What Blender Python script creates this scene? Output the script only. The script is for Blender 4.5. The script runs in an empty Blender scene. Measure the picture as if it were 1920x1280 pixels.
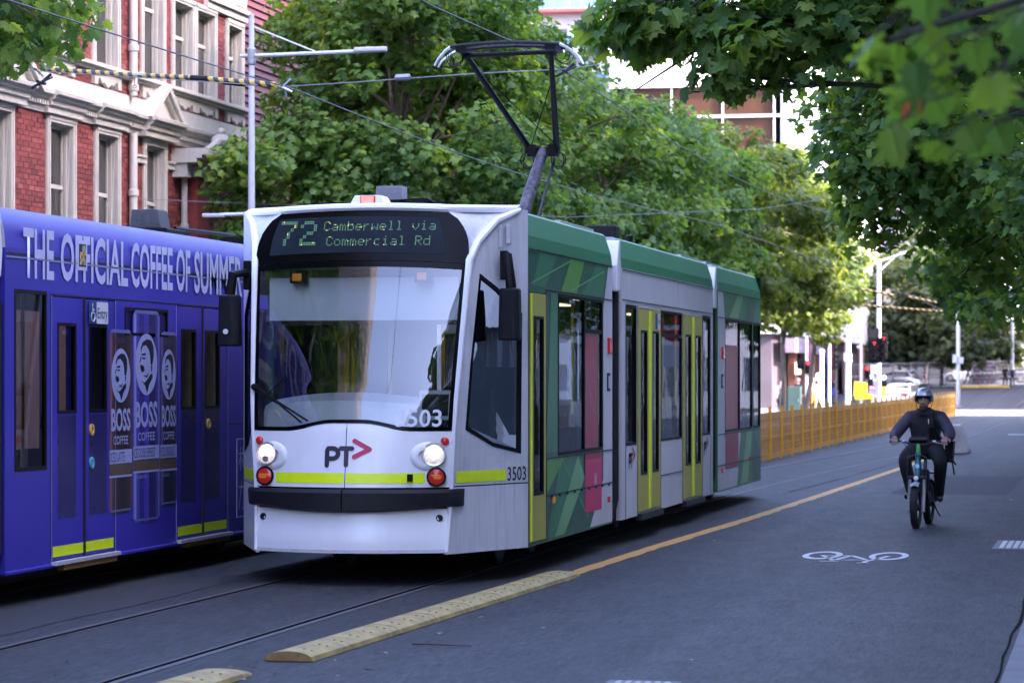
import bpy, bmesh, math, random
import numpy as np
from mathutils import Vector, Matrix
from mathutils.geometry import tessellate_polygon

SC = bpy.context.scene
COL = SC.collection
R = math.radians
rnd = random.Random(7)

# ------------------------------------------------------------------ camera
# street axis = +Y, right = +X, camera stands on the kerb extension at the origin
cam_d = bpy.data.cameras.new('street_camera')
cam = bpy.data.objects.new('street_camera', cam_d)
COL.objects.link(cam)
cam.location = (0, 0, 1.8)
cam.rotation_euler = (R(90), 0, R(12.1))
cam_d.sensor_width = 36
cam_d.lens = 98.8
cam_d.shift_y = 0.0354
cam_d.clip_start = 0.2
cam_d.clip_end = 3000
cam_d.dof.use_dof = True
cam_d.dof.focus_distance = 25.5
cam_d.dof.aperture_fstop = 4.0
SC.camera = cam

# ------------------------------------------------------------------ sky, sun, exposure
SUN_EL, SUN_AZ = 31, 104
W = bpy.data.worlds.new('World')
SC.world = W
W.use_nodes = True
wn = W.node_tree.nodes
sky = wn.new('ShaderNodeTexSky')
sky.sky_type = 'NISHITA'
sky.sun_disc = False
sky.sun_elevation = R(SUN_EL)
sky.sun_rotation = R(SUN_AZ)
sky.dust_density = 4.0
sky.ozone_density = 3.0
wn['Background'].inputs['Strength'].default_value = 0.15
W.node_tree.links.new(sky.outputs[0], wn['Background'].inputs['Color'])

sun_d = bpy.data.lights.new('sun', 'SUN')
sun_d.energy = 2.1
sun_d.angle = R(0.53)
sun_d.color = (1.0, 0.93, 0.82)
sun = bpy.data.objects.new('sun', sun_d)
COL.objects.link(sun)
tosun = Vector((math.sin(R(SUN_AZ)) * math.cos(R(SUN_EL)), math.cos(R(SUN_AZ)) * math.cos(R(SUN_EL)), math.sin(R(SUN_EL))))
sun.rotation_euler = tosun.to_track_quat('Z', 'Y').to_euler()
sun.location = tosun * 200

vs = SC.view_settings
vs.view_transform = 'Standard'
vs.look = 'None'
vs.gamma = 1
vs.use_curve_mapping = False
vs.exposure = 3.6
vs.use_white_balance = True          # the camera's own cool, slightly magenta balance
vs.white_balance_temperature = 6300
vs.white_balance_tint = 30
SC.cycles.use_denoising = True
SC.cycles.max_bounces = 9
SC.cycles.transparent_max_bounces = 12
SC.cycles.diffuse_bounces = 5
SC.cycles.glossy_bounces = 4
SC.cycles.sample_clamp_indirect = 6
SC.cycles.caustics_reflective = False
SC.cycles.caustics_refractive = False

# ------------------------------------------------------------------ helpers
class MB:
    """collects faces and links them as one mesh object"""
    def __init__(s):
        s.v, s.f, s.m = [], [], []
    def add(s, vs_, fs, m=0):
        b = len(s.v)
        s.v += [tuple(p) for p in vs_]
        s.f += [[i + b for i in f] for f in fs]
        s.m += [m] * len(fs)
        return s
    def poly(s, pts, m=0):
        return s.add(pts, [list(range(len(pts)))], m)
    def box(s, x0, x1, y0, y1, z0, z1, m=0):
        v = [(x, y, z) for x in (x0, x1) for y in (y0, y1) for z in (z0, z1)]
        return s.add(v, [(0, 1, 3, 2), (4, 6, 7, 5), (0, 4, 5, 1), (2, 3, 7, 6), (0, 2, 6, 4), (1, 5, 7, 3)], m)
    def obox(s, c, ux, uy, uz, m=0):
        """oriented box: centre and three half-axis vectors"""
        c, ux, uy, uz = map(Vector, (c, ux, uy, uz))
        v = [c + a * ux + b * uy + d * uz for a in (-1, 1) for b in (-1, 1) for d in (-1, 1)]
        return s.add(v, [(0, 1, 3, 2), (4, 6, 7, 5), (0, 4, 5, 1), (2, 3, 7, 6), (0, 2, 6, 4), (1, 5, 7, 3)], m)
    def prism(s, pts, ax, a, b, m=0):
        """2D outline extruded along axis ax from a to b (outline uses the other two axes in order)"""
        def P(p, t):
            return (t, p[0], p[1]) if ax == 'x' else (p[0], t, p[1]) if ax == 'y' else (p[0], p[1], t)
        n = len(pts)
        v = [P(p, a) for p in pts] + [P(p, b) for p in pts]
        f = [list(range(n))[::-1], list(range(n, 2 * n))] + [[i, (i + 1) % n, n + (i + 1) % n, n + i] for i in range(n)]
        return s.add(v, f, m)
    def tube(s, pts, r, n=6, m=0, cap=True, closed=False):
        pts = [Vector(p) for p in pts]
        k = len(pts)
        rs = [r] * k if not hasattr(r, '__len__') else r
        base = len(s.v)
        up = None
        for i, p in enumerate(pts):
            if closed:
                d = pts[(i + 1) % k] - pts[i - 1]
            else:
                d = pts[min(i + 1, k - 1)] - pts[max(i - 1, 0)]
            d.normalize()
            if up is None:
                up = Vector((0, 0, 1)) if abs(d.z) < .9 else Vector((1, 0, 0))
            a = d.cross(up)
            if a.length < 1e-5:
                a = d.cross(Vector((0, 1, .3)))
            a.normalize()
            b = a.cross(d).normalized()
            up = b
            for j in range(n):
                t = 2 * math.pi * j / n
                s.v.append(tuple(p + (a * math.cos(t) + b * math.sin(t)) * rs[i]))
        rng = range(k if closed else k - 1)
        for i in rng:
            for j in range(n):
                q = ((i + 1) % k)
                s.f.append([base + i * n + j, base + i * n + (j + 1) % n, base + q * n + (j + 1) % n, base + q * n + j])
                s.m.append(m)
        if cap and not closed:
            s.f.append([base + j for j in range(n)][::-1]); s.m.append(m)
            s.f.append([base + (k - 1) * n + j for j in range(n)]); s.m.append(m)
        return s
    def lathe(s, prof, c=(0, 0, 0), axis=(0, 0, 1), n=16, m=0):
        """prof: list of (radius, distance along axis)"""
        axis = Vector(axis).normalized()
        u = axis.orthogonal().normalized()
        w = axis.cross(u)
        c = Vector(c)
        base = len(s.v)
        for (r, h) in prof:
            for j in range(n):
                t = 2 * math.pi * j / n
                s.v.append(tuple(c + axis * h + (u * math.cos(t) + w * math.sin(t)) * r))
        for i in range(len(prof) - 1):
            for j in range(n):
                s.f.append([base + i * n + j, base + i * n + (j + 1) % n, base + (i + 1) * n + (j + 1) % n, base + (i + 1) * n + j])
                s.m.append(m)
        if prof[0][0] > 1e-4:
            s.f.append([base + j for j in range(n)][::-1]); s.m.append(m)
        if prof[-1][0] > 1e-4:
            e = base + (len(prof) - 1) * n
            s.f.append([e + j for j in range(n)]); s.m.append(m)
        return s
    def grid(s, rows, m=0):
        """rows of equally many points -> quads"""
        base = len(s.v)
        k = len(rows[0])
        for r_ in rows:
            s.v += [tuple(p) for p in r_]
        for i in range(len(rows) - 1):
            for j in range(k - 1):
                s.f.append([base + i * k + j, base + i * k + j + 1, base + (i + 1) * k + j + 1, base + (i + 1) * k + j])
                s.m.append(m)
        return s
    def holed(s, outer, holes, fn, m=0, back=None):
        """flat outline with holes; fn maps (a, b) to 3D; back maps the inner skin, reveals join both"""
        loops = [outer] + holes
        flat = [p for l in loops for p in l]
        tris = tessellate_polygon([[Vector((p[0], p[1], 0)) for p in l] for l in loops])
        s.add([fn(*p) for p in flat], [list(t) for t in tris], m)
        if back:
            for l in loops:
                n = len(l)
                v = [fn(*p) for p in l] + [back(*p) for p in l]
                s.add(v, [[i, (i + 1) % n, n + (i + 1) % n, n + i] for i in range(n)], m)
            s.add([back(*p) for p in flat], [list(t)[::-1] for t in tris], m)
        return s
    def mesh(s, name, mats, smooth=False, recalc=True):
        me = bpy.data.meshes.new(name)
        me.from_pydata(s.v, [], s.f)
        mats = mats if isinstance(mats, (list, tuple)) else [mats]
        for q in mats:
            me.materials.append(q)
        if len(mats) > 1:
            me.polygons.foreach_set('material_index', s.m)
        if recalc:
            b = bmesh.new(); b.from_mesh(me)
            bmesh.ops.remove_doubles(b, verts=b.verts, dist=1e-5)
            bmesh.ops.recalc_face_normals(b, faces=b.faces)
            b.to_mesh(me); b.free()
        if smooth:
            me.polygons.foreach_set('use_smooth', [True] * len(me.polygons))
            if smooth != 2:
                try:
                    me.set_sharp_from_angle(angle=R(38))
                except Exception:
                    pass
        me.update()
        return me
    def build(s, name, mats, parent=None, smooth=False, bev=0, loc=None, recalc=True):
        o = bpy.data.objects.new(name, s.mesh(name, mats, smooth, recalc))
        COL.objects.link(o)
        if parent is not None:
            o.parent = parent
        if loc is not None:
            o.location = loc
        if bev:
            b = o.modifiers.new('bevel', 'BEVEL')
            b.width = bev; b.segments = 2; b.limit_method = 'ANGLE'; b.angle_limit = R(40)
        return o

def tag(o, label, cat, group=None, kind=None):
    o['label'] = label; o['category'] = cat
    if group: o['group'] = group
    if kind: o['kind'] = kind
    return o
def struct(o):
    o['kind'] = 'structure'; return o
def stuff(o):
    o['kind'] = 'stuff'; return o
def thing(name, loc, label, cat, group=None, rz=0):
    o = bpy.data.objects.new(name, None)
    COL.objects.link(o)
    o.location = loc; o.rotation_euler = (0, 0, rz)
    o.empty_display_size = .2
    return tag(o, label, cat, group)
def copy_tree(o, parent=None):
    c = o.copy(); COL.objects.link(c)
    if parent is not None: c.parent = parent
    for ch in [q for q in o.children]:
        copy_tree(ch, c)
    return c
def dup(root, loc, label, rz=None, group=None, sc=None):
    c = copy_tree(root)
    c.location = loc
    if rz is not None: c.rotation_euler = (0, 0, rz)
    if sc is not None: c.scale = (sc, sc, sc)
    c['label'] = label
    if group: c['group'] = group
    return c
def inst(me, name, parent=None, loc=(0, 0, 0), rot=(0, 0, 0), sc=(1, 1, 1)):
    o = bpy.data.objects.new(name, me)
    COL.objects.link(o)
    if parent is not None: o.parent = parent
    o.location = loc; o.rotation_euler = rot; o.scale = sc
    return o

# ------------------------------------------------------------------ materials
def srgb(r, g, b):
    def c(x):
        x /= 255.
        return x / 12.92 if x <= .04045 else ((x + .055) / 1.055) ** 2.4
    return (c(r), c(g), c(b))
_M = {}
def pm(name, col, rough=.5, metal=0., var=.12, scale=6., bump=0., bscale=60., emit=None, es=0., spec=.5, coat=0., stretch=(1, 1, 1), attr=None, objrand=None, streak=0.):
    """painted / natural material: colour broken up by noise, optional fine relief"""
    if name in _M: return _M[name]
    m = bpy.data.materials.new(name); m.use_nodes = True
    nt = m.node_tree; N = nt.nodes; L = nt.links
    b = N['Principled BSDF']
    b.inputs['Roughness'].default_value = rough
    b.inputs['Metallic'].default_value = metal
    b.inputs['Specular IOR Level'].default_value = spec
    b.inputs['Coat Weight'].default_value = coat
    b.inputs['Coat Roughness'].default_value = .08
    tc = N.new('ShaderNodeTexCoord')
    mp = N.new('ShaderNodeMapping'); mp.inputs['Scale'].default_value = stretch
    L.new(tc.outputs['Object'], mp.inputs['Vector'])
    nz = N.new('ShaderNodeTexNoise'); nz.inputs['Scale'].default_value = scale; nz.inputs['Detail'].default_value = 5
    L.new(mp.outputs[0], nz.inputs['Vector'])
    rp = N.new('ShaderNodeMapRange')
    rp.inputs['From Min'].default_value = .3; rp.inputs['From Max'].default_value = .7
    rp.inputs['To Min'].default_value = 1 - var; rp.inputs['To Max'].default_value = 1 + var
    L.new(nz.outputs['Fac'], rp.inputs['Value'])
    mul = N.new('ShaderNodeMixRGB'); mul.blend_type = 'MULTIPLY'; mul.inputs['Fac'].default_value = 1
    if attr or objrand:
        cr = N.new('ShaderNodeValToRGB')
        cols = attr or objrand
        el = cr.color_ramp.elements
        while len(el) < len(cols): el.new(.5)
        for i, c in enumerate(cols):
            el[i].position = i / (len(cols) - 1); el[i].color = (*c, 1)
        if attr:
            at = N.new('ShaderNodeAttribute'); at.attribute_name = 'tone'
            L.new(at.outputs['Fac'], cr.inputs['Fac'])
        else:
            oi = N.new('ShaderNodeObjectInfo'); L.new(oi.outputs['Random'], cr.inputs['Fac'])
        L.new(cr.outputs[0], mul.inputs['Color1'])
    else:
        mul.inputs['Color1'].default_value = (*col, 1)
    L.new(rp.outputs[0], mul.inputs['Color2'])
    out = mul.outputs[0]
    if streak:
        # grime streaks that run down the surface
        mp2 = N.new('ShaderNodeMapping'); mp2.inputs['Scale'].default_value = (7, 7, .5)
        L.new(tc.outputs['Object'], mp2.inputs['Vector'])
        n2 = N.new('ShaderNodeTexNoise'); n2.inputs['Scale'].default_value = 3; n2.inputs['Detail'].default_value = 6
        L.new(mp2.outputs[0], n2.inputs['Vector'])
        r2 = N.new('ShaderNodeMapRange'); r2.inputs['From Min'].default_value = .48; r2.inputs['From Max'].default_value = .75
        r2.inputs['To Max'].default_value = streak
        L.new(n2.outputs['Fac'], r2.inputs['Value'])
        mx = N.new('ShaderNodeMixRGB'); mx.inputs['Color2'].default_value = (.09, .085, .08, 1)
        L.new(r2.outputs[0], mx.inputs['Fac']); L.new(out, mx.inputs['Color1'])
        out = mx.outputs[0]
    L.new(out, b.inputs['Base Color'])
    r3 = N.new('ShaderNodeMapRange')
    r3.inputs['To Min'].default_value = max(0, rough - .08); r3.inputs['To Max'].default_value = min(1, rough + .08)
    L.new(nz.outputs['Fac'], r3.inputs['Value']); L.new(r3.outputs[0], b.inputs['Roughness'])
    if bump:
        nb = N.new('ShaderNodeTexNoise'); nb.inputs['Scale'].default_value = bscale; nb.inputs['Detail'].default_value = 4
        L.new(tc.outputs['Object'], nb.inputs['Vector'])
        bp = N.new('ShaderNodeBump'); bp.inputs['Strength'].default_value = bump; bp.inputs['Distance'].default_value = .02
        L.new(nb.outputs['Fac'], bp.inputs['Height']); L.new(bp.outputs[0], b.inputs['Normal'])
    if emit:
        b.inputs['Emission Color'].default_value = (*emit, 1)
        b.inputs['Emission Strength'].default_value = es
    _M[name] = m
    return m
def glass(name, tint=(.75, .8, .82), ior=1.5, rough=.0, wob=0., mirror=0., k=1.75):
    """window pane: fresnel mirror over tinted see-through"""
    if name in _M: return _M[name]
    m = bpy.data.materials.new(name); m.use_nodes = True
    nt = m.node_tree; N = nt.nodes; L = nt.links
    N.remove(N['Principled BSDF'])
    tr = N.new('ShaderNodeBsdfTransparent'); tr.inputs[0].default_value = (*tint, 1)
    gl = N.new('ShaderNodeBsdfGlossy'); gl.inputs['Roughness'].default_value = rough
    fr = N.new('ShaderNodeFresnel'); fr.inputs['IOR'].default_value = ior
    add = N.new('ShaderNodeMath'); add.operation = 'MULTIPLY_ADD'
    add.inputs[1].default_value = k; add.inputs[2].default_value = mirror; add.use_clamp = True
    L.new(fr.outputs[0], add.inputs[0])
    mx = N.new('ShaderNodeMixShader')
    L.new(add.outputs[0], mx.inputs[0]); L.new(tr.outputs[0], mx.inputs[1]); L.new(gl.outputs[0], mx.inputs[2])
    if wob:
        tc = N.new('ShaderNodeTexCoord')
        nz = N.new('ShaderNodeTexNoise'); nz.inputs['Scale'].default_value = 3.5
        L.new(tc.outputs['Object'], nz.inputs['Vector'])
        bp = N.new('ShaderNodeBump'); bp.inputs['Strength'].default_value = wob; bp.inputs['Distance'].default_value = .02
        L.new(nz.outputs['Fac'], bp.inputs['Height']); L.new(bp.outputs[0], gl.inputs['Normal']); L.new(bp.outputs[0], fr.inputs['Normal'])
    L.new(mx.outputs[0], N['Material Output'].inputs['Surface'])
    _M[name] = m
    return m
def leafmat(name, cols, objrand=False):
    if name in _M: return _M[name]
    m = bpy.data.materials.new(name); m.use_nodes = True
    nt = m.node_tree; N = nt.nodes; L = nt.links
    b = N['Principled BSDF']
    b.inputs['Roughness'].default_value = .48
    b.inputs['Specular IOR Level'].default_value = .2
    cr = N.new('ShaderNodeValToRGB')
    el = cr.color_ramp.elements
    while len(el) < len(cols): el.new(.5)
    for i, (p, c) in enumerate(cols):
        el[i].position = p; el[i].color = (*c, 1)
    if objrand:
        oi = N.new('ShaderNodeObjectInfo'); L.new(oi.outputs['Random'], cr.inputs['Fac'])
    else:
        at = N.new('ShaderNodeAttribute'); at.attribute_name = 'tone'; L.new(at.outputs['Fac'], cr.inputs['Fac'])
    tc = N.new('ShaderNodeTexCoord')
    nz = N.new('ShaderNodeTexNoise'); nz.inputs['Scale'].default_value = 14; nz.inputs['Detail'].default_value = 3
    L.new(tc.outputs['Object'], nz.inputs['Vector'])
    rp = N.new('ShaderNodeMapRange'); rp.inputs['To Min'].default_value = .78; rp.inputs['To Max'].default_value = 1.22
    L.new(nz.outputs['Fac'], rp.inputs['Value'])
    mul = N.new('ShaderNodeMixRGB'); mul.blend_type = 'MULTIPLY'; mul.inputs['Fac'].default_value = 1
    L.new(cr.outputs[0], mul.inputs['Color1']); L.new(rp.outputs[0], mul.inputs['Color2'])
    L.new(mul.outputs[0], b.inputs['Base Color'])
    tl = N.new('ShaderNodeBsdfTranslucent')
    mt = N.new('ShaderNodeMixRGB'); mt.blend_type = 'MULTIPLY'; mt.inputs['Fac'].default_value = 1
    mt.inputs['Color2'].default_value = (2.3, 2.0, .6, 1)
    L.new(mul.outputs[0], mt.inputs['Color1']); L.new(mt.outputs[0], tl.inputs['Color'])
    mx = N.new('ShaderNodeMixShader'); mx.inputs[0].default_value = .45
    L.new(b.outputs[0], mx.inputs[1]); L.new(tl.outputs[0], mx.inputs[2])
    L.new(mx.outputs[0], N['Material Output'].inputs['Surface'])
    _M[name] = m
    return m

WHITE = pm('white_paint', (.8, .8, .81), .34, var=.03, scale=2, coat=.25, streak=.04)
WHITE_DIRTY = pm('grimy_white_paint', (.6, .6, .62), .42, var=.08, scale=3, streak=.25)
BLACK = pm('black_plastic', (.0035, .0035, .004), .5, var=.2, scale=12, spec=.15)
RUBBER = pm('rubber', (.008, .008, .009), .75, var=.25, scale=18, bump=.2)
STEEL = pm('galvanised_steel', (.42, .43, .45), .42, .85, var=.18, scale=20)
ALU = pm('brushed_metal', (.62, .62, .64), .3, .9, var=.1, scale=30)
DARKMETAL = pm('dark_metal', (.012, .012, .014), .55, .2, var=.25, scale=14)
DARKGREY = pm('dark_grey_plastic', (.012, .012, .015), .55, var=.2, scale=16, bump=.15, spec=.2)
GREYWHITE = pm('pale_grey_paint', (.5, .5, .53), .4, var=.07, scale=4, streak=.12)
POLEWHITE = pm('pale_pole_paint', (.58, .6, .64), .35, .2, var=.08, scale=4, streak=.2)
LIME = pm('lime_reflective', (.74, .93, .0), .4, var=.05, scale=8)
YELLOWPAINT = pm('door_yellow', (.44, .40, .045), .4, var=.06, scale=3, streak=.15)
TAPE = LIME
GLASS_W = glass('windscreen_glass', (.82, .86, .86), 1.52, wob=.003, k=2.8)
GLASS_S = glass('side_window_glass', (.46, .49, .5), 1.42, wob=.02, k=.8)
GLASS_D = glass('dark_window_glass', (.2, .2, .24), 1.38, wob=.02, k=.7, rough=.04)
GLASS_B = glass('building_window_glass', (.3, .34, .38), 1.6, wob=.05, mirror=.06)

def text(s, w, h, o, u, v, mat, parent, name='lettering', bold=0., off=.002, align='l'):
    """flat lettering fitted into a w x h box; o = lower left corner, u/v = right and up directions"""
    c = bpy.data.curves.new('t', 'FONT'); c.body = s; c.fill_mode = 'FRONT'; c.offset = bold
    c.resolution_u = 3
    to = bpy.data.objects.new('t', c)
    COL.objects.link(to)
    dg = bpy.context.evaluated_depsgraph_get()
    me = bpy.data.meshes.new_from_object(to.evaluated_get(dg))
    bpy.data.objects.remove(to); bpy.data.curves.remove(c)
    co = np.zeros(len(me.vertices) * 3); me.vertices.foreach_get('co', co); co = co.reshape(-1, 3)
    mn, mx = co.min(0), co.max(0)
    q = (co - mn) / np.maximum(mx - mn, 1e-6)
    u, v, o = Vector(u).normalized(), Vector(v).normalized(), Vector(o)
    n = u.cross(v)
    P = np.array(o + n * off)[None] + q[:, :1] * w * np.array(u)[None] + q[:, 1:2] * h * np.array(v)[None]
    me.vertices.foreach_set('co', P.astype('f').ravel()); me.update()
    me.materials.clear(); me.materials.append(mat); me.name = name
    ob = bpy.data.objects.new(name, me); COL.objects.link(ob)
    if parent is not None: ob.parent = parent
    return ob
# ================================================================== SETTING
def sstep(a, b, t):
    t = min(1, max(0, (t - a) / (b - a))); return t * t * (3 - 2 * t)
def slew(Y):                                     # the tracks swing over towards the stop
    return 1.4 * sstep(40, 80, Y)
def ground_z(Y):                                 # the far street climbs gently
    return 0.0 if Y < 175 else (Y - 175) * .02 if Y < 265 else 1.8 + (Y - 265) * .004
TC1, TC2, HG = -6.52, -9.82, .7175

def asphalt():
    m = bpy.data.materials.new('asphalt'); m.use_nodes = True
    nt = m.node_tree; N = nt.nodes; L = nt.links
    b = N['Principled BSDF']; b.inputs['Specular IOR Level'].default_value = .22
    tc = N.new('ShaderNodeTexCoord')
    def noise(sc, det, mp=None, rough=.5):
        n = N.new('ShaderNodeTexNoise'); n.inputs['Scale'].default_value = sc; n.inputs['Detail'].default_value = det
        n.inputs['Roughness'].default_value = rough
        if mp:
            q = N.new('ShaderNodeMapping'); q.inputs['Scale'].default_value = mp
            L.new(tc.outputs['Object'], q.inputs['Vector']); L.new(q.outputs[0], n.inputs['Vector'])
        else:
            L.new(tc.outputs['Object'], n.inputs['Vector'])
        return n
    n1 = noise(.35, 5, (1.6, .35, 1)); n2 = noise(70, 3, None, .8); n3 = noise(2.2, 6, (1.5, .5, 1), .65); n4 = noise(260, 2, None, .8)
    r1 = N.new('ShaderNodeValToRGB')
    r1.color_ramp.elements[0].position = .3; r1.color_ramp.elements[0].color = (.016, .016, .0165, 1)
    r1.color_ramp.elements[1].position = .72; r1.color_ramp.elements[1].color = (.035, .0345, .035, 1)
    mixf = N.new('ShaderNodeMath'); mixf.operation = 'MULTIPLY_ADD'; mixf.inputs[1].default_value = .5
    hf = N.new('ShaderNodeMath'); hf.operation = 'MULTIPLY'; hf.inputs[1].default_value = .5
    L.new(n3.outputs['Fac'], hf.inputs[0]); L.new(n1.outputs['Fac'], mixf.inputs[0]); L.new(hf.outputs[0], mixf.inputs[2])
    L.new(mixf.outputs[0], r1.inputs['Fac'])
    sp = N.new('ShaderNodeMapRange'); sp.inputs['From Min'].default_value = .3; sp.inputs['From Max'].default_value = .75
    sp.inputs['To Min'].default_value = .4; sp.inputs['To Max'].default_value = 1.75
    L.new(n2.outputs['Fac'], sp.inputs['Value'])
    mu = N.new('ShaderNodeMixRGB'); mu.blend_type = 'MULTIPLY'; mu.inputs['Fac'].default_value = 1
    L.new(r1.outputs[0], mu.inputs['Color1']); L.new(sp.outputs[0], mu.inputs['Color2'])
    # pale stone chips
    chip = N.new('ShaderNodeMapRange'); chip.inputs['From Min'].default_value = .71; chip.inputs['From Max'].default_value = .76
    L.new(n4.outputs['Fac'], chip.inputs['Value'])
    cm = N.new('ShaderNodeMixRGB'); cm.inputs['Color2'].default_value = (.16, .16, .16, 1)
    L.new(chip.outputs[0], cm.inputs['Fac']); L.new(mu.outputs[0], cm.inputs['Color1'])
    # sealed cracks
    vo = N.new('ShaderNodeTexVoronoi'); vo.feature = 'DISTANCE_TO_EDGE'; vo.inputs['Scale'].default_value = .16
    dn = noise(1.3, 5)
    dm = N.new('ShaderNodeMixRGB'); dm.inputs['Fac'].default_value = .22
    L.new(tc.outputs['Object'], dm.inputs['Color1']); L.new(dn.outputs['Color'], dm.inputs['Color2']); L.new(dm.outputs[0], vo.inputs['Vector'])
    ck = N.new('ShaderNodeMapRange'); ck.inputs['From Min'].default_value = .0; ck.inputs['From Max'].default_value = .006
    ck.inputs['To Min'].default_value = .45; ck.inputs['To Max'].default_value = 1
    L.new(vo.outputs['Distance'], ck.inputs['Value'])
    m2 = N.new('ShaderNodeMixRGB'); m2.blend_type = 'MULTIPLY'; m2.inputs['Fac'].default_value = .55
    L.new(cm.outputs[0], m2.inputs['Color1']); L.new(ck.outputs[0], m2.inputs['Color2'])
    # wheel-polished bands along the lane and mid-sized mottling
    nb_ = noise(1.0, 4, (2.2, .03, 1)); nm_ = noise(9, 4, None, .7); ng_ = noise(1, 3, (62, 6.5, 10), .7); nh_ = noise(1, 3, (22, 2.6, 10), .6)
    rb_ = N.new('ShaderNodeMapRange'); rb_.inputs['From Min'].default_value = .3; rb_.inputs['From Max'].default_value = .7; rb_.inputs['To Min'].default_value = .82; rb_.inputs['To Max'].default_value = 1.2
    rm_ = N.new('ShaderNodeMapRange'); rm_.inputs['From Min'].default_value = .3; rm_.inputs['From Max'].default_value = .7; rm_.inputs['To Min'].default_value = .8; rm_.inputs['To Max'].default_value = 1.2
    L.new(nb_.outputs['Fac'], rb_.inputs['Value']); L.new(nm_.outputs['Fac'], rm_.inputs['Value'])
    mm0_ = N.new('ShaderNodeMath'); mm0_.operation = 'MULTIPLY'; L.new(rb_.outputs[0], mm0_.inputs[0]); L.new(rm_.outputs[0], mm0_.inputs[1])
    rg_ = N.new('ShaderNodeMapRange'); rg_.inputs['From Min'].default_value = .32; rg_.inputs['From Max'].default_value = .68; rg_.inputs['To Min'].default_value = .05; rg_.inputs['To Max'].default_value = 2.1
    gh_ = N.new('ShaderNodeMath'); gh_.operation = 'MULTIPLY_ADD'; gh_.inputs[1].default_value = .6
    gk_ = N.new('ShaderNodeMath'); gk_.operation = 'MULTIPLY'; gk_.inputs[1].default_value = .4; L.new(nh_.outputs['Fac'], gk_.inputs[0])
    L.new(ng_.outputs['Fac'], gh_.inputs[0]); L.new(gk_.outputs[0], gh_.inputs[2]); L.new(gh_.outputs[0], rg_.inputs['Value'])
    mm_ = N.new('ShaderNodeMath'); mm_.operation = 'MULTIPLY'; L.new(mm0_.outputs[0], mm_.inputs[0]); L.new(rg_.outputs[0], mm_.inputs[1])
    m3 = N.new('ShaderNodeMixRGB'); m3.blend_type = 'MULTIPLY'; m3.inputs['Fac'].default_value = 1
    L.new(m2.outputs[0], m3.inputs['Color1']); L.new(mm_.outputs[0], m3.inputs['Color2'])
    L.new(m3.outputs[0], b.inputs['Base Color'])
    rr = N.new('ShaderNodeMapRange'); rr.inputs['To Min'].default_value = .55; rr.inputs['To Max'].default_value = .85
    L.new(n3.outputs['Fac'], rr.inputs['Value']); L.new(rr.outputs[0], b.inputs['Roughness'])
    bp = N.new('ShaderNodeBump'); bp.inputs['Strength'].default_value = .45; bp.inputs['Distance'].default_value = .008
    L.new(n2.outputs['Fac'], bp.inputs['Height']); L.new(bp.outputs[0], b.inputs['Normal'])
    return m
ASPHALT = asphalt()
CONCRETE = pm('concrete', (.36, .34, .31), .8, var=.14, scale=5, bump=.25, bscale=40, streak=.12)
CONCRETE_D = pm('worn_concrete', (.12, .12, .12), .8, var=.22, scale=4, bump=.3, bscale=50)
PAVING = pm('bluestone_paving', (.13, .13, .14), .7, var=.2, scale=1.5, bump=.15)
RAILSTEEL = pm('rail_steel', (.06, .052, .05), .6, .3, var=.35, scale=9, stretch=(6, .4, 1))
GROOVE = pm('rail_groove_dirt', (.018, .016, .018), .8, var=.3, scale=10)

# road sheet with the rail grooves pressed into it
ys = [-140, -60, -10, 0, 10, 20, 30] + list(range(36, 90, 4)) + [100, 120, 140, 160, 175, 190, 210, 230, 265, 400, 900, 2400]
mb = MB()
rows = []
GW = .05
for Y in ys:
    z = ground_z(Y)
    row = [(-900, Y, z), (-40, Y, z)]
    gs = []
    for c in (TC2, TC1):
        c += slew(Y)
        gs += [(c - HG, c - HG + GW), (c + HG - GW, c + HG)]
    for a, b in gs:
        row += [(a, Y, z), (a, Y, z - .045), (b, Y, z - .045), (b, Y, z)]
    row += [(-3, Y, z), (40, Y, z), (900, Y, z)]
    rows.append(row)
mb.grid(rows)
road = struct(mb.build('road', ASPHALT))

for c, lab in ((TC2, 'far'), (TC1, 'near')):
    for s in (-1, 1):
        mb = MB()
        head, lip = [], []
        Y0 = -20
        seq = [y for y in ys if -20 <= y <= 265]
        for a, b, zt in ((0, .058, .005), (-GW - .022, -GW, .004)):
            rws = []
            for Y in seq:
                e = c + slew(Y) + s * HG
                z = ground_z(Y)
                x0, x1 = e + s * a, e + s * b
                rws.append([(x0, Y, z - .03), (x0, Y, z + zt), (x1, Y, z + zt), (x1, Y, z - .03)])
            mb.grid(rws, 0)
        rws = []
        for Y in seq:
            e = c + slew(Y) + s * HG
            rws.append([(e - s * GW, Y, ground_z(Y) - .04), (e, Y, ground_z(Y) - .04)])
        mb.grid(rws, 1)
        struct(mb.build('tram_rail', [RAILSTEEL, GROOVE]))

# footpaths and kerbs
mb = MB(); mb.box(-17.4, -11.9, -60, 126, -.1, .13); struct(mb.build('left_footpath', PAVING))
mb = MB(); mb.box(-11.9, -11.6, -60, 126, -.1, .125); struct(mb.build('left_kerb', CONCRETE))
mb = MB(); mb.box(-60, -13.2, 128, 174, -.1, .012); struct(mb.build('corner_pavement', CONCRETE_D))
mb = MB(); mb.box(-.66, -.22, -40, 128, -.1, .006); struct(mb.build('gutter', CONCRETE_D, bev=.004))
mb = MB(); mb.box(-.22, .05, -40, 128, -.1, .13); struct(mb.build('right_kerb', CONCRETE, bev=.02))
mb = MB(); mb.box(.05, 7.6, -40, 128, -.1, .128); struct(mb.build('right_footpath', PAVING))

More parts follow.
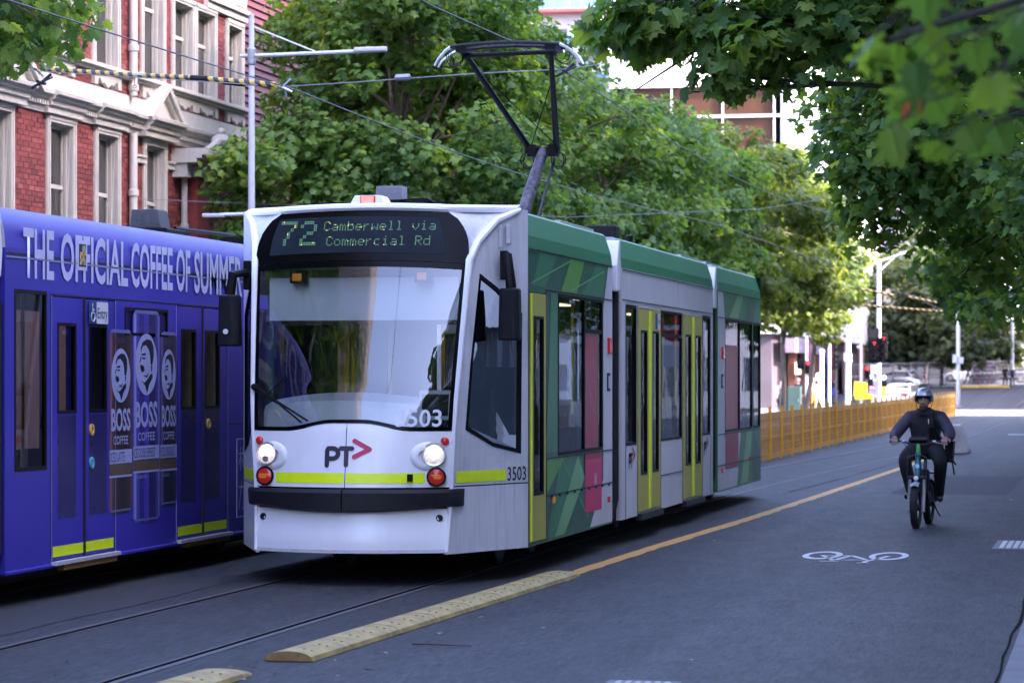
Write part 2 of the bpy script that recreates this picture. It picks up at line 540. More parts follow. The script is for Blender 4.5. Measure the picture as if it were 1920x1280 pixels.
# ---- painted markings
YELLOWLINE = pm('yellow_road_paint', (.47, .24, .035), .7, var=.16, scale=20, bump=.3)
WHITELINE = pm('white_road_paint', (.42, .42, .42), .7, var=.2, scale=25, bump=.3)
CREAM = None
pts = [(24.9, -4.88), (27, -4.83), (30, -4.76), (33, -4.655), (36, -4.55), (42, -4.42), (48, -4.3), (56, -4.16), (70, -3.95), (90, -3.8), (126, -3.7)]
def lerp_x(Y):
    for (a, b), (c, d) in zip(pts, pts[1:]):
        if a <= Y <= c: return b + (d - b) * (Y - a) / (c - a)
    return pts[-1][1]
mb = MB(); rws = []
rr = random.Random(3)
Y = 25.2
while Y < 65:
    x = lerp_x(Y)
    rws.append([(x - .085 + rr.uniform(-.008, .008), Y, .004), (x + .085 + rr.uniform(-.022, .01), Y, .004)])
    Y += .35 if Y < 60 else 3
mb.grid(rws); struct(mb.build('yellow_line_marking', YELLOWLINE))
mb = MB()
for a, b, y0, y1 in ((-3.3, -1.5, 90, 91), (-3.1, -1.2, 101, 102)):
    mb.poly([(a, y0, .004), (b, y0, .004), (b, y1, .004), (a, y1, .004)])
struct(mb.build('white_lane_marking', WHITELINE))

mb = MB(); mb.poly([(-9.5, 136.5, .004), (7.5, 136.5, .004), (7.5, 158.5, .004), (-9.5, 158.5, .004)])  # pale strip that paints the sunlit band white across the road
struct(mb.build('sun_band_strip', pm('sun_band_pale', (.36, .35, .33), .8, var=.1, scale=2), recalc=False))
# bicycle symbol painted for riders coming towards the camera
def bike_mark(cx, cy, w, h):
    mb = MB()
    z = .004
    def P(a, b): return (cx + (a - .5) * w, cy + (.5 - b) * h, z)
    def bar(p, q, t=.055):
        dx, dy = (q[0] - p[0]) * w, (q[1] - p[1]) * h
        l = math.hypot(dx, dy); nx, ny = -dy / l * t / 2, dx / l * t / 2
        A, B = P(*p), P(*q)
        mb.poly([(A[0] - nx, A[1] + ny, z), (A[0] + nx, A[1] - ny, z), (B[0] + nx, B[1] - ny, z), (B[0] - nx, B[1] + ny, z)])
    for ca in (.185, .815):
        n = 28
        ro, ri = .185, .125
        o = [P(ca + ro * math.cos(2 * math.pi * i / n), .33 + ro * 1.75 * math.sin(2 * math.pi * i / n)) for i in range(n)]
        i_ = [P(ca + ri * math.cos(2 * math.pi * i / n), .33 + ri * 1.78 * math.sin(2 * math.pi * i / n)) for i in range(n)]
        mb.add(o + i_, [[i, (i + 1) % n, n + (i + 1) % n, n + i] for i in range(n)])
    for q in (((.185, .33), (.36, .72)), ((.36, .72), (.46, .33)), ((.46, .33), (.2, .36)), ((.36, .70), (.68, .66)), ((.46, .33), (.68, .70)), ((.815, .33), (.66, .80)),
              ((.24, .80), (.42, .80)), ((.36, .74), (.34, .80)), ((.60, .90), (.72, .90)), ((.66, .80), (.67, .92))):
        bar(*q)
    return mb
o = struct(bike_mark(-2.56, 28.2, 1.06, 1.95).build('bicycle_marking', WHITELINE, recalc=False))

# raised separator strips along the track
SEP = bpy.data.materials.new('separator_rubber'); SEP.use_nodes = True
nt = SEP.node_tree; N = nt.nodes; L = nt.links; b = N['Principled BSDF']; b.inputs['Roughness'].default_value = .65
tc = N.new('ShaderNodeTexCoord'); br = N.new('ShaderNodeTexBrick'); br.inputs['Scale'].default_value = 1
br.inputs['Brick Width'].default_value = .045; br.inputs['Row Height'].default_value = .03; br.inputs['Mortar Size'].default_value = .006
L.new(tc.outputs['Object'], br.inputs['Vector'])
nz = N.new('ShaderNodeTexNoise'); nz.inputs['Scale'].default_value = 9; nz.inputs['Detail'].default_value = 6; L.new(tc.outputs['Object'], nz.inputs['Vector'])
cr = N.new('ShaderNodeValToRGB'); cr.color_ramp.elements[0].position = .3; cr.color_ramp.elements[0].color = (.2, .14, .04, 1)
cr.color_ramp.elements[1].position = .62; cr.color_ramp.elements[1].color = (.38, .28, .075, 1)
L.new(nz.outputs['Fac'], cr.inputs['Fac']); L.new(cr.outputs[0], b.inputs['Base Color'])
bp = N.new('ShaderNodeBump'); bp.inputs['Strength'].default_value = .8; bp.inputs['Distance'].default_value = .012; bp.invert = True
L.new(br.outputs['Fac'], bp.inputs['Height']); L.new(bp.outputs[0], b.inputs['Normal'])
SEPEND = pm('separator_cut_end', (.25, .15, .05), .8, var=.3, scale=20)
def sep_seg(L_, taper0=False, taper1=False):
    mb = MB(); rws = []
    n = 8
    st = [0, .04, .12, .3, .5 * L_, L_ - .3, L_ - .12, L_ - .04, L_]
    for t in st:
        k = 1.
        if taper0: k = min(k, .25 + .75 * math.sqrt(max(0, min(1, t / .3))))
        if taper1: k = min(k, .12 + .88 * math.sqrt(max(0, min(1, (L_ - t) / .3))))
        rws.append([(-.165 * (.7 + .3 * k) * math.cos(math.pi * i / n), t, .004 + .062 * k * math.sin(math.pi * i / n) ** .8) for i in range(n + 1)])
    mb.grid(rws)
    mb.poly(rws[0], 1); mb.poly(rws[-1][::-1], 1)
    # row of bolt sockets along the crown
    for t in (.18, .5, .82):
        for sx in (.05, .1):
            zz = .004 + .062 * math.sin(math.acos(sx / .165)) ** .8
            mb.lathe([(.011, -.004), (.011, .0035), (.007, .004), (.006, -.003)], (sx, t * L_, zz - .001), (0.3, 0, 1), 8, 1)
    return mb.mesh('separator_segment', [SEP, SEPEND], 1)
segA, segM, segZ, segB = sep_seg(1, True), sep_seg(.985), sep_seg(1, False, True), sep_seg(1, True, True)
t1 = thing('lane_separator', (-5.13, 17.15, 0), 'long cream rubber separator strip bolted beside the near rail', 'kerb strip', 'rubber lane separators')
for i in range(8):
    x = .245 * (i / 8)
    inst(segA if False else (segM if 0 < i < 7 else (sep_seg(1) if i == 0 else segZ)), 'segment', t1, (x, i * 1.0, 0), (0, 0, -.031))
t2 = thing('lane_separator', (-5.36, 12.35, 0), 'end of another cream separator strip cut off by the bottom edge', 'kerb strip', 'rubber lane separators')
for i in range(4):
    inst(segM if i < 3 else segZ, 'segment', t2, (.03 * i, i * 1.0, 0), (0, 0, -.03))

# pit covers let into the asphalt
def pit(name, x0, x1, y0, y1, label, slots):
    t = thing(name, ((x0 + x1) / 2, (y0 + y1) / 2, 0), label, 'pit cover', 'metal pit covers in the road')
    w, h = (x1 - x0) / 2, (y1 - y0) / 2
    mb = MB(); mb.box(-w, w, -h, h, -.03, .007); mb.build('surround', CONCRETE_D, t)
    mb = MB()
    k = 6
    for i in range(k):
        a = -w * .8 + 1.6 * w * i / k
        mb.box(a + .012, a + 1.6 * w / k - .012, -h * .8, h * .8, 0, .012)
    mb.build('lid', STEEL if slots else CONCRETE, t, bev=.002)
pit('pit_cover', -2.93, -2.5, 15.9, 16.45, 'square grey pit cover at the bottom edge of the road', False)
pit('pit_cover', -1.26, -.72, 29.9, 31.5, 'grey steel grated pit cover beside the gutter', True)
# reinstatement patches and a tar seam
PATCH = pm('asphalt_patch', (.017, .017, .018), .85, var=.25, scale=30, bump=.4, bscale=80); TAR = pm('tar_seam', (.004, .004, .0045), .95, var=.2, spec=.05)
rr = random.Random(21)
for x0, x1, y0, y1 in ((-8.45, -7.6, 17.5, 24.5), (-3.4, -1.6, 44, 52)):
    ptsb = []
    for (a, b), (c, d) in zip(((x0, y0), (x1, y0), (x1, y1), (x0, y1)), ((x1, y0), (x1, y1), (x0, y1), (x0, y0))):
        for k in range(6): ptsb.append((a + (c - a) * k / 6 + rr.uniform(-.03, .03), b + (d - b) * k / 6 + rr.uniform(-.03, .03), .004))
    mb = MB(); mb.poly(ptsb); struct(mb.build('road_patch', PATCH))
def tarline(p):
    mb = MB(); rw = []
    for (a, b), (c, d) in zip(p, p[1:]):
        for k in range(6):
            x, y = a + (c - a) * k / 6 + rr.uniform(-.02, .02), b + (d - b) * k / 6; w = rr.uniform(.006, .015)
            rw.append([(x - w, y, .0045), (x + w, y, .0045)])
    mb.grid(rw); struct(mb.build('tar_seam', TAR))
tarline([(-.70, 15), (-.69, 20), (-.71, 26), (-.70, 40)]); tarline([(-5.0, 44), (-4.7, 52), (-4.4, 64), (-4.2, 80)])
# litter: twigs, leaves
rr = random.Random(5)
TWIG = pm('twig_bark', (.09, .05, .035), .8, var=.3)
mb = MB()
mb.tube([(-4.62, 18.35, .012), (-4.5, 18.28, .02), (-4.2, 18.3, .012)], [.008, .007, .004], 5)
tag(mb.build('twig', TWIG), 'thin brown twig lying beside the cream separator strip', 'twig')
mb = MB()
for i in range(230):
    Y = 16 + 60 * rr.random() ** 1.6; x = rr.uniform(-7, -.7) if i > 60 else rr.gauss(-4.85, .25)
    if i <= 60: Y = rr.uniform(16, 25)
    s = rr.uniform(.006, .022); a = rr.random() * 6.3
    p = [(x + s * math.cos(a + k * 2.1) * (1 + .8 * rr.random()), Y + s * math.sin(a + k * 2.1) * 1.6, .006 + (.006 if k else 0)) for k in range(3)]
    mb.poly(p, rr.choice((0, 0, 1, 2)))
stuff(mb.build('road_litter', [pm('litter_dark', (.02, .018, .018), .9), pm('litter_pale', (.3, .28, .24), .9), pm('litter_leaf', (.16, .09, .03), .9)], recalc=False))

# ================================================================== BRICK BUILDING
BRICKTONES = [srgb(96, 40, 37), srgb(118, 52, 46), srgb(130, 60, 52), srgb(108, 45, 41), srgb(146, 76, 66)]
BRICK = pm('brick_face', None, .85, var=.16, scale=9, bump=.4, bscale=90, attr=BRICKTONES)
BRICK1 = pm('brick_single', None, .85, var=.16, scale=9, bump=.4, bscale=90, objrand=BRICKTONES)
MORTAR = pm('mortar', (.22, .13, .11), .9, var=.15, scale=8)
STUCCO = pm('white_stucco', (.47, .44, .37), .7, var=.08, scale=3, bump=.1, streak=.22)
CURTAIN = pm('curtain', (.55, .56, .6), .9, var=.1, scale=3, stretch=(1, 14, .1))
ROOMDARK = pm('dark_room', (.012, .012, .014), .9)
FX = -17.0
bb = thing('brick_building', (FX, 38, 0), 'red brick building with white window surrounds behind the purple tram', 'building')
def bz(p): return (p[0] - FX, p[1] - 38, p[2])
lower = [(40.45, 41.55), (43.2, 44.25), (45.4, 46.4), (47.85, 48.85)]
upper = [(40.3, 41.5, 9.25), (42.95, 44.15, 9.25), (45.3, 46.38, 9.25), (47.72, 48.78, 9.25), (49.4, 50.45, 8.75), (50.72, 51.78, 8.75), (52.62, 53.5, 8.7)]
holes = [[(a, 3.3), (b, 3.3), (b, 5.97), (a, 5.97)] for a, b in lower] + [[(a, 7.16), (b, 7.16), (b, h), (a, h)] for a, b, h in upper]
mb = MB()
outer = [(36, 0), (53.75, 0), (53.75, 11), (36, 11)]
mb.holed(outer, holes, lambda a, z: bz((FX, a, z)), 0, lambda a, z: bz((FX - .3, a, z)))
mb.box(-8, -.35, -2, 15.75, 10.9, 11.0); mb.box(-8, -7.9, -2, 15.75, 0, 11); mb.box(-8, -.31, 15.6, 15.75, 0, 10.9); mb.box(-8, -.31, -2, -1.85, 0, 10.9)
wall = mb.build('wall', MORTAR, bb)
# bricks, clipped round openings and dressings
blocked = [(a - .13, b + .13, 3.1, 6.12) for a, b in lower] + [(a - .13, b + .13, 6.8, h + .14) for a, b, h in upper] + [(36, 54, 6.1, 6.76), (36, 54, 7.02, 7.17), (51.2, 54, 8.86, 11)]
bricks = []
z = 3.6; k = 0
while z < 10.2:
    y = 39.0 - (.12 if k % 2 else 0)
    spans = [(39.0, 53.75)]
    for (a, b_, c, d) in blocked:
        if z + .075 > c and z < d:
            ns = []
            for (p, q) in spans:
                if b_ <= p or a >= q: ns.append((p, q))
                else:
                    if a - p > .03: ns.append((p, a))
                    if q - b_ > .03: ns.append((b_, q))
            spans = ns
    while y < 53.75:
        for p, q in spans:
            a, b_ = max(y, p), min(y + .23, q)
            if b_ - a > .05: bricks.append((a, b_, z))
        y += .24
    z += .086; k += 1
full = [q for q in bricks if q[1] - q[0] > .229 and q[2] > 4.35 and q[0] > 41.6]
full.sort(key=lambda q: q[0])
single = set(full[:300])
bm_ = MB(); bm_.box(0, .012, 0, .23, 0, .076)
brick_me = bm_.mesh('brick', BRICK1)
rr = random.Random(11)
mb = MB(); tones = []
for q in bricks:
    pr = .010 + rr.random() * .006
    if q in single:
        inst(brick_me, 'brick', bb, (0, q[0] - 38, q[2]), (0, 0, 0), (pr / .012, 1, 1))
    else:
        mb.box(0, pr, q[0] - 38, q[1] - 38, q[2], q[2] + .076); tones += [rr.random()] * 6
o = stuff(mb.build('brickwork', BRICK, bb, recalc=False))
at = o.data.attributes.new('tone', 'FLOAT', 'FACE'); at.data.foreach_set('value', tones)
# windows
def sash_window(a, b, z0, z1):
    wd = MB()
    x = -.16
    fw = .06
    wd.box(x - .03, x + .02, a - 38, a - 38 + fw, z0, z1); wd.box(x - .03, x + .02, b - 38 - fw, b - 38, z0, z1)
    wd.box(x - .03, x + .02, a - 38 + fw, b - 38 - fw, z0, z0 + fw); wd.box(x - .03, x + .02, a - 38 + fw, b - 38 - fw, z1 - fw, z1)
    zm = z0 + (z1 - z0) * .62
    wd.box(x - .02, x + .04, a - 38 + fw, b - 38 - fw, zm - .035, zm + .035)
    # surround: architrave proud of the brick plus a stepped reveal lining
    for (p, q, w, zz0, zz1) in ((a - .12, a, .05, z0 - .05, z1 + .12), (b, b + .12, .05, z0 - .05, z1 + .12)):
        wd.box(.0, w, p - 38, q - 38, zz0, zz1); wd.box(w, w + .02, p - 38 + .03, q - 38 - .03, zz0, zz1)
    wd.box(0, .06, a - 38, b - 38, z1, z1 + .12); wd.box(.06, .08, a - 38 - .1, b - 38 + .1, z1 + .05, z1 + .12)
    wd.box(-.13, -.002, b - 38 - .012, b - 38 + .0, z0, z1); wd.box(-.13, -.07, b - 38 - .03, b - 38 - .012, z0, z1)
    wd.box(-.13, -.002, a - 38, a - 38 + .012, z0, z1); wd.box(-.13, -.002, a - 38 + .012, b - 38 - .012, z1 - .012, z1)
    wd.box(-.2, .14, a - 38 - .1, b - 38 + .1, z0 - .09, z0 - .002)
    w = wd.build('window', STUCCO, bb, bev=.006)
    g = MB(); g.box(x - .012, x - .004, a - 38 + fw, b - 38 - fw, z0 + fw, z1 - fw); g.build('pane', GLASS_B, w)
    c = MB()
    n = 26
    for lo, hi in ((.0, .36), (.64, 1.0)):
        c.grid([[(x - .12 + .03 * math.sin(i * 1.7), a - 38 + fw + (b - a - 2 * fw) * (lo + (hi - lo) * i / n), zz) for i in range(n + 1)] for zz in (z0, z1)])
    c.build('curtain', CURTAIN, w, recalc=False)
    d = MB(); d.poly([(x - .5, a - 38 - .3, z0 - .3), (x - .5, b - 38 + .3, z0 - .3), (x - .5, b - 38 + .3, z1 + .3), (x - .5, a - 38 - .3, z1 + .3)]); d.build('interior', ROOMDARK, w)
for a, b in lower: sash_window(a, b, 3.3, 5.97)
for a, b, h in upper: sash_window(a, b, 7.16, h)
# cornice between the storeys, breaking forward over each opening
mb = MB()
prof = [(.0, 6.10), (.05, 6.10), (.05, 6.2), (.10, 6.22), (.11, 6.29), (.17, 6.32), (.18, 6.37), (.24, 6.38), (.25, 6.44), (.20, 6.46), (0, 6.48)]
def run(y0, y1, push):
    mb.grid([[(x + (push if x > 0 else 0), y, z) for x, z in prof] for y in (y0 - 38, y1 - 38)])
    mb.poly([(x + (push if x > 0 else 0), y0 - 38, z) for x, z in prof]); mb.poly([(x + (push if x > 0 else 0), y1 - 38, z) for x, z in prof][::-1])
spans = [(36, 40.2, 0), (40.2, 41.9, .12), (41.9, 42.9, 0), (42.9, 44.5, .08), (44.5, 45.1, 0), (45.1, 46.7, .08), (46.7, 47.45, 0), (47.45, 49.25, .14), (49.25, 53.75, 0)]
for s in spans: run(*s)
mb.box(.0, .05, -2, 15.75, 6.48, 6.76)
y = 36.1
while y < 53.6:
    mb.box(.105, .15, y - 38, y - 38 + .05, 6.205, 6.265); y += .11
mb.build('cornice', STUCCO, bb)
def pediment(y0, y1, zb, zt):
    m_ = MB()
    c = (y0 + y1) / 2 - 38; h = (y1 - y0) / 2
    m_.prism([(c - h, zb), (c + h, zb), (c, zt)], 'x', .0, .18)
    # raking mouldings stand proud of the tympanum
    for s in (-1, 1):
        for d, p, t in ((0, .32, .1), (.1, .26, .07)):
            A = Vector((0, c + s * (h + .12 - d * 1.6), zb - .02 + (0.0))); B = Vector((0, c, zt + .12 - d * 1.25))
            dirv = (B - A).normalized(); nn = Vector((0, -dirv.z * s, dirv.y * s)) * t
            if nn.z < 0: nn = -nn
            q = [A, B, B - Vector((0, 0, t * 1.3)), A - nn]
            m_.add([(0.02, v.y, v.z) for v in q] + [(p, v.y, v.z) for v in q], [(0, 1, 2, 3), (7, 6, 5, 4), (0, 4, 5, 1), (1, 5, 6, 2), (2, 6, 7, 3), (3, 7, 4, 0)])
    m_.build('pediment', STUCCO, bb)
pediment(47.5, 49.2, 6.46, 6.98)
pediment(39.9, 42.2, 6.46, 7.2)
mb = MB()
mb.box(0, .12, -2, 15.75, 7.03, 7.08); mb.box(0, .18, -2, 15.75, 7.08, 7.14); mb.build('sill_course', STUCCO, bb)
for a, b, h in upper:
    mb = MB()
    a -= 38.12; b -= 37.88
    w = b - a
    o_ = [(a, 7.02), (a, 6.8), (a + .12 * w, 6.8), (a + .14 * w, 6.9), (a + .2 * w, 6.92), (a + .26 * w, 6.86), (a + .3 * w, 6.83), (a + .35 * w, 6.86), (a + .4 * w, 6.84), (a + .5 * w, 6.78),
          (a + .6 * w, 6.84), (a + .65 * w, 6.86), (a + .7 * w, 6.83), (a + .74 * w, 6.86), (a + .8 * w, 6.92), (a + .86 * w, 6.9), (a + .88 * w, 6.8), (b, 6.8), (b, 7.02)]
    mb.prism(o_, 'x', .005, .07); mb.build('apron', STUCCO, bb)
# downpipes with collars
def downpipe(y, z0, z1, r, cols):
    mb = MB(); mb.tube([(.11, y - 38, z0), (.11, y - 38, z1)], r, 10)
    for z in cols: mb.lathe([(r, -.06), (r + .025, -.05), (r + .025, .05), (r, .06)], (.11, y - 38, z), (0, 0, 1), 10)
    for z in cols: mb.box(0, .1, y - 38 - .02, y - 38 + .02, z - .02, z + .02)
    mb.build('downpipe', STUCCO, bb, smooth=True)
downpipe(46.98, 3, 6.1, .075, (5.05, 4.2)); downpipe(46.98, 6.76, 10.5, .075, (6.9, 7.6, 8.75))
downpipe(49.75, 3, 5.75, .06, (4.6,)); downpipe(50.95, 3, 5.6, .045, (4.4,))
# little stone porch with pilaster, capital and carved urn
pr = MB()
pr.box(.0, .26, 50.05 - 38, 50.75 - 38, 3, 5.55, 1)
pr.box(0, .34, 49.95 - 38, 50.85 - 38, 5.55, 5.68); pr.box(0, .4, 49.9 - 38, 50.9 - 38, 5.68, 5.74)
pr.box(0, .3, 49.35 - 38, 49.62 - 38, 5.5, 5.76)
for p, z0, z1 in ((.5, 5.76, 5.84), (.6, 5.84, 5.9), (.72, 5.9, 5.98), (.64, 5.98, 6.02)):
    pr.box(0, p, 49.3 - 38, 52.6 - 38, z0, z1)
porch = pr.build('porch', [STUCCO, pm('brick_plain', srgb(140, 62, 54), .85, var=.2, scale=12, bump=.3)], bb)
u = MB()
u.lathe([(.16, 0), (.2, .04), (.12, .09), (.1, .12), (.17, .18), (.2, .25), (.15, .33), (.07, .37), (.09, .42), (.06, .48), (.0, .5)], (.5, 50.75 - 38, 6.02), (0, 0, 1), 14)
for s in (-1, 1):
    u.tube([(.5, 50.75 - 38 + s * .9, 6.04), (.5, 50.75 - 38 + s * .6, 6.08), (.5, 50.75 - 38 + s * .3, 6.2), (.5, 50.75 - 38 + s * .15, 6.26), (.5, 50.75 - 38 + s * .2, 6.16)], [.05, .07, .08, .07, .04], 8)
u.build('urn', STUCCO, porch, smooth=True)
for y0, y1 in ((47.1, 47.75), (48.98, 49.62)):
    mb = MB()
    mb.box(.012, .07, y0 - 38, y1 - 38, 5.62, 5.72); mb.box(.012, .1, y0 - 38, y1 - 38, 5.72, 5.76)
    mb.build('string_course', STUCCO, bb)
fr = MB()
fr.box(0, .1, 51.2 - 38, 53.75 - 38, 8.86, 9.0); fr.box(0, .16, 51.2 - 38, 53.75 - 38, 9.0, 9.08)
fr.box(0, .06, 51.2 - 38, 53.75 - 38, 9.08, 9.8); fr.box(0, .2, 51.2 - 38, 53.75 - 38, 9.8, 10)
for y in (51.35, 52.2, 53.05):
    fr.box(.06, .09, y - 38, y - 38 + .6, 9.15, 9.7); fr.lathe([(.12, 0), (.12, .03), (.05, .05)], (.09, y - 37.7, 9.42), (1, 0, 0), 10)
fr.build('frieze', STUCCO, bb)

# ---- dark red slatted building next along
MAROON = pm('maroon_cladding', srgb(62, 8, 17), .7, var=.15, scale=2, streak=.12)
mt = thing('slatted_building', (-17.3, 54.3, 0), 'tall dark red building of horizontal boards rising behind the plane trees', 'building')
mb = MB(); mb.box(-9, 0, 0, 12.6, 0, 15); mb.build('wall', pm('maroon_wall', srgb(70, 16, 30), .7), mt)
sl = MB(); sl.prism([(0, 0), (.07, .01), (.02, .15), (0, .15)], 'y', 0, 12.6)
slat = sl.mesh('slat', MAROON)
for i in range(92):
    inst(slat, 'slat', mt, (.002, 0, 1.0 + i * .152))
mb = MB(); mb.box(-.05, .05, -.06, 0, 0, 15); mb.build('corner_post', DARKMETAL, mt)

# ---- generic city block: wall sheet with recessed windows
def block(name, label, x0, x1, y0, y1, z0, h, wall_m, glass_m, faces, fl=3.6, bay=3.0, wz=(1.0, 3.0), wfrac=.62, parts=False, cat='building', kind=None):
    t = thing(name, ((x0 + x1) / 2, (y0 + y1) / 2, z0), label, cat)
    if kind: t['kind'] = kind
    cx, cy = (x0 + x1) / 2, (y0 + y1) / 2
    wm = MB(); gm = MB()
    X0, X1, Y0, Y1 = x0 - cx, x1 - cx, y0 - cy, y1 - cy
    defs = {'-y': (X0, X1, lambda a, z, d: (a, Y0 + d, z)), '+y': (X0, X1, lambda a, z, d: (a, Y1 - d, z)),
            '-x': (Y0, Y1, lambda a, z, d: (X0 + d, a, z)), '+x': (Y0, Y1, lambda a, z, d: (X1 - d, a, z))}
    for f, (a0, a1, fn) in defs.items():
        hs = []
        if f in faces:
            nb = max(1, int((a1 - a0) / bay)); bw = (a1 - a0) / nb
            for i in range(nb):
                for j in range(int(h / fl)):
                    a = a0 + bw * (i + .5 - wfrac / 2); b_ = a0 + bw * (i + .5 + wfrac / 2)
                    hs.append([(a, j * fl + wz[0]), (b_, j * fl + wz[0]), (b_, j * fl + wz[1]), (a, j * fl + wz[1])])
        wm.holed([(a0, -.5), (a1, -.5), (a1, h), (a0, h)], hs, lambda a, z: fn(a, z, 0), 0)
        for q in hs:
            for i in range(4):
                A, B = q[i], q[(i + 1) % 4]
                wm.poly([fn(*A, 0), fn(*B, 0), fn(*B, .25), fn(*A, .25)])
            if parts:
                g = MB(); g.poly([fn(*p, .2) for p in q]); w = g.build('window', glass_m, t, recalc=False)
            else:
                gm.poly([fn(*p, .2) for p in q])
    wm.poly([(X0, Y0, h), (X1, Y0, h), (X1, Y1, h), (X0, Y1, h)])
    wm.build('wall', wall_m, t)
    if gm.v: stuff(gm.build('window', glass_m, t, recalc=False))
    return t
OFFW = pm('office_wall', (.55, .53, .5), .8, var=.12, scale=.6)
OFFG = pm('office_glass', (.05, .06, .07), .12, var=.2, scale=.4, spec=.8)
DGREY = pm('dark_cladding', (.09, .09, .11), .6, var=.2, scale=.8)
# out of frame: the street's right-hand row, which shades it, and the blocks behind the camera
block('unseen_block', 'long stone office block shading the street behind the right tree row', 7.8, 24, 4, 92, 0, 24.5, OFFW, OFFG, ('-x',))
block('unseen_block', 'tall unseen block beside the camera, raised to darken the windscreen reflection', 7.8, 24, -35, 2, 0, 45, OFFW, OFFG, ('-x',))  # out of view; height raised to shade what the windscreen mirrors
block('unseen_block', 'lower stone office block shading the street past the first one', 7.8, 24, 94, 127, 0, 16, OFFW, OFFG, ('-x',))
block('unseen_block', 'stone office block past the sunlit crossing on the shaded side', -4.5, 18, 164.5, 233, 0, 20, OFFW, OFFG, ('-x', '-y'))
block('unseen_block', 'plain unseen block on the left, kept dark for the windscreen reflection', -32, -17.6, -35, 12, 0, 34, pm('dark_stone', (.10, .097, .095), .8, var=.1, scale=.5), OFFG, ())  # out of view; left dark and windowless so the windscreen mirrors little light
block('unseen_block', 'unseen block added down the side street to hide low sky from the tram windows', 42, 60, 110, 190, 0, 24, OFFW, OFFG, ('-x',))  # added out of view to keep low sky out of the side-window reflections
# the buildings that show over the trees on the left
block('dark_glass_building', 'dark grey glazed building half hidden behind the plane trees', -34, -17.6, 67.2, 88, 0, 10.5, DGREY, OFFG, ('+x',), bay=2.4, wfrac=.8)
# ================================================================== TRAMS
def interp(tab, x):
    if x <= tab[0][0]: return tab[0][1]
    for (a, b), (c, d) in zip(tab, tab[1:]):
        if x <= c: return b + (d - b) * (x - a) / (c - a)
    return tab[-1][1]
TY = 23.5
YE = [(.28, 23.69), (.4, 23.695), (.68, 23.78), (.9, 23.77), (1.34, 23.76), (1.6, 23.79), (2.2, 23.91), (2.83, 24.05), (3.05, 24.12), (3.3, 24.22)]
BU = [(.28, .26), (.7, .30), (.9, .27), (1.34, .2), (1.7, .14), (2.83, .12), (3.3, .12)]
def cw(z): return .86 + .12 * min(1, max(0, (z - .3) / 2.53))
def cye(z): return interp(YE, z) - TY
def CF(u, z):
    return (u * cw(z), cye(z) - interp(BU, z) * (1 - u * u), z)
def CFx(x, z, off=0.):
    p = CF(x / cw(z), z); return (x, p[1] - off, z)
HW = 1.34
YC = 24.85 - TY
def bev(s, t, z, off=0.):
    w, y = cw(z), cye(z)
    nx, ny = (YC - y), -(HW - w)
    l = math.hypot(nx, ny)
    return (s * (w + (HW - w) * t + nx / l * off), y + (YC - y) * t + ny / l * off, z)
def front_grid(mb, ulo, uhi, zlo, zhi, n=20, k=6, m=0, off=0.):
    rws = []
    for j in range(k + 1):
        row = []
        for i in range(n + 1):
            u = ulo + (uhi - ulo) * i / n
            a = zlo(u) if callable(zlo) else zlo
            b = zhi(u) if callable(zhi) else zhi
            z = a + (b - a) * j / k
            p = CF(u, z)
            row.append((p[0], p[1] - off, p[2]))
        rws.append(row)
    mb.grid(rws, m)
def warp(ob, fn):
    for v in ob.data.vertices: v.co = fn(v.co)
    ob.data.update()
GREEN_TOP = pm('roof_green', srgb(28, 116, 70), .55, var=.06, scale=2, streak=.12)
G_DARK = pm('wrap_dark_green', srgb(34, 92, 68), .38, var=.08, scale=3, streak=.1)
G_MID = pm('wrap_green', srgb(44, 124, 80), .38, var=.08, scale=3, streak=.1)
G_LIGHT = pm('wrap_pale_green', srgb(112, 172, 112), .38, var=.08, scale=3, streak=.1)
G_LEAF = pm('wrap_leaf_green', srgb(86, 156, 60), .38, var=.08, scale=3, streak=.1)
RED_WRAP = pm('wrap_red', srgb(164, 40, 58), .4, var=.06, scale=3)
PINK_WRAP = pm('wrap_pink', srgb(212, 46, 98), .4, var=.06, scale=3)
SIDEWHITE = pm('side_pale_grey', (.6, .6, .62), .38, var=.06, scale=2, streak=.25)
REDLENS = pm('red_lens', (.45, .02, .015), .15, var=.1, emit=(1, .04, .02), es=.006)
AMBER = pm('amber_lens', (.6, .2, .01), .2, var=.1, emit=(1, .35, .02), es=.012)
HEADLAMP = pm('lit_headlamp', (.9, .9, .8), .1, emit=(1, .84, .52), es=.05, var=.4, scale=40)
BULB = pm('lit_bulb', (.9, .9, .85), .2, emit=(1, .9, .68), es=.3)
REDLAMP = pm('lit_red_lamp', (.9, .2, .15), .2, emit=(1, .16, .1), es=.16, var=.2, scale=20)
INSIDE = pm('interior_grey', (.07, .072, .075), .6, var=.15)
INFLOOR = pm('interior_floor', (.025, .027, .03), .6, var=.2)
GRAB = pm('grab_rail_yellow', (.8, .58, .03), .35, var=.06)
AMBERPANEL = pm('partition_panel', (.5, .27, .06), .45, var=.15)
SEATBLUE = pm('seat_moquette', (.03, .06, .10), .9, var=.3, scale=20)
INK = pm('ink_black', (.004, .004, .005), .5)
LETTERWHITE = pm('print_white', (.62, .63, .68), .45, var=.04)

def seam(mb, y0, y1, z0, z1, x=HW + .0015, s=1):
    mb.box(min(s * (x - .003), s * (x + .001)), max(s * (x - .003), s * (x + .001)), y0, y1, z0, z1)

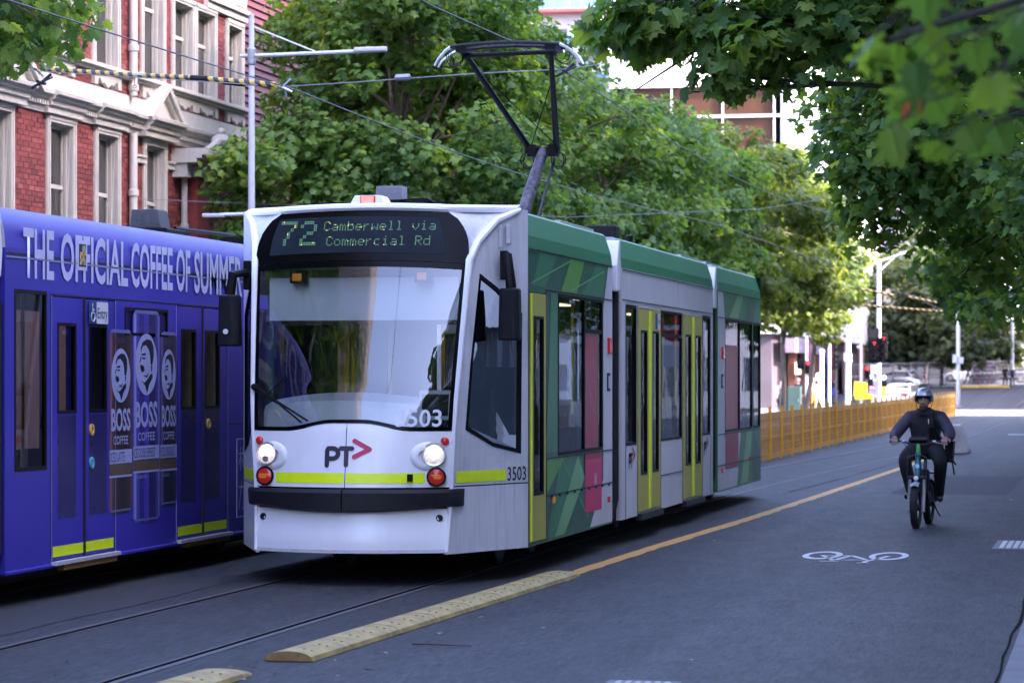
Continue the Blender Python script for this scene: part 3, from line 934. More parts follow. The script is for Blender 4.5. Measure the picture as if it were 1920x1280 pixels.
def section(root, y0, y1, holes, skin, roofm, glass_m, zt=2.98, hw=HW, both=True, roof=True):
    """one articulated body section: two pierced sides, cant rail and roof deck, inner lining"""
    for s in ((1, -1) if both else (1,)):
        mb = MB()
        mb.holed([(y0, .27), (y1, .27), (y1, zt), (y0, zt)], holes, lambda a, z: (s * hw, a, z), 0, lambda a, z: (s * (hw - .06), a, z))
        mb.build('side_panel', skin, root)
    prof = [(hw, zt), (hw - .012, 3.09), (hw - .075, 3.29), (hw - .1, 3.312), (hw - .2, 3.315)]
    for s in (1, -1):
        mb = MB(); mb.grid([[(s * x, y, z) for x, z in prof] for y in (y0, y1)])
        mb.build('cant_rail', roofm, root)
    mb = MB()
    pr = [(-(hw - .2), 3.315), (-.6, 3.345), (0, 3.355), (.6, 3.345), (hw - .2, 3.315)]
    mb.grid([[(x, y, z) for x, z in pr] for y in (y0, y1)])
    for y in (y0, y1):
        mb.poly([(x, y, z) for x, z in prof[::-1]] + [(-x, y, z) for x, z in prof])
    mb.build('roof', GREYWHITE if roofm is not BLUE else GREYWHITE, root)

BLUE = pm('purple_wrap', srgb(60, 50, 164), .42, var=.06, scale=1.2, streak=.06, spec=.35)

def side_window(root, y0, y1, z0, z1, gm, divs=(), hop=None, x=HW, name='window'):
    f = MB()
    t = .028
    X0, X1 = x - .05, x + .004
    f.box(X0, X1, y0, y0 + t, z0, z1); f.box(X0, X1, y1 - t, y1, z0, z1)
    f.box(X0, X1, y0 + t, y1 - t, z0, z0 + t); f.box(X0, X1, y0 + t, y1 - t, z1 - t, z1)
    for d in divs: f.box(X0, X1, d - .02, d + .02, z0 + t, z1 - t)
    if hop:
        a, b, c = hop
        f.box(X0, X1, a, b, c - .02, c + .02)
    w = f.build(name, BLACK, root)
    g = MB(); g.poly([(x - .012, y0 + t, z0 + t), (x - .012, y1 - t, z0 + t), (x - .012, y1 - t, z1 - t), (x - .012, y0 + t, z1 - t)])
    g.build('pane', gm, w, recalc=False)
    return w

def door_leaf(root, y0, y1, gz0, gz1, ga, gb, skin, edge=None, z0=.31, z1=2.57, x=HW, film=None, proud=.012):
    x += proud - .012
    mb = MB()
    mb.holed([(y0 + .008, z0), (y1 - .008, z0), (y1 - .008, z1), (y0 + .008, z1)], [[(ga, gz0), (gb, gz0), (gb, gz1), (ga, gz1)]],
             lambda a, z: (x + .012, a, z), 0, lambda a, z: (x - .035, a, z))
    d = mb.build('door', skin, root)
    f = MB(); t = .022
    f.box(x - .02, x + .016, ga - .004, ga + t, gz0 - .004, gz1 + .004); f.box(x - .02, x + .016, gb - t, gb + .004, gz0 - .004, gz1 + .004)
    f.box(x - .02, x + .016, ga + t, gb - t, gz0 - .004, gz0 + t); f.box(x - .02, x + .016, ga + t, gb - t, gz1 - t, gz1 + .004)
    f.build('frame', BLACK, d)
    g = MB(); g.poly([(x - .002, ga + t, gz0), (x - .002, gb - t, gz0), (x - .002, gb - t, gz1), (x - .002, ga + t, gz1)])
    g.build('pane', film or GLASS_S, d, recalc=False)
    if edge:
        e = MB()
        for a, b in edge: e.box(x + .0, x + .02, a, b, z0 + .01, z1 - .01)
        e.build('edge_strip', LIME, d)
    return d

def wheels(root, ylist, hw=HW):
    for yc in ylist:
        mb = MB()
        mb.box(-1.0, 1.0, yc - 1.15, yc + 1.15, .3, .55)
        mb.box(-1.06, -.86, yc - 1.2, yc + 1.2, .22, .45); mb.box(.86, 1.06, yc - 1.2, yc + 1.2, .22, .45)
        b = mb.build('bogie', RUBBER, root)
        for dy in (-.75, .75):
            for s in (-1, 1):
                w = MB(); w.lathe([(.0, -.06), (.26, -.06), (.30, -.05), (.30, .05), (.33, .055), (.33, .075), (.0, .075)], (s * .745, yc + dy, .33), (-s, 0, 0), 20)
                w.build('wheel', DARKMETAL, b)

# ---------------------------------------------------------------- the green and white tram
GT = thing('tram', (-6.52, TY, 0), 'white and green tram with yellow doors and lit headlights, route 72', 'tram', 'trams')
D = lambda Y: Y - TY
# front skirt, bumper, nose panels
mb = MB(); front_grid(mb, -1, 1, .285, lambda u: .665 - .0 * u, 24, 6)
mb.build('front_skirt', WHITE, GT, smooth=True)
mb = MB()
front_grid(mb, -.985, .985, .30, .315, 24, 1, 0, .012); mb.build('skirt_lip', WHITE_DIRTY, GT, smooth=True)
for s, u0, u1 in ((-1, -1.09, -.006), (1, .006, 1.09)):
    mb = MB(); rws = []
    n = 16
    for i in range(n + 1):
        u = u0 + (u1 - u0) * i / n
        uc = max(-1, min(1, u))
        zb = .638 + .045 * uc * uc; zt = .835
        e = max(0, abs(u) - 1) * 1.2
        P = []
        for z, o in ((zb, -.05), (zb, .06), (zb + .02, .095), (zt - .03, .10), (zt, .07), (zt, -.05)):
            p = CF(uc, z); P.append((p[0] + (u - uc) * .9, p[1] - o + e * 1.0, z))
        rws.append(P + [P[0]])
    mb.grid(rws); mb.poly(rws[0][:-1]); mb.poly(rws[-1][:-1][::-1])
    mb.build('bumper', DARKGREY, GT, smooth=True)
def ztop(u): return 1.335 + .065 * sstep(.58, .12, abs(u)) if False else 1.335 + .065 * (1 - sstep(.15, .62, abs(u)))
for u0, u1 in ((-.995, -.004), (.004, .995)):
    mb = MB(); front_grid(mb, u0, u1, .85, ztop, 20, 10)
    mb.build('nose_panel', WHITE, GT, smooth=True)
mb = MB(); front_grid(mb, -.999, .999, .30, 1.36, 20, 8, 0, -.03); mb.build('nose_backing', BLACK, GT, smooth=True)
# lime band across the nose and round the corner
mb = MB(); front_grid(mb, -.75, -.012, .885, .975, 12, 1, 0, .003); front_grid(mb, .012, .76, .885, .975, 12, 1, 0, .003)
mb.build('reflective_band', LIME, GT)
# headlamps: fairing, chrome ring, lit lens, red lamp below, small marker above
for s in (-1, 1):
    c = Vector(CF(s * .835, 1.135)); nrm = Vector((s * .12, -1, .05)).normalized()
    fair = MB()
    rws = []
    for j in range(9):
        row = []
        for i in range(25):
            a = 2 * math.pi * i / 24; rr_ = .5 + .5 * j / 8
            px_, pz_ = c.x - s * .05 + math.cos(a) * .15 * rr_, 1.12 + math.sin(a) * .125 * rr_
            lift = .022 * (1 - ((j / 8) ** 3))
            row.append(CFx(max(-cw(pz_) * .99, min(cw(pz_) * .99, px_)), pz_, lift + .002))
        rws.append(row)
    fair.grid(rws); fair.build('headlight_fairing', WHITE, GT, smooth=True)
    h = MB(); h.lathe([(.101, -.02), (.104, .02), (.1, .032), (.088, .03), (.086, .018)], c + nrm * .012, nrm, 28)
    hb = h.build('headlight', ALU, GT, smooth=True)
    l = MB(); l.lathe([(.087, .016), (.075, .03), (.045, .04), (.0, .043)], c + nrm * .012, nrm, 28); l.build('lens', HEADLAMP, hb, smooth=True)
    l = MB(); l.lathe([(.03, .038), (.028, .05), (.0, .052)], c + nrm * .012 + Vector((0, 0, -.045)), nrm, 16); l.build('bulb_cover', ALU, hb, smooth=True)
    l = MB(); l.lathe([(.05, .042), (.035, .049), (.0, .052)], c + nrm * .012 + Vector((0, 0, .02)), nrm, 20); l.build('bulb', BULB, hb, smooth=True)
    c2 = Vector(CF(s * .865, .94))
    h = MB(); h.lathe([(.082, -.02), (.085, .03), (.078, .036)], c2 + nrm * .004, nrm, 24); tb = h.build('brake_light', BLACK, GT, smooth=True)
    l = MB(); l.lathe([(.077, .03), (.06, .04), (.0, .045)], c2 + nrm * .004, nrm, 24); l.build('lens', REDLENS, tb, smooth=True)
    l = MB()
    for k in range(3): l.obox(c2 + nrm * .048 + Vector((0, 0, -.014 + .014 * k)), (.05 - .008 * abs(k - 1), 0, 0), nrm * .002, (0, 0, .0045))
    l.build('filament_bars', AMBER, tb)
    c3 = Vector(CF(s * .925, 1.25)); l = MB(); l.lathe([(.036, -.02), (.036, .012), (.026, .02), (.0, .022)], c3, nrm, 16); l.build('marker_light', REDLENS, GT, smooth=True)
    c4 = Vector(CF(s * .91, .585)); l = MB(); l.lathe([(.03, -.01), (.03, .012), (.02, .014), (.018, .004), (0, .004)], c4, nrm, 16); l.build('jacking_socket', DARKGREY, GT, smooth=True)
l = MB(); l.obox(Vector(CFx(.56, .935, .02)), (.022, 0, 0), (0, .02, 0), (0, 0, .032)); l.build('camera_block', BLACK, GT, bev=.004)
# operator's mark on the nose and fleet numbers
PINKMARK = pm('print_crimson', srgb(196, 36, 84), .45); NAVY = pm('print_navy', srgb(44, 34, 58), .45)
def pt_logo(parent, o, u, w, h, warpfn=None, off=.003):
    o = Vector(o); u = Vector(u); v = Vector((0, 0, 1)); n = u.cross(v).normalized()
    parts = []
    def stroke(pts, t, mat):
        m_ = MB(); P = [Vector((p[0] * w, p[1] * h, 0)) for p in pts]
        for a, b in zip(P, P[1:]):
            d = (b - a).normalized(); q = Vector((-d.y, d.x, 0)) * t * h / 2; e = d * t * h / 2
            k = 6; ring = []
            for i in range(k + 1):
                an = math.pi * i / k; ring.append(b + d * math.sin(an) * t * h / 2 - q * -math.cos(an))
            for i in range(k + 1):
                an = math.pi * i / k; ring.append(a - d * math.sin(an) * t * h / 2 - q * math.cos(an))
            m_.poly([o + u * r_.x + v * r_.y + n * off for r_ in ring])
        return parts.append((m_, mat))
    arc = [(.2 + .14 * math.cos(t) * 1.0, .5 + .2 * math.sin(t)) for t in [math.pi * 2 * i / 14 for i in range(15)]]
    stroke([(.05, .08), (.05, .6), (.075, .67), (.17, .67)] + [(.17 + .115 * math.cos(t), .495 + .175 * math.sin(t)) for t in [math.pi * (.5 - i / 10) for i in range(1, 10)]] + [(.17, .32), (.06, .32)], .165, NAVY)
    stroke([(.34, .67), (.57, .67)], .165, NAVY); stroke([(.455, .1), (.455, .67)], .165, NAVY)
    stroke([(.62, .93), (.93, .64)], .165, PINKMARK); stroke([(.93, .64), (.62, .38)], .165, PINKMARK)
    for m_, mat in parts:
        ob = m_.build('operator_mark', mat, parent, recalc=False)
        if warpfn: warp(ob, warpfn)
pt_logo(GT, (-.19, 0, 1.02), (1, 0, 0), .43, .25, lambda v: Vector(CFx(v.x, v.z, .005)))
ob = text('3503', .385, .15, (.425, 0, 1.375), (1, 0, 0), (0, 0, 1), LETTERWHITE, GT, 'fleet_number', .012)
warp(ob, lambda v: Vector(CFx(v.x, v.z, .006)))
# windscreen
zlo = lambda u: ztop(u) + .006
zhi = lambda u: 2.795 + .035 * (1 - u * u)
mb = MB(); front_grid(mb, -.945, .945, lambda u: zlo(u) + .03, lambda u: zhi(u) - .05, 26, 14)
mb.build('windscreen', GLASS_W, GT, smooth=2, recalc=False)
mb = MB()
front_grid(mb, -.998, -.944, zlo, zhi, 2, 14, 0, .003); front_grid(mb, .944, .998, zlo, zhi, 2, 14, 0, .003)
front_grid(mb, -.945, .945, zlo, lambda u: zlo(u) + .032, 26, 1, 0, .003); front_grid(mb, -.945, .945, lambda u: zhi(u) - .052, zhi, 26, 1, 0, .003)
GLOSSBLACK = pm('gloss_black', (.002, .002, .0025), .2, var=.2, scale=5, spec=.1)
mb.build('windscreen_border', GLOSSBLACK, GT, smooth=True)
# destination display
HD = [(2.80, .975), (2.9, .975), (3.0, .965), (3.1, .93), (3.2, .86), (3.272, .75)]
mb = MB(); rws = []
for j in range(9):
    row = []
    for i in range(25):
        q = -1 + 2 * i / 24
        z0 = 2.80 + .035 * (1 - q * q); z1 = 3.262 + .02 * (1 - q * q)
        z = z0 + (z1 - z0) * j / 8
        row.append(CFx(q * interp(HD, z), z, .002))
    rws.append(row)
mb.grid(rws); mb.build('display_surround', GLOSSBLACK, GT, smooth=True)
LEDPANEL = pm('led_panel', (.012, .018, .024), .4, var=.3, scale=3, spec=.08)
mb = MB(); rws = []
for j in range(5):
    row = []
    for i in range(21):
        q = -1 + 2 * i / 20; z = 2.885 + .325 * j / 4
        row.append(CFx(q * (.80 - .07 * (j / 4) ** 2) - .04, z + .02 * (1 - q * q), .005))
    rws.append(row)
mb.grid(rws); disp = mb.build('destination_display', LEDPANEL, GT, smooth=True)
GLY = {'C': ['01110', '10001', '10000', '10000', '10000', '10001', '01110'], 'a': ['00000', '00000', '01110', '00001', '01111', '10001', '01111'],
       'm': ['00000', '00000', '11010', '10101', '10101', '10101', '10101'], 'b': ['10000', '10000', '11110', '10001', '10001', '10001', '11110'],
       'e': ['00000', '00000', '01110', '10001', '11111', '10000', '01110'], 'r': ['00000', '00000', '10110', '11000', '10000', '10000', '10000'],
       'w': ['00000', '00000', '10001', '10001', '10101', '11011', '10001'], 'l': ['01100', '00100', '00100', '00100', '00100', '00100', '01110'],
       'v': ['00000', '00000', '10001', '10001', '10001', '01010', '00100'], 'i': ['00100', '00000', '01100', '00100', '00100', '00100', '01110'],
       'o': ['00000', '00000', '01110', '10001', '10001', '10001', '01110'], 'c': ['00000', '00000', '01110', '10000', '10000', '10000', '01110'],
       'R': ['11110', '10001', '10001', '11110', '10100', '10010', '10001'], 'd': ['00001', '00001', '01111', '10001', '10001', '10001', '01111'],
       '7': ['11111', '00001', '00010', '00100', '00100', '01000', '01000'], '2': ['01110', '10001', '00001', '00110', '01000', '10000', '11111'], ' ': ['00000'] * 7}
LED = pm('led_dot', (.05, .09, .06), .4, emit=(.08, .4, .13), es=.045); LEDY = pm('led_dot_lit', (.3, .28, .05), .4, emit=(.85, .8, .15), es=.07)
mb = MB(); rr = random.Random(2)
def dots(s, x0, z1, p, k=1):
    for ci, ch in enumerate(s):
        for r_, line in enumerate(GLY[ch]):
            for c_, bit in enumerate(line):
                if bit == '1':
                    for kk in range(k):
                        for kj in range(k):
                            x = x0 + p * ((ci * 6 + c_) * k + kk); z = z1 - p * (r_ * k + kj)
                            h = p * .36
                            mb.poly([CFx(x - h, z - h, .008), CFx(x + h, z - h, .008), CFx(x + h, z + h, .008), CFx(x - h, z + h, .008)], 1 if rr.random() < .07 else 0)
dots('72', -.745, 3.185, .0158, 2); dots('Camberwell via', -.335, 3.18, .0122); dots('Commercial Rd', -.30, 3.045, .0122)
mb.build('led_lettering', [LED, LEDY], disp, recalc=False)
# header lip and brow
mb = MB(); rws = []
for j, (dy, z) in enumerate(((-.012, 3.262), (-.03, 3.285), (-.02, 3.31), (.12, 3.335), (.6, 3.34))):
    row = []
    for i in range(33):
        x = -1.27 + 2.54 * i / 32
        ax = abs(x)
        if ax <= .76: p = CFx(x, 3.27)[1]; zz = z + .02 * (1 - (ax / .76) ** 2)
        else:
            t = (ax - .76) / (1.27 - .76); p = CFx(.76, 3.27)[1] * (1 - t) + (24.74 - TY) * t; zz = z + .02 * t
        row.append((x, min(p + dy * (1 - .3 * (ax / 1.27)), D(24.86)), zz))
    rws.append(row)
mb.grid(rws); mb.build('brow', WHITE, GT, smooth=True)
# side bevels of the cab with the angled window, upper scoops
CW = [(.19, 2.72), (.5, 2.60), (.90, 2.38), (.90, 1.12), (.52, 1.19), (.15, 1.345), (.155, 1.9)]
FIN = [(2.83, 0), (3.0, .12), (3.2, .42), (3.31, .85)]
for s in (1, -1):
    mb = MB()
    mb.holed([(0, .86), (1, .86), (1, 3.31), (.85, 3.31), (.42, 3.2), (.12, 3.0), (0, 2.83), (0, 2.2), (0, 1.6), (0, 1.34)], [CW], lambda t, z: bev(s, t, z), 0, lambda t, z: bev(s, t, z, -.04))
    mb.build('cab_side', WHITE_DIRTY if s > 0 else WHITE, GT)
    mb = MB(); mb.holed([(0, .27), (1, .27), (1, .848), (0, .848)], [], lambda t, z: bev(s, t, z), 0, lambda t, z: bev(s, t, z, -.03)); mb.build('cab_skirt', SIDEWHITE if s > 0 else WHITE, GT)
    mb = MB(); mb.holed([(.01, .29), (.99, .29), (.99, .9), (.01, .9)], [], lambda t, z: bev(s, t, z, -.035)); mb.build('cab_backing', BLACK, GT)
    cx = sum(p[0] for p in CW) / len(CW); cz = sum(p[1] for p in CW) / len(CW)
    inner = [(cx + (p[0] - cx) * .9, cz + (p[1] - cz) * .945) for p in CW]
    mb = MB(); mb.holed(CW, [inner], lambda t, z: bev(s, t, z, .004), 0, lambda t, z: bev(s, t, z, -.03)); wf = mb.build('cab_window', GLOSSBLACK, GT)
    mb = MB(); mb.holed(inner, [], lambda t, z: bev(s, t, z, -.008)); mb.build('pane', GLASS_S, wf, recalc=False)
    mb = MB(); rws = []
    for j in range(9):
        z = 2.83 + .475 * j / 8
        a = Vector(CFx(s * interp(HD, min(z, 3.272)), min(z, 3.285)))
        b_ = Vector(bev(s, interp(FIN, z), z))
        rws.append([a.lerp(b_, t) + Vector((0, .05 * math.sin(math.pi * t), 0)) for t in (0, .2, .45, .7, .9, 1)])
    mb.grid(rws); mb.build('upper_scoop', WHITE_DIRTY, GT, smooth=2)
    # rolled white edge of the pillar sweeping up into the roof
    pts_ = [bev(s, .0, z) for z in (.29, .8)] + [bev(s, 0, z) for z in (.9, 1.34, 1.6, 2.2, 2.6, 2.83)] + [bev(s, interp(FIN, z), z) for z in (2.92, 3.0, 3.1, 3.2, 3.26, 3.31)]
    mb = MB(); mb.tube(pts_, [.018] * 4 + [.022, .026, .03, .034, .034, .034, .034, .034, .03, .02], 8); mb.build('pillar_edge', WHITE, GT, smooth=True)
    # marker lamp, mirror bracket, hose-like arm and mirror housing
    if s > 0:
        mb = MB(); mb.obox(bev(s, .62, 3.08, .02), (.0, .02, 0), (.02, 0, 0), (0, 0, .085)); mb.obox(bev(s, .5, 3.06, .012), (.006, .012, 0), (.01, 0, 0), (0, 0, .1)); mb.build('side_marker', GREYWHITE, GT, bev=.005)
        b0 = Vector(bev(s, .55, 2.80)); m0 = Vector((1.30, D(24.27), 2.35)); 
        arm = [b0 + Vector((.03, -.03, .08)), b0 + Vector((.09, -.14, .08)), m0 + Vector((0, -.01, .36)), m0 + Vector((.01, 0, .24))]
    else:
        b0 = Vector(bev(s, .25, 2.72)); m0 = Vector((-1.20, D(24.0), 2.30))
        arm = [b0 + Vector((-.02, -.03, .0)), b0 + Vector((-.03, -.12, .02)), m0 + Vector((.03, 0, .42)), m0 + Vector((0, 0, .24))]
    mb = MB(); mb.obox(b0 + Vector((s * .03, -.03, 0)), (.03, 0, 0), (0, .05, 0), (0, 0, .13)); mi = mb.build('mirror', BLACK, GT, bev=.008)
    mb = MB(); mb.tube(arm, [.035, .036, .045, .05], 8); mb.build('mirror_arm', BLACK, mi, smooth=True)
    mb = MB()
    mb.prism([(-.055, -.075), (.055, -.095), (.1, -.06), (.1, .06), (.06, .08), (-.06, .08), (-.1, .05), (-.1, -.06)], 'z', -.22, .22)
    mb.v = [tuple(Vector((v[0] * (1 - .12 * (v[2] > .2)), v[1], v[2] + (.02 if v[2] > .2 else 0))) + m0) for v in mb.v]
    mb.build('mirror_housing', DARKGREY, mi, bev=.018)
    if s < 0:
        mb = MB(); mb.lathe([(.024, 0), (.024, .006), (0, .007)], m0 + Vector((-.01, -.092, -.09)), (0, -1, 0), 16); mb.build('sticker', LETTERWHITE, mi)
mb = MB(); mb.holed([(.05, .885), (.70, .885), (.70, .985), (.05, .985)], [], lambda t, z: bev(1, t, z, .003)); mb.build('reflective_band', LIME, GT, recalc=False)
mb = MB(); mb.holed([(.02, .885), (.95, .885), (.95, .985), (.02, .985)], [], lambda t, z: bev(-1, t, z, .003)); mb.build('reflective_band', LIME, GT, recalc=False)
a, b_ = Vector(bev(1, .72, .88)), Vector(bev(1, .97, .88))
text('3503', (b_ - a).length, .125, a, (b_ - a), (0, 0, 1), INK, GT, 'fleet_number', .006, .004)
# wipers
mb = MB()
p0 = Vector(CFx(-.90, 1.72, .02))
for dz, e in ((0, (-.36, 1.425)), (-.03, (-.42, 1.41))):
    mb.tube([p0 + Vector((0, 0, dz)), Vector(CFx(-.64, 1.58 + dz * .4, .035)), Vector(CFx(e[0], e[1], .02))], .009, 6)
mb.lathe([(.03, -.01), (.03, .03), (0, .035)], p0, (0, -1, 0), 10)
mb.tube([Vector(CFx(-.80, 1.62, .03)), Vector(CFx(-.62, 1.80, .02))], .007, 6)
mb.build('wiper', BLACK, GT)
# things behind the windscreen: blind, amber repeaters, console, monitor, partition
BLIND = pm('sun_blind', (.74, .78, .82), .7, var=.04, scale=2)
mb = MB(); mb.box(-.88, .86, D(24.16), D(24.17), 2.31, 2.69); mb.box(-.90, .88, D(24.15), D(24.18), 2.27, 2.31, 1); mb.build('sun_blind', [BLIND, DARKGREY], GT)
mb = MB(); mb.box(-.93, .93, D(24.12), D(24.16), 2.70, 2.76, 0); mb.build('blind_rail', DARKGREY, GT)
mb = MB(); mb.box(-.95, .95, D(24.22), D(24.26), 2.70, 2.95); mb.build('header_lining', GREYWHITE, GT)
for x in (-.58, .56):
    mb = MB(); mb.box(x - .07, x + .07, D(24.02), D(24.13), 2.64, 2.745, 0); mb.box(x - .045, x + .04, D(24.012), D(24.02), 2.66, 2.725, 1); mb.build('amber_repeater', [BLACK, AMBER], GT)
mb = MB(); rws = []
for i in range(17):
    q = -1 + 2 * i / 16; x = -.88 + .74 + q * .74
    y = D(23.86) + .12 * q * q
    rws.append([(x, y, 1.36), (x, y + .01, 1.5 + .0 * q), (x, y + .06, 1.60 - .05 * q * q), (x, y + .35, 1.67 - .07 * q * q), (x, y + .5, 1.66 - .08 * q * q)])
mb.grid(rws); mb.build('console', pm('console_white', (.68, .72, .74), .45, var=.05), GT, smooth=True)
mb = MB(); mb.obox((.68, D(24.05), 1.56), (.15, 0, 0), (0, .03, .0), (0, .03, .13)); mb.obox((.68, D(24.016), 1.56), (.12, 0, 0), (0, .004, 0), (0, .02, .095), 1); mb.build('driver_monitor', [GREYWHITE, BLACK], GT, bev=.004)
cp = MB()
yp = D(25.85)
cp.box(-1.25, -.72, yp, yp + .05, .4, 2.7, 0); cp.box(-.72, -.6, yp, yp + .05, .4, 2.7, 1); cp.box(-.40, -.33, yp, yp + .05, .4, 2.7, 2)
cp.box(-.33, -.22, yp, yp + .06, .4, 2.7, 2); cp.box(-.22, -.18, yp - .02, yp + .05, .4, 2.7, 3); cp.box(-.18, .1, yp + .01, yp + .05, .4, 2.7, 0)
cp.box(.1, .24, yp - .02, yp + .05, .4, 2.7, 2); cp.box(.55, .72, yp, yp + .05, .4, 2.7, 2); cp.box(.72, 1.25, yp, yp + .05, .4, 1.9, 0); cp.box(-1.25, 1.25, yp, yp + .05, 2.5, 2.72, 0)
cp.box(-.6, -.4, yp, yp + .05, .4, 1.55, 0); cp.box(.24, .55, yp, yp + .05, .4, 1.5, 0)
cp.build('cab_partition', [ROOMDARK, AMBERPANEL, INSIDE, GRAB], GT)
mb = MB()
for x, y in ((-.56, 25.6), (-.5, 25.62)): mb.tube([(x, D(y), .5), (x, D(y), 2.6)], .022, 8)
mb.tube([(-.62, D(25.6), 2.15), (-.5, D(25.55), 2.22), (-.42, D(25.6), 2.3)], .018, 8)
mb.tube([(.62, D(26.2), 2.26), (.95, D(26.2), 2.26)], .022, 8)
for x in (.68, .86): mb.tube([(x, D(26.2), 2.26), (x - .04, D(26.2), 2.02), (x + .06, D(26.2), 2.02), (x, D(26.2), 2.26)], .01, 6)
mb.build('cab_grab_rail', GRAB, GT, smooth=True)
HIVIS = pm('hi_vis_orange', (.85, .14, .02), .8, var=.1)
mb = MB(); mb.box(.52, 1.0, D(24.9), D(25.0), 1.0, 1.72, 0); mb.box(.52, 1.0, D(24.5), D(24.95), .85, 1.0, 0); mb.box(.62, .9, D(24.9), D(24.98), 1.75, 1.98, 0)
mb.build('driver_seat', BLACK, GT, bev=.04)
INGLOW = pm('saloon_glow', (.8, .75, .6), .5, emit=(1, .8, .5), es=.35)  # glow strips added to brighten the saloon behind the glass
for y in (28.0, 30.6, 32.4, 34.6, 38.4, 40.2):
    mb = MB(); mb.box(-.45, -.3, D(y), D(y) + .8, 2.715, 2.735); mb.box(.3, .45, D(y), D(y) + .8, 2.715, 2.735); mb.build('ceiling_glow_strip', INGLOW, GT)
# ---- body sections
S1 = (24.85, 29.2); S2 = (29.78, 36.8); S3 = (37.25, 41.93)
def rc(a, b, z0, z1): return [(D(a), z0), (D(b), z0), (D(b), z1), (D(a), z1)]
section(GT, D(S1[0]), D(S1[1]), [rc(24.9, 25.62, .3, 2.58), rc(26.25, 28.62, 1.06, 2.6)], G_DARK, GREEN_TOP, GLASS_S)
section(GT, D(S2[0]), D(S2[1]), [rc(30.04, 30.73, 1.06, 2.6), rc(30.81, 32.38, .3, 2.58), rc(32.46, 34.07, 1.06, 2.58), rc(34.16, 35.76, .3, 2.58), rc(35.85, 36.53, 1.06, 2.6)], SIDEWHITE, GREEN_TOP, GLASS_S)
section(GT, D(S3[0]), D(S3[1]), [rc(37.98, 40.9, 1.06, 2.6), rc(41.02, 41.85, 1.06, 2.6)], G_MID, GREEN_TOP, GLASS_S)
side_window(GT, D(26.25), D(28.62), 1.06, 2.6, GLASS_S, (D(27.62),), (D(27.64), D(28.6), 2.27))
for a, b in ((30.04, 30.73), (32.46, 34.07), (35.85, 36.53)): side_window(GT, D(a), D(b), 1.06, 2.59, GLASS_S, (), (D(a) + .03, D(b) - .03, 2.3) if b - a > 1 else None)
side_window(GT, D(37.98), D(40.9), 1.06, 2.6, GLASS_S, (D(39.5),)); side_window(GT, D(41.02), D(41.85), 1.06, 2.6, GLASS_S)
door_leaf(GT, D(24.9), D(25.62), .73, 2.36, D(25.05), D(25.5), YELLOWPAINT, [(D(24.91), D(24.96))])
for a, c, b in ((30.81, 31.595, 32.38), (34.16, 34.96, 35.76)):
    door_leaf(GT, D(a), D(c), .72, 2.33, D(a) + .16, D(c) - .2, YELLOWPAINT, [(D(c) - .075, D(c) - .015)])
    door_leaf(GT, D(c), D(b), .72, 2.33, D(c) + .2, D(b) - .16, YELLOWPAINT, [(D(c) + .015, D(c) + .075)])
    mb = MB(); mb.box(HW - .04, HW + .05, D(a), D(b), .22, .29); mb.build('door_step', DARKMETAL, GT)
# printed wrap: shards of green on the first and last sections, red poster strips
def shard(pts_, mat, off=.003, nm='wrap_print'):
    mb = MB(); mb.poly([(HW + off, D(y), z) for y, z in pts_]); mb.build(nm, mat, GT, recalc=False)
shard([(25.75, .3), (26.45, 1.05), (27.1, 1.05), (27.55, .8), (26.9, .3)], G_MID)
shard([(26.1, .3), (27.25, 1.04), (27.62, .8), (26.55, .3)], G_LIGHT, .0045)
shard([(25.7, .72), (25.7, 1.05), (26.6, 1.05)], G_LEAF, .0045)
shard([(26.6, .3), (27.6, .78), (27.7, .3)], G_DARK, .0055)
shard([(28.66, .29), (28.66, 2.5), (28.95, 2.97), (29.19, 2.97), (29.19, .29)], SIDEWHITE)
shard([(27.9, .29), (28.66, .75), (28.66, .29)], SIDEWHITE)
shard([(25.0, 2.64), (25.4, 2.96), (26.2, 2.96), (25.6, 2.64)], G_MID); shard([(26.4, 2.63), (27.2, 2.63), (27.6, 2.96), (26.9, 2.96)], G_LEAF); shard([(27.5, 2.63), (28.6, 2.63), (28.9, 2.96), (28.3, 2.96)], G_MID)
shard([(25.66, 1.1), (26.22, 1.1), (26.22, 2.6), (25.9, 2.6)], G_MID)
for a, b in (((24.98, 2.66), (26.9, 2.94)), ((26.9, 2.65), (28.7, 2.9)), ((25.75, .35), (26.4, 1.03)), ((26.4, 1.03), (27.8, .4))):
    d = Vector((b[0] - a[0], b[1] - a[1])).normalized(); n = Vector((-d.y, d.x)) * .008
    shard([(a[0] - n.x, a[1] - n.y), (a[0] + n.x, a[1] + n.y), (b[0] + n.x, b[1] + n.y), (b[0] - n.x, b[1] - n.y)], G_LIGHT, .0065)
shard([(27.62, .98), (28.55, .98), (28.55, 1.055), (27.62, 1.055)], RED_WRAP, .007)
shard([(27.62, .45), (28.55, .45), (28.55, .98), (27.62, .98)], PINK_WRAP, .007)
REDFILM = pm('red_window_film', srgb(160, 42, 60), .35, var=.1, scale=6)
mb = MB(); mb.poly([(HW - .009, D(27.66), 1.09), (HW - .009, D(28.42), 1.09), (HW - .009, D(28.42), 2.25), (HW - .009, D(27.66), 2.25)]); mb.build('window_film', REDFILM, GT, recalc=False)
text('W', .16, .15, (HW + .008, D(28.1), .68), (0, 1, 0), (0, 0, 1), LETTERWHITE, GT, 'poster_lettering', .01)
text('IT TAKES ONE', .62, .09, (HW - .006, D(27.74), 1.75), (0, .8, -.6), (0, .6, .8), pm('print_pink', srgb(200, 130, 140), .5), GT, 'poster_lettering')
shard([(37.26, .29), (37.26, 2.97), (37.75, 2.97), (37.95, 2.6), (37.95, .29)], SIDEWHITE); shard([(37.95, .29), (37.95, 1.03), (39.6, 1.03), (39.2, .29)], SIDEWHITE)
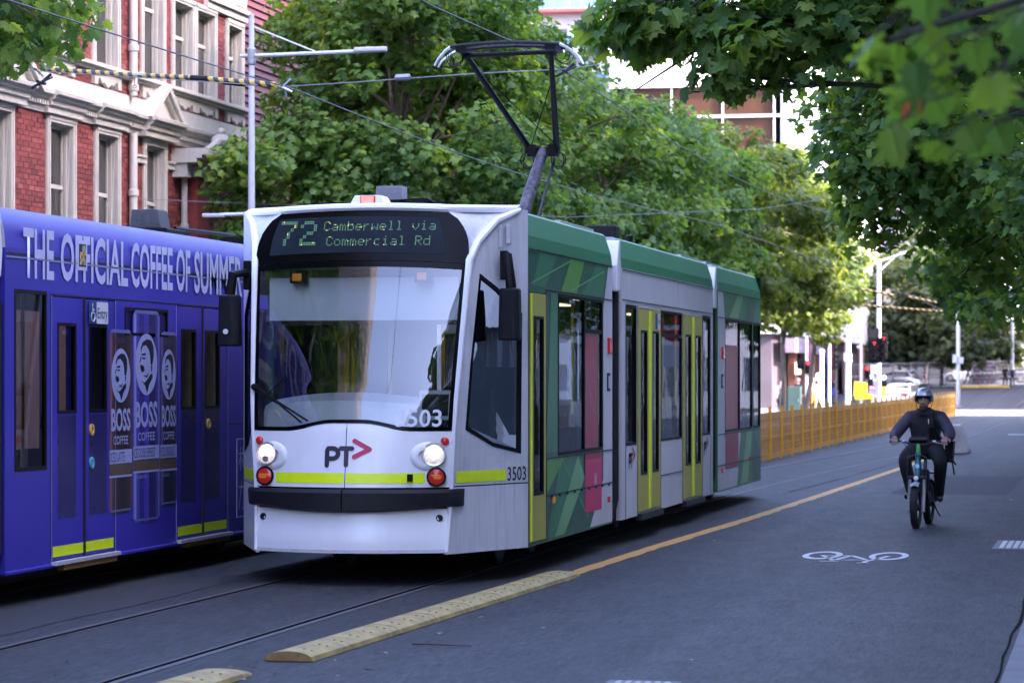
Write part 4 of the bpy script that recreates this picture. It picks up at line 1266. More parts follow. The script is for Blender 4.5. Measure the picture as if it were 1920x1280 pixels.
shard([(38.0, .55), (39.35, .55), (39.35, 1.03), (38.0, 1.03)], RED_WRAP, .006)
mb = MB(); mb.poly([(HW - .009, D(38.02), 1.09), (HW - .009, D(39.4), 1.09), (HW - .009, D(39.4), 2.25), (HW - .009, D(38.02), 2.25)]); mb.build('window_film', REDFILM, GT, recalc=False)
shard([(39.6, .3), (40.3, 1.04), (40.9, 1.04), (40.4, .3)], G_LIGHT); shard([(40.9, .3), (41.0, 1.04), (41.9, .7), (41.9, .3)], G_DARK); shard([(38.4, 2.63), (39.3, 2.96), (39.9, 2.96), (39.3, 2.63)], G_LIGHT); shard([(40.2, 2.63), (40.5, 2.96), (41.4, 2.96), (41, 2.63)], G_DARK)
# seams, lamps, hatches along the side
sm = MB()
for a, b, z in ((24.86, 29.19, 2.965), (25.65, 29.19, 2.615), (25.66, 29.19, 1.045), (25.66, 29.19, .70), (29.79, 36.79, 2.965), (29.79, 36.79, 2.64), (32.4, 34.14, .66), (37.26, 41.92, 2.965), (37.26, 41.92, 2.61), (37.26, 41.92, 1.04), (37.26, 41.92, .62)):
    seam(sm, D(a), D(b), z - .006, z + .006, HW + .0095)
for y in (24.86, 25.64, 30.0, 30.78, 32.41, 34.11, 35.8, 36.56): seam(sm, D(y) - .006, D(y) + .006, .28, 2.6, HW + .009)
for i in range(9): sm.box(HW + .006, HW + .016, D(25.9 + i * .38), D(25.94 + i * .38), .675, .70)
sm.build('panel_seam', INK, GT)
for y in (28.9, 37.62):
    mb = MB(); mb.box(HW, HW + .03, D(y), D(y) + .16, 2.05, 2.22); mb.build('side_indicator', REDLENS, GT, bev=.01)
    mb = MB(); mb.box(HW + .003, HW + .012, D(y) - .02, D(y) + .13, 1.66, 1.85, 0); mb.box(HW + .012, HW + .016, D(y) + .01, D(y) + .10, 1.69, 1.82, 1); mb.build('release_hatch', [DARKGREY, GREYWHITE], GT)
for y, z in ((25.95, .62), (28.9, .5), (37.6, .52), (40.5, .6)):
    mb = MB(); mb.box(HW + .004, HW + .018, D(y), D(y) + .1, z, z + .06); mb.build('reflector', AMBER if y < 26 else REDLENS, GT)
pt_logo(GT, (HW, D(30.22), .80), (0, 1, 0), .42, .24, None, .004); pt_logo(GT, (HW, D(35.95), .80), (0, 1, 0), .42, .24, None, .004)
mb = MB(); mb.poly([(HW + .0135, D(31.98), 2.36), (HW + .0135, D(32.32), 2.36), (HW + .0135, D(32.32), 2.54), (HW + .0135, D(31.98), 2.54)]); mb.build('entry_sign', LETTERWHITE, GT, recalc=False)
mb = MB(); mb.poly([(HW + .0145, D(31.98), 2.36), (HW + .0145, D(32.13), 2.36), (HW + .0145, D(32.13), 2.54), (HW + .0145, D(31.98), 2.54)]); mb.build('entry_sign', pm('sign_blue', srgb(30, 60, 120), .5), GT, recalc=False)
text('Entry', .17, .07, (HW + .015, D(32.14), 2.41), (0, 1, 0), (0, 0, 1), INK, GT, 'entry_lettering')
# bellows and white corner fairings at the joints
for a, b in ((S1[1], S2[0]), (S2[1], S3[0])):
    mb = MB(); rws = []
    n = 12
    for i in range(n + 1):
        o_ = .0 if i % 2 else .05
        y = D(a) + (b - a) * i / n; h = 1.22 - o_
        rws.append([(-h, y, .3), (-h, y, 3.1 - o_), (-h + .12, y, 3.22 - o_), (h - .12, y, 3.22 - o_), (h, y, 3.1 - o_), (h, y, .3)])
    mb.grid(rws); mb.build('bellows', RUBBER, GT)
    for s in (1, -1):
        mb = MB()
        mb.prism([(D(b) - .26, 2.72), (D(b) - .03, 2.72), (D(b) - .03, 3.27), (D(b) - .12, 3.27), (D(b) - .24, 3.0)], 'x', s * (HW - .16), s * (HW - .005))
        mb.build('corner_fairing', WHITE, GT, bev=.015)
    mb = MB(); mb.tube([(HW - .06, D(b) - .12, 2.72), (HW - .06, D(b) - .12, .5), (HW - .1, D(b) - .2, .3)], .05, 8); mb.tube([(HW - .1, D(a) + .1, 2.9), (HW - .1, D(a) + .1, .35)], .04, 8); mb.build('joint_tube', RUBBER, GT, smooth=True)
# rear cab, closing the far end
mb = MB()
rws = []
for z, k in ((.28, 0), (1.3, 0), (2.2, .12), (2.9, .25), (3.3, .35)):
    rws.append([(-HW, D(41.93), z), (-.95, D(42.95) - k, z), (-.5, D(43.15) - k, z), (.5, D(43.15) - k, z), (.95, D(42.95) - k, z), (HW, D(41.93), z)])
mb.grid(rws); mb.poly(rws[-1]); mb.build('rear_cab', G_DARK, GT)
# floor, ceiling, seats, poles seen through the panes
mb = MB(); mb.box(-1.2, 1.2, D(24.6), D(42.6), .36, .42, 0); mb.box(-1.24, 1.24, D(24.9), D(42.6), 2.74, 2.8, 1); mb.build('floor', [INFLOOR, INSIDE], GT)
mb = MB(); mb.box(-.98, .98, D(24.15), D(24.9), .5, .6); mb.box(-1.15, 1.15, D(24.9), D(43), .24, .34); mb.build('underframe', RUBBER, GT)
st = MB()
st.box(-.42, .42, 0, .42, .42, .84, 1); st.box(-.42, .42, 0, .42, .84, .92, 0); st.box(-.42, .42, .36, .46, .92, 1.42, 0)
seat_me = st.mesh('seat', [SEATBLUE, INSIDE])
for y in (26.6, 27.6, 28.5, 32.7, 33.4, 38.3, 39.3, 40.3):
    for x in (-.75, .75): inst(seat_me, 'seat', GT, (x, D(y), 0))
pm_ = MB(); pm_.tube([(0, 0, .42), (0, 0, 2.74)], .018, 8); pole_me = pm_.mesh('grab_pole', GRAB, True)
for y in (26.4, 27.5, 28.6, 30.75, 32.4, 34.1, 35.8, 38.2, 39.4, 40.6):
    for x in (-.35, .45): inst(pole_me, 'grab_pole', GT, (x, D(y), 0))
wheels(GT, (D(26.9), D(33.3), D(39.8)))
# roof gear: warning lamp, aerial block, cable tray, edge rails, lockers
mb = MB(); mb.prism([(-.18, 3.345), (-.13, 3.43), (.11, 3.43), (.16, 3.345)], 'y', D(24.30), D(24.55)); rl = mb.build('roof_beacon', WHITE, GT, bev=.01)
mb = MB(); mb.box(-.075, .06, D(24.285), D(24.36), 3.35, 3.425, 1); mb.box(-.065, .05, D(24.28), D(24.285), 3.355, 3.42, 0); mb.build('lamp', [REDLAMP, REDLENS], rl)
mb = MB(); mb.box(-.14, .17, D(24.95), D(25.3), 3.40, 3.43, 0); mb.prism([(-.12, 3.43), (-.115, 3.56), (.125, 3.56), (.13, 3.43)], 'y', D(25.0), D(25.2), 1)
for i in range(22): x = -.11 + .0105 * i; mb.box(x, x + .004, D(24.993), D(25.001), 3.435, 3.555, 1)
mb.build('aerial_block', [BLACK, pm('ribbed_grey', (.3, .3, .33), .55, var=.15)], GT)
mb = MB()
mb.box(-.65, .3, D(24.75), D(24.8), 3.34, 3.40); mb.box(-.1, .5, D(24.9), D(25.0), 3.36, 3.41); mb.box(.3, .42, D(24.7), D(24.76), 3.36, 3.42)
mb.tube([(-.05, D(24.9), 3.41), (.3, D(24.85), 3.425), (.42, D(24.8), 3.42), (.55, D(24.75), 3.36)], .01, 6)
mb.box(.42, 1.13, D(24.84), D(24.9), 3.335, 3.375); mb.tube([(1.08, D(24.86), 3.35), (1.13, D(24.88), 3.375), (1.17, D(24.9), 3.33)], .012, 6)
mb.build('roof_cabling', BLACK, GT)
for a, b in ((27.3, 29.1), (35.2, 37.1), (37.4, 39.0)):
    mb = MB(); mb.box(1.1, 1.16, D(a), D(b), 3.33, 3.36); mb.build('roof_edge_cover', GREYWHITE, GT)
for a, b, x0, x1, h in ((27.2, 29.0, -.8, .7, .0), (31.6, 31.9, .62, .95, .2), (33.9, 34.1, .55, .7, .0), (36.2, 36.7, -.6, .9, .08)):
    if h: mb = MB(); mb.box(x0, x1, D(a), D(b), 3.34, 3.34 + h); mb.build('roof_locker', DARKGREY, GT, bev=.015)
mb = MB(); mb.tube([(.8, D(33.4), 3.34), (.8, D(33.4), 3.47)], .03, 8); mb.lathe([(.05, 0), (.05, .06), (0, .07)], (.8, D(33.4), 3.45), (0, 0, 1), 10); mb.tube([(.8, D(33.4), 3.5), (.8, D(33.4), 3.58)], .006, 5); mb.build('roof_aerial', BLACK, GT)
# pantograph
pg = MB(); pg.box(-.45, .45, D(30.3), D(31.3), 3.36, 3.41); pg.box(-.12, .12, D(30.7), D(31.0), 3.41, 3.56)
for x in (-.4, .4):
    for y in (30.4, 31.2): pg.lathe([(.05, 0), (.07, .03), (.05, .06), (.07, .09), (.05, .1)], (x, D(y), 3.33), (0, 0, 1), 8)
PG = pg.build('pantograph', BLACK, GT)
PAINTWORN = pm('worn_arm_paint', (.06, .055, .07), .6, .1, var=.9, scale=16)
k0, k1 = Vector((-.03, D(30.9), 3.5)), Vector((.03, D(32.0), 4.43))
mb = MB(); mb.tube([k0, k1], [.075, .062], 12); mb.build('lower_arm', PAINTWORN, PG, smooth=True)
mb = MB(); mb.tube([k0 + Vector((.12, .25, -.1)), k1 + Vector((.1, .1, -.12))], .02, 8); mb.build('control_rod', DARKMETAL, PG, smooth=True)
mb = MB(); mb.box(-.18, .22, D(31.95), D(32.07), 4.40, 4.47); mb.box(-.14, -.04, D(31.9), D(32.1), 4.36, 4.5); mb.box(.1, .2, D(31.9), D(32.1), 4.36, 4.5)
for cx_ in (-.15, .21):
    mb.tube([(cx_ + .09 * math.cos(t), D(32.0), 4.33 + .085 * math.sin(t)) for t in [2 * math.pi * i / 12 for i in range(12)]], .007, 5, closed=True)
    mb.tube([(cx_ + .06 * math.cos(t), D(32.03), 4.32 + .10 * math.sin(t)) for t in [2 * math.pi * i / 12 for i in range(12)]], .006, 5, closed=True)
mb.build('knuckle', BLACK, PG)
hL, hR = Vector((-.49, D(30.3), 5.36)), Vector((.46, D(30.3), 5.38))
mb = MB(); mb.tube([(-.13, D(32), 4.46), hL], [.038, .028], 10); mb.build('upper_arm', BLACK, PG, smooth=True)
mb = MB(); mb.tube([(.19, D(32), 4.46), hR], [.038, .028], 10); mb.build('upper_arm', BLACK, PG, smooth=True)
mb = MB(); mb.tube([hL + Vector((-.02, 0, .0)), hR + Vector((.02, 0, .0))], .026, 8); mb.tube([(-.1, D(31.96), 4.5), (.4, D(30.8), 5.2)], .006, 5); mb.tube([(.19, D(31.96), 4.5), (-.42, D(30.7), 5.2)], .006, 5); mb.build('tie_bar', BLACK, PG, smooth=True)
for dy in (-.18, .18):
    mb = MB(); mb.tube([(-.62 + 1.22 * i / 8, D(30.25) + dy, 5.435 + .035 * (1 - ((i - 4) / 4) ** 2)) for i in range(9)], .022, 6); mb.build('contact_strip', DARKMETAL, PG, smooth=True)
for s in (-1, 1):
    for dy in (-.18, .18):
        mb = MB(); mb.tube([(s * .6, D(30.25) + dy, 5.44), (s * .68, D(30.25) + dy * .8, 5.40), (s * .78, D(30.25) + dy * .5, 5.31), (s * .82, D(30.25) + dy * .45, 5.24)], [.018, .016, .014, .013], 6)
        mb.build('horn', ALU, PG, smooth=True)
    mb = MB(); mb.box(s * .5 - .06, s * .5 + .06, D(30.05), D(30.5), 5.38, 5.43)
    for i in range(3): mb.tube([(s * (.58 + .02 * i) + (.07 + .015 * i) * math.cos(t), D(30.2) + .05 * i, 5.35 + (.085 + .012 * i) * math.sin(t)) for t in [2 * math.pi * j / 12 for j in range(12)]], .005, 5, closed=True)
    mb.build('head_spring', BLACK, PG)
# ---------------------------------------------------------------- the purple tram on the far track
BT = thing('tram', (-9.82, 20, 0), 'purple tram wrapped in canned coffee advertising, standing on the far track', 'tram', 'trams')
DB = lambda Y: Y - 20.
BH = 1.345
def rb(a, b, z0, z1): return [(DB(a), z0), (DB(b), z0), (DB(b), z1), (DB(a), z1)]
BZ = -.185
def bsection(y0, y1, holes, zt=2.82):
    for s in (1, -1):
        mb = MB(); mb.holed([(y0, .27), (y1, .27), (y1, zt), (y0, zt)], holes, lambda a, z: (s * BH, a, z), 0, lambda a, z: (s * (BH - .06), a, z)); mb.build('side_panel', BLUE, BT)
    prof = [(BH, zt), (BH - .01, 2.95), (BH - .04, 3.08), (BH - .09, 3.14)]
    for s in (1, -1):
        mb = MB(); mb.grid([[(s * x, y, z) for x, z in prof] for y in (y0, y1)])
        mb.build('cant_rail', BLUE, BT, smooth=True)
    mb = MB(); mb.grid([[(x, y, z) for x, z in ((-BH + .09, 3.14), (-.6, 3.2), (0, 3.22), (.6, 3.2), (BH - .09, 3.14))] for y in (y0, y1)])
    for y in (y0, y1): mb.poly([(x, y, z) for x, z in prof[::-1]] + [(-x, y, z) for x, z in prof])
    mb.build('roof', GREYWHITE, BT)
bsection(DB(20.64), DB(29.2), [rb(20.83, 21.51, 1.06, 2.5), rb(21.62, 23.08, .3, 2.47), rb(23.35, 24.5, 2.17, 2.42), rb(24.76, 26.24, .3, 2.47), rb(26.95, 28.9, 1.06, 2.5)])
bsection(DB(15.2), DB(20.1), [rb(16, 19.6, 1.06, 2.5)])
side_window(BT, DB(20.83), DB(21.51), 1.06, 2.5, GLASS_D, x=BH); side_window(BT, DB(26.95), DB(28.9), 1.06, 2.5, GLASS_D, x=BH); side_window(BT, DB(16), DB(19.6), 1.06, 2.5, GLASS_D, x=BH)
side_window(BT, DB(23.35), DB(24.5), 2.17, 2.42, pm('purple_film', srgb(36, 28, 92), .3, var=.1), x=BH)
for a, c, b, g in ((21.62, 22.35, 23.08, ((21.75, 22.17), (22.47, 22.9))), (24.76, 25.49, 26.24, ((24.87, 25.3), (25.58, 26.02)))):
    for (p, q), (g0, g1) in zip(((a, c), (c, b)), g):
        d = door_leaf(BT, DB(p), DB(q), 1.51, 2.25, DB(g0), DB(g1), BLUE, z0=.31, z1=2.46, x=BH, film=GLASS_D, proud=.0015)
        f = MB(); f.poly([(BH + .0025, DB(g0) + .0, .64), (BH + .0025, DB(g1), .64), (BH + .0025, DB(g1), 1.49), (BH + .0025, DB(g0), 1.49)]); f.build('film_panel', pm('purple_film', srgb(36, 28, 92), .3), d, recalc=False)
        l = MB(); l.box(BH + .0012, BH + .004, DB(p) + .02, DB(q) - .02, .335, .42); l.build('reflective_strip', LIME, d)
    mb = MB(); mb.box(BH - .03, BH + .05, DB(a) - .02, DB(b) + .05, .27, .30, 0); mb.box(BH - .03, BH + .03, DB(a) + .2, DB(b), .22, .27, 1); mb.build('door_step', [GREYWHITE, pm('rusty_step', (.28, .14, .03), .7, var=.3, scale=12)], BT)
    for zb, mat in ((1.36, pm('button_amber', (.7, .4, .08), .4)), (1.08, pm('button_teal', (.08, .4, .5), .4))):
        if mat.name == 'button_teal' and a > 24: continue
        mb = MB(); mb.lathe([(.05, 0), (.05, .014), (.03, .016), (.028, .006), (0, .006)], (BH + .002, DB(c) + .17, zb), (1, 0, 0), 18); mb.build('door_button', mat, BT, smooth=True)
# seams and edge lines
sm = MB()
for a, b in ((20.66, 29.1),): sm.box(BH - .004, BH + .003, DB(a), DB(b), 2.765, 2.785)
for y in (21.6, 23.1, 24.74, 26.26): sm.box(BH - .004, BH + .003, DB(y) - .005, DB(y) + .005, .3, 2.48)
for y in (22.35, 25.49): sm.box(BH + .002, BH + .0145, DB(y) - .016, DB(y) + .016, .31, 2.46)
sm.box(BH - .004, BH + .003, DB(26.3), DB(26.9), 1.345, 1.355); sm.box(BH - .004, BH + .003, DB(21.6), DB(26.3), 2.475, 2.485)
sm.box(BH - .004, BH + .0035, DB(23.12), DB(24.72), 1.02, 1.026)
sm.build('panel_seam', INK, BT)
mb = MB(); mb.box(BH - .002, BH + .006, DB(20.66), DB(29.1), 2.745, 2.757)
for y in (21.61, 23.11, 24.73, 26.27): mb.box(BH - .002, BH + .004, DB(y), DB(y) + .008, .3, 2.47)
mb.build('edge_trim', pm('pale_purple_trim', srgb(150, 146, 200), .4), BT)
mb = MB(); mb.box(BH - .05, BH + .012, DB(20.65), DB(26.9), .25, .285); mb.build('sill', BLUE, BT, bev=.01)
# lettering of the advertisement
AD = pm('ad_lettering', srgb(198, 198, 232), .4, var=.03)
words = (('THE', 21.0, 21.66), ('OFFICIAL', 21.81, 23.42), ('COFFEE', 23.5, 24.62), ('OF', 24.72, 25.12), ('SUMMER', 25.24, 26.72))
for w_, a, b in words:
    text(w_, b - a, .40, (BH + .002, DB(a), 2.595), (0, 1, 0), (0, 0, 1), AD, BT, 'ad_lettering', .022, .004)
# small pixel sticker over the second word
mb = MB(); rr = random.Random(4)
mb.box(BH + .004, BH + .009, DB(22.19), DB(22.41), 2.70, 2.95, 0); mb.box(BH + .009, BH + .011, DB(22.22), DB(22.38), 2.73, 2.92, 1)
for i in range(5):
    for j in range(6):
        if rr.random() < .75: mb.box(BH + .011, BH + .013, DB(22.235 + .026 * i), DB(22.261 + .026 * i), 2.745 + .027 * j, 2.772 + .027 * j, rr.choice((2, 3, 4, 5)))
mb.build('pixel_sticker', [AD, INK, pm('px_yellow', (.7, .6, .1), .5), pm('px_cyan', (.1, .45, .6), .5), pm('px_orange', (.75, .25, .05), .5), pm('px_green', (.1, .4, .15), .5)], BT)
# entry sign
mb = MB(); mb.box(BH + .012, BH + .0145, DB(22.44), DB(22.62), 2.26, 2.445, 1); mb.box(BH + .012, BH + .0145, DB(22.62), DB(22.90), 2.26, 2.445, 0); sg = mb.build('entry_sign', [LETTERWHITE, pm('sign_blue', srgb(30, 60, 120), .5)], BT)
text('Entry', .24, .12, (BH + .0145, DB(22.64), 2.275), (0, 1, 0), (0, 0, 1), NAVY, BT, 'entry_lettering', .004)
mb = MB(); P_ = lambda y, z: (BH + .018, DB(22.44 + y), 2.26 + z)
mb.lathe([(.014, 0), (0, .001)], P_(.075, .155), (1, 0, 0), 10)
mb.tube([P_(.075, .135), P_(.08, .09), P_(.12, .088), P_(.135, .04), P_(.15, .043)], .006, 4); mb.tube([P_(.08, .115), P_(.115, .113)], .005, 4)
mb.tube([P_(.085 + .04 * math.cos(t), .058 + .04 * math.sin(t)) for t in [2.2 + 4.2 * i / 10 for i in range(11)]], .005, 4)
mb.build('wheelchair_symbol', LETTERWHITE, BT)
# three printed cans
def flat(pts_, mat, off, nm='can_print'):
    mb = MB(); mb.poly([(BH + off, DB(y), z) for y, z in pts_]); return mb.build(nm, mat, BT, recalc=False)
EMB = pm('can_emblem', srgb(158, 164, 206), .4, var=.04); DARKINK = pm('can_dark_ink', srgb(26, 22, 44), .4)
def can(y0, y1, zt, zb, cols, flav, small, ez, ta):
    c, hw_ = (y0 + y1) / 2, (y1 - y0) / 2
    n = len(cols)
    for i, (a, b, col) in enumerate(cols):
        ya, yb = y0 + (y1 - y0) * a, y0 + (y1 - y0) * b
        def ze(y): q = abs((y - c) / hw_); return .05 * max(0, q - .75) * 4
        ptsb = [(ya, zb + ze(ya)), (yb, zb + ze(yb)), (yb, zt - ze(yb)), (ya, zt - ze(ya))]
        flat(ptsb, pm('can_%d_%d_%d' % col, srgb(*col), .32, var=.05), .003 + .0002 * i)
    flat([(y0 + .03, zt - .03), (y1 - .03, zt - .03), (y1 - .07, zt), (y0 + .07, zt)], pm('can_rim', srgb(110, 112, 170), .35), .0045)
    flat([(y0 + .02, zb + .05), (y0 + .05, zb + .02), (y1 - .05, zb + .02), (y1 - .02, zb + .05), (y1 - .05, zb + .035), (y0 + .05, zb + .035)], pm('can_rim', srgb(110, 112, 170), .35), .0045)
    z0, z1 = ez
    cz, rz, ry = (z0 + z1) / 2, (z1 - z0) / 2, hw_ * .82
    flat([(c + ry * math.cos(2 * math.pi * i / 32), cz + rz * math.sin(2 * math.pi * i / 32)) for i in range(32)], EMB, .005, 'can_emblem')
    for poly in ([(-.54, .52), (-.36, .72), (.05, .82), (.42, .78), (.64, .58), (.66, .27), (.54, .0), (.38, .0), (.34, .27), (.24, .46), (-.05, .62), (-.3, .6), (-.44, .5), (-.5, .36)],
                 [(-.46, .34), (-.07, .37), (-.07, .29), (-.44, .28)], [(-.4, .23), (-.1, .22), (-.12, .16), (-.36, .17)], [(-.52, .26), (-.47, .24), (-.54, .08), (-.64, .06)],
                 [(-.55, .0), (-.24, -.06), (-.18, -.2), (-.4, -.27), (-.56, -.14)], [(.4, -.02), (.52, -.04), (.5, -.2), (.4, -.26), (.44, -.14)],
                 [(-.52, -.5), (-.2, -.6), (.02, -.52), (.27, -.36), (.52, -.28), (.56, -.44), (.24, -.66), (.05, -.94), (-.12, -.7)], [(-.3, -.36), (.0, -.36), (.2, -.26), (.05, -.44)]):
        flat([(c + ry * p, cz + rz * q) for p, q in poly], DARKINK, .0056, 'can_emblem')
    text('BOSS', 2 * ry, ta[0], (BH, DB(c - ry), ta[1]), (0, 1, 0), (0, 0, 1), EMB, BT, 'can_lettering', .03, .0056)
    text('COFFEE', 1.55 * ry, .075, (BH, DB(c - .78 * ry), ta[1] - .115), (0, 1, 0), (0, 0, 1), EMB, BT, 'can_lettering', .012, .0056)
    zz = ta[1] - .16
    flat([(y0 + .01, zz - .12), (y1 - .01, zz - .12), (y1 - .01, zz), (y0 + .01, zz)], EMB, .005)
    text(flav, min(2 * ry * .95, .028 * len(flav) + .08), .085, (BH, DB(y0 + .03), zz - .105), (0, 1, 0), (0, 0, 1), pm('can_flavour_ink', srgb(60, 62, 120), .4), BT, 'can_lettering', .0, .006)
    flat([(y0 + .01, zz - .22), (y1 - .01, zz - .22), (y1 - .01, zz - .125), (y0 + .01, zz - .125)], pm('can_gold', srgb(96, 78, 66), .4, var=.15), .005)
    flat([(y0 + .01, zz - .24), (y1 - .01, zz - .24), (y1 - .01, zz - .222), (y0 + .01, zz - .222)], EMB, .005)
    text('SUNTORY', ry * 1.1, .045, (BH, DB(c - ry * .6), zt - .12 - (.06 if zt > 2.3 else 0)), (0, 1, 0), (0, 0, 1), pm('can_faint', srgb(96, 90, 120), .4), BT, 'can_lettering', 0, .0056)
    if small: text(small, ry * 1.1, .03, (BH, DB(y0 + .05), zz - .29), (0, 1, 0), (0, 0, 1), EMB, BT, 'can_lettering', 0, .0056)
can(22.95, 23.535, 2.22, .62, [(0, .05, (96, 66, 84)), (.05, .12, (132, 96, 104)), (.12, .22, (84, 54, 60)), (.22, .4, (58, 38, 46)), (.4, .75, (44, 30, 40)), (.75, .9, (60, 42, 52)), (.9, 1, (88, 66, 84))], 'ICED LATTE', '', (1.585, 2.055), (.2, 1.335))
can(24.27, 24.75, 2.22, .63, [(0, .08, (66, 62, 120)), (.08, .18, (96, 92, 150)), (.18, .3, (50, 46, 84)), (.3, .75, (32, 30, 50)), (.75, .92, (46, 42, 78)), (.92, 1, (84, 80, 140))], 'ICED LONG BLACK', 'ICED BLACK', (1.60, 2.06), (.2, 1.35))
can(23.55, 24.26, 2.40, .51, [(0, .05, (92, 90, 180)), (.05, .13, (142, 142, 214)), (.13, .24, (76, 72, 168)), (.24, .42, (52, 46, 128)), (.42, .6, (74, 60, 170)), (.6, .85, (44, 38, 98)), (.85, .94, (70, 64, 140)), (.94, 1, (112, 110, 184))], 'ICED DOUBLE ESPRESSO', 'WITH A DASH OF MILK', (1.645, 2.195), (.235, 1.355))
# framed vertical characters near the joint with the nose of the other tram
mb = MB()
for a, b, z0, z1 in ((26.56, 26.57, .42, 1.2), (26.57, 26.85, 1.19, 1.2), (26.57, 26.85, .42, .43), (26.85, 26.86, .42, 1.2)): mb.box(BH, BH + .004, DB(a), DB(b), z0, z1)
for (a, z0), (b, z1) in (((26.62, 1.05), (26.80, 1.05)), ((26.68, 1.12), (26.68, .88)), ((26.68, 1.04), (26.62, .94)), ((26.68, 1.04), (26.73, .96)), ((26.76, 1.12), (26.76, .9)), ((26.62, .72), (26.80, .72)), ((26.71, .78), (26.71, .7)), ((26.70, .72), (26.62, .5)), ((26.78, .72), (26.78, .52)), ((26.78, .52), (26.74, .5))):
    d = Vector((0, b - a, z1 - z0)); n = Vector((0, -d.z, d.y)).normalized() * .009
    A = Vector((BH + .004, DB(a), z0)); B = Vector((BH + .004, DB(b), z1)); mb.poly([A - n, A + n, B + n, B - n])
mb.build('panel_characters', AD, BT, recalc=False)
# joint to the nearer section
mb = MB(); rws = []
for i in range(13):
    o_ = .0 if i % 2 else .05; y = DB(20.1) + .54 * i / 12; h = 1.24 - o_
    rws.append([(-h, y, .3), (-h, y, 3.0 - o_), (h, y, 3.0 - o_), (h, y, .3)])
mb.grid(rws); mb.build('bellows', RUBBER, BT)
mb = MB(); mb.prism([(DB(20.3), 2.58), (DB(20.6), 2.58), (DB(20.63), 2.8), (DB(20.58), 3.05), (DB(20.45), 3.12), (DB(20.3), 3.12)], 'x', BH - .2, BH - .01); mb.build('corner_fairing', WHITE, BT, bev=.02)
mb = MB(); mb.tube([(BH - .05, DB(20.58), 2.4), (BH - .05, DB(20.58), .45), (BH - .08, DB(20.5), .3)], .045, 8); mb.build('joint_tube', DARKMETAL, BT, smooth=True)
mb = MB(); rws = []
for z, k in ((.28, 0), (1.3, 0), (2.2, .12), (2.8, .2), (3.14, .3)):
    rws.append([(-BH, DB(29.2), z), (-.95, DB(30.3) - k, z), (0, DB(30.55) - k, z), (.95, DB(30.3) - k, z), (BH, DB(29.2), z)])
mb.grid(rws); mb.poly(rws[-1]); mb.build('rear_cab', WHITE, BT)
mb = MB(); mb.box(-1.24, 1.24, DB(15.3), DB(29.5), .36, .42, 0); mb.box(-1.26, 1.26, DB(15.3), DB(29.5), 2.66, 2.7, 1); mb.build('floor', [INFLOOR, INSIDE], BT)
mb = MB(); mb.box(-1.2, 1.2, DB(15.3), DB(30), .2, .34); mb.box(-.95, .95, DB(15.5), DB(29.5), .12, .2); mb.build('underframe', RUBBER, BT)
for y in (17, 20.9, 24.2, 27.5):
    for x in (-.7, .7): inst(seat_me, 'seat', BT, (x, DB(y), 0))
for y in (21.2, 22.1, 22.7, 25.1, 26.0, 26.6):
    for x in (.3, .9): inst(pole_me, 'grab_pole', BT, (x, DB(y), 0))
CEILLAMP = pm('ceiling_glow_strip', (.8, .6, .3), .5, emit=(1, .62, .2), es=.3)
mb = MB()
for y in (20.8, 21.8, 22.6, 23.9, 25.1): mb.box(-.3, -.05, DB(y), DB(y) + .5, 2.62, 2.655)
mb.build('ceiling_glow_strip', CEILLAMP, BT)
wheels(BT, (DB(18.2), DB(27.0)))
mb = MB(); mb.box(.45, .95, DB(25.6), DB(26.3), 3.18, 3.235, 1); mb.prism([(.54, 3.235), (.56, 3.42), (.82, 3.42), (.86, 3.235)], 'y', DB(25.7), DB(26.0), 0); mb.build('aerial_block', [pm('ribbed_dark', (.05, .05, .06), .6, var=.3, scale=20), BLACK], BT, bev=.01)
mb = MB(); mb.tube([(.9, DB(26.0), 3.25), (1.05, DB(27.4), 3.25)], .02, 6); mb.box(.7, 1.1, DB(28.0), DB(29.6), 3.14, 3.26); mb.build('roof_rail', BLACK, BT)
# ================================================================== TREES
HALF_HI = [(.10, -.03), (.30, -.08), (.34, .06), (.56, .10), (.46, .22), (.40, .30), (.60, .42), (.74, .58), (.52, .56), (.36, .54), (.30, .66), (.34, .80), (.14, .84)]
HALF_LO = [(.30, -.06), (.56, .14), (.32, .32), (.68, .58), (.26, .72)]
HALF_XS = [(.45, .1), (.5, .5)]
def leaf_template(half, fold=.32, curl=.18):
    r_ = [(x, y, -x * fold - curl * (y - .4) ** 2) for x, y in half]
    l_ = [(-x, y, z) for x, y, z in r_]
    n = len(half)
    v = np.array([(0, 0, 0), (0, 1.03, -curl * .4)] + r_ + l_, 'f')
    f1 = [0] + [2 + i for i in range(n)] + [1]
    f2 = [1] + [2 + n + i for i in range(n)][::-1] + [0]
    return v, f1, f2
T_HI, T_LO, T_XS = leaf_template(HALF_HI), leaf_template(HALF_LO), leaf_template(HALF_XS)

def leaf_frames(P, out, rng, droop=.7, up=.5):
    n = len(P)
    nrm = np.array([0, 0, 1.]) * up + out * .6 + rng.normal(0, .42, (n, 3))
    nrm /= np.linalg.norm(nrm, axis=1, keepdims=True)
    d = out * .8 + np.array([0, 0, -1.]) * droop + rng.normal(0, .5, (n, 3))
    d -= nrm * (d * nrm).sum(1, keepdims=True)
    d /= np.maximum(np.linalg.norm(d, axis=1, keepdims=True), 1e-6)
    s = np.cross(d, nrm)
    return np.stack([s, d, nrm], 2)          # columns: side, tip, normal

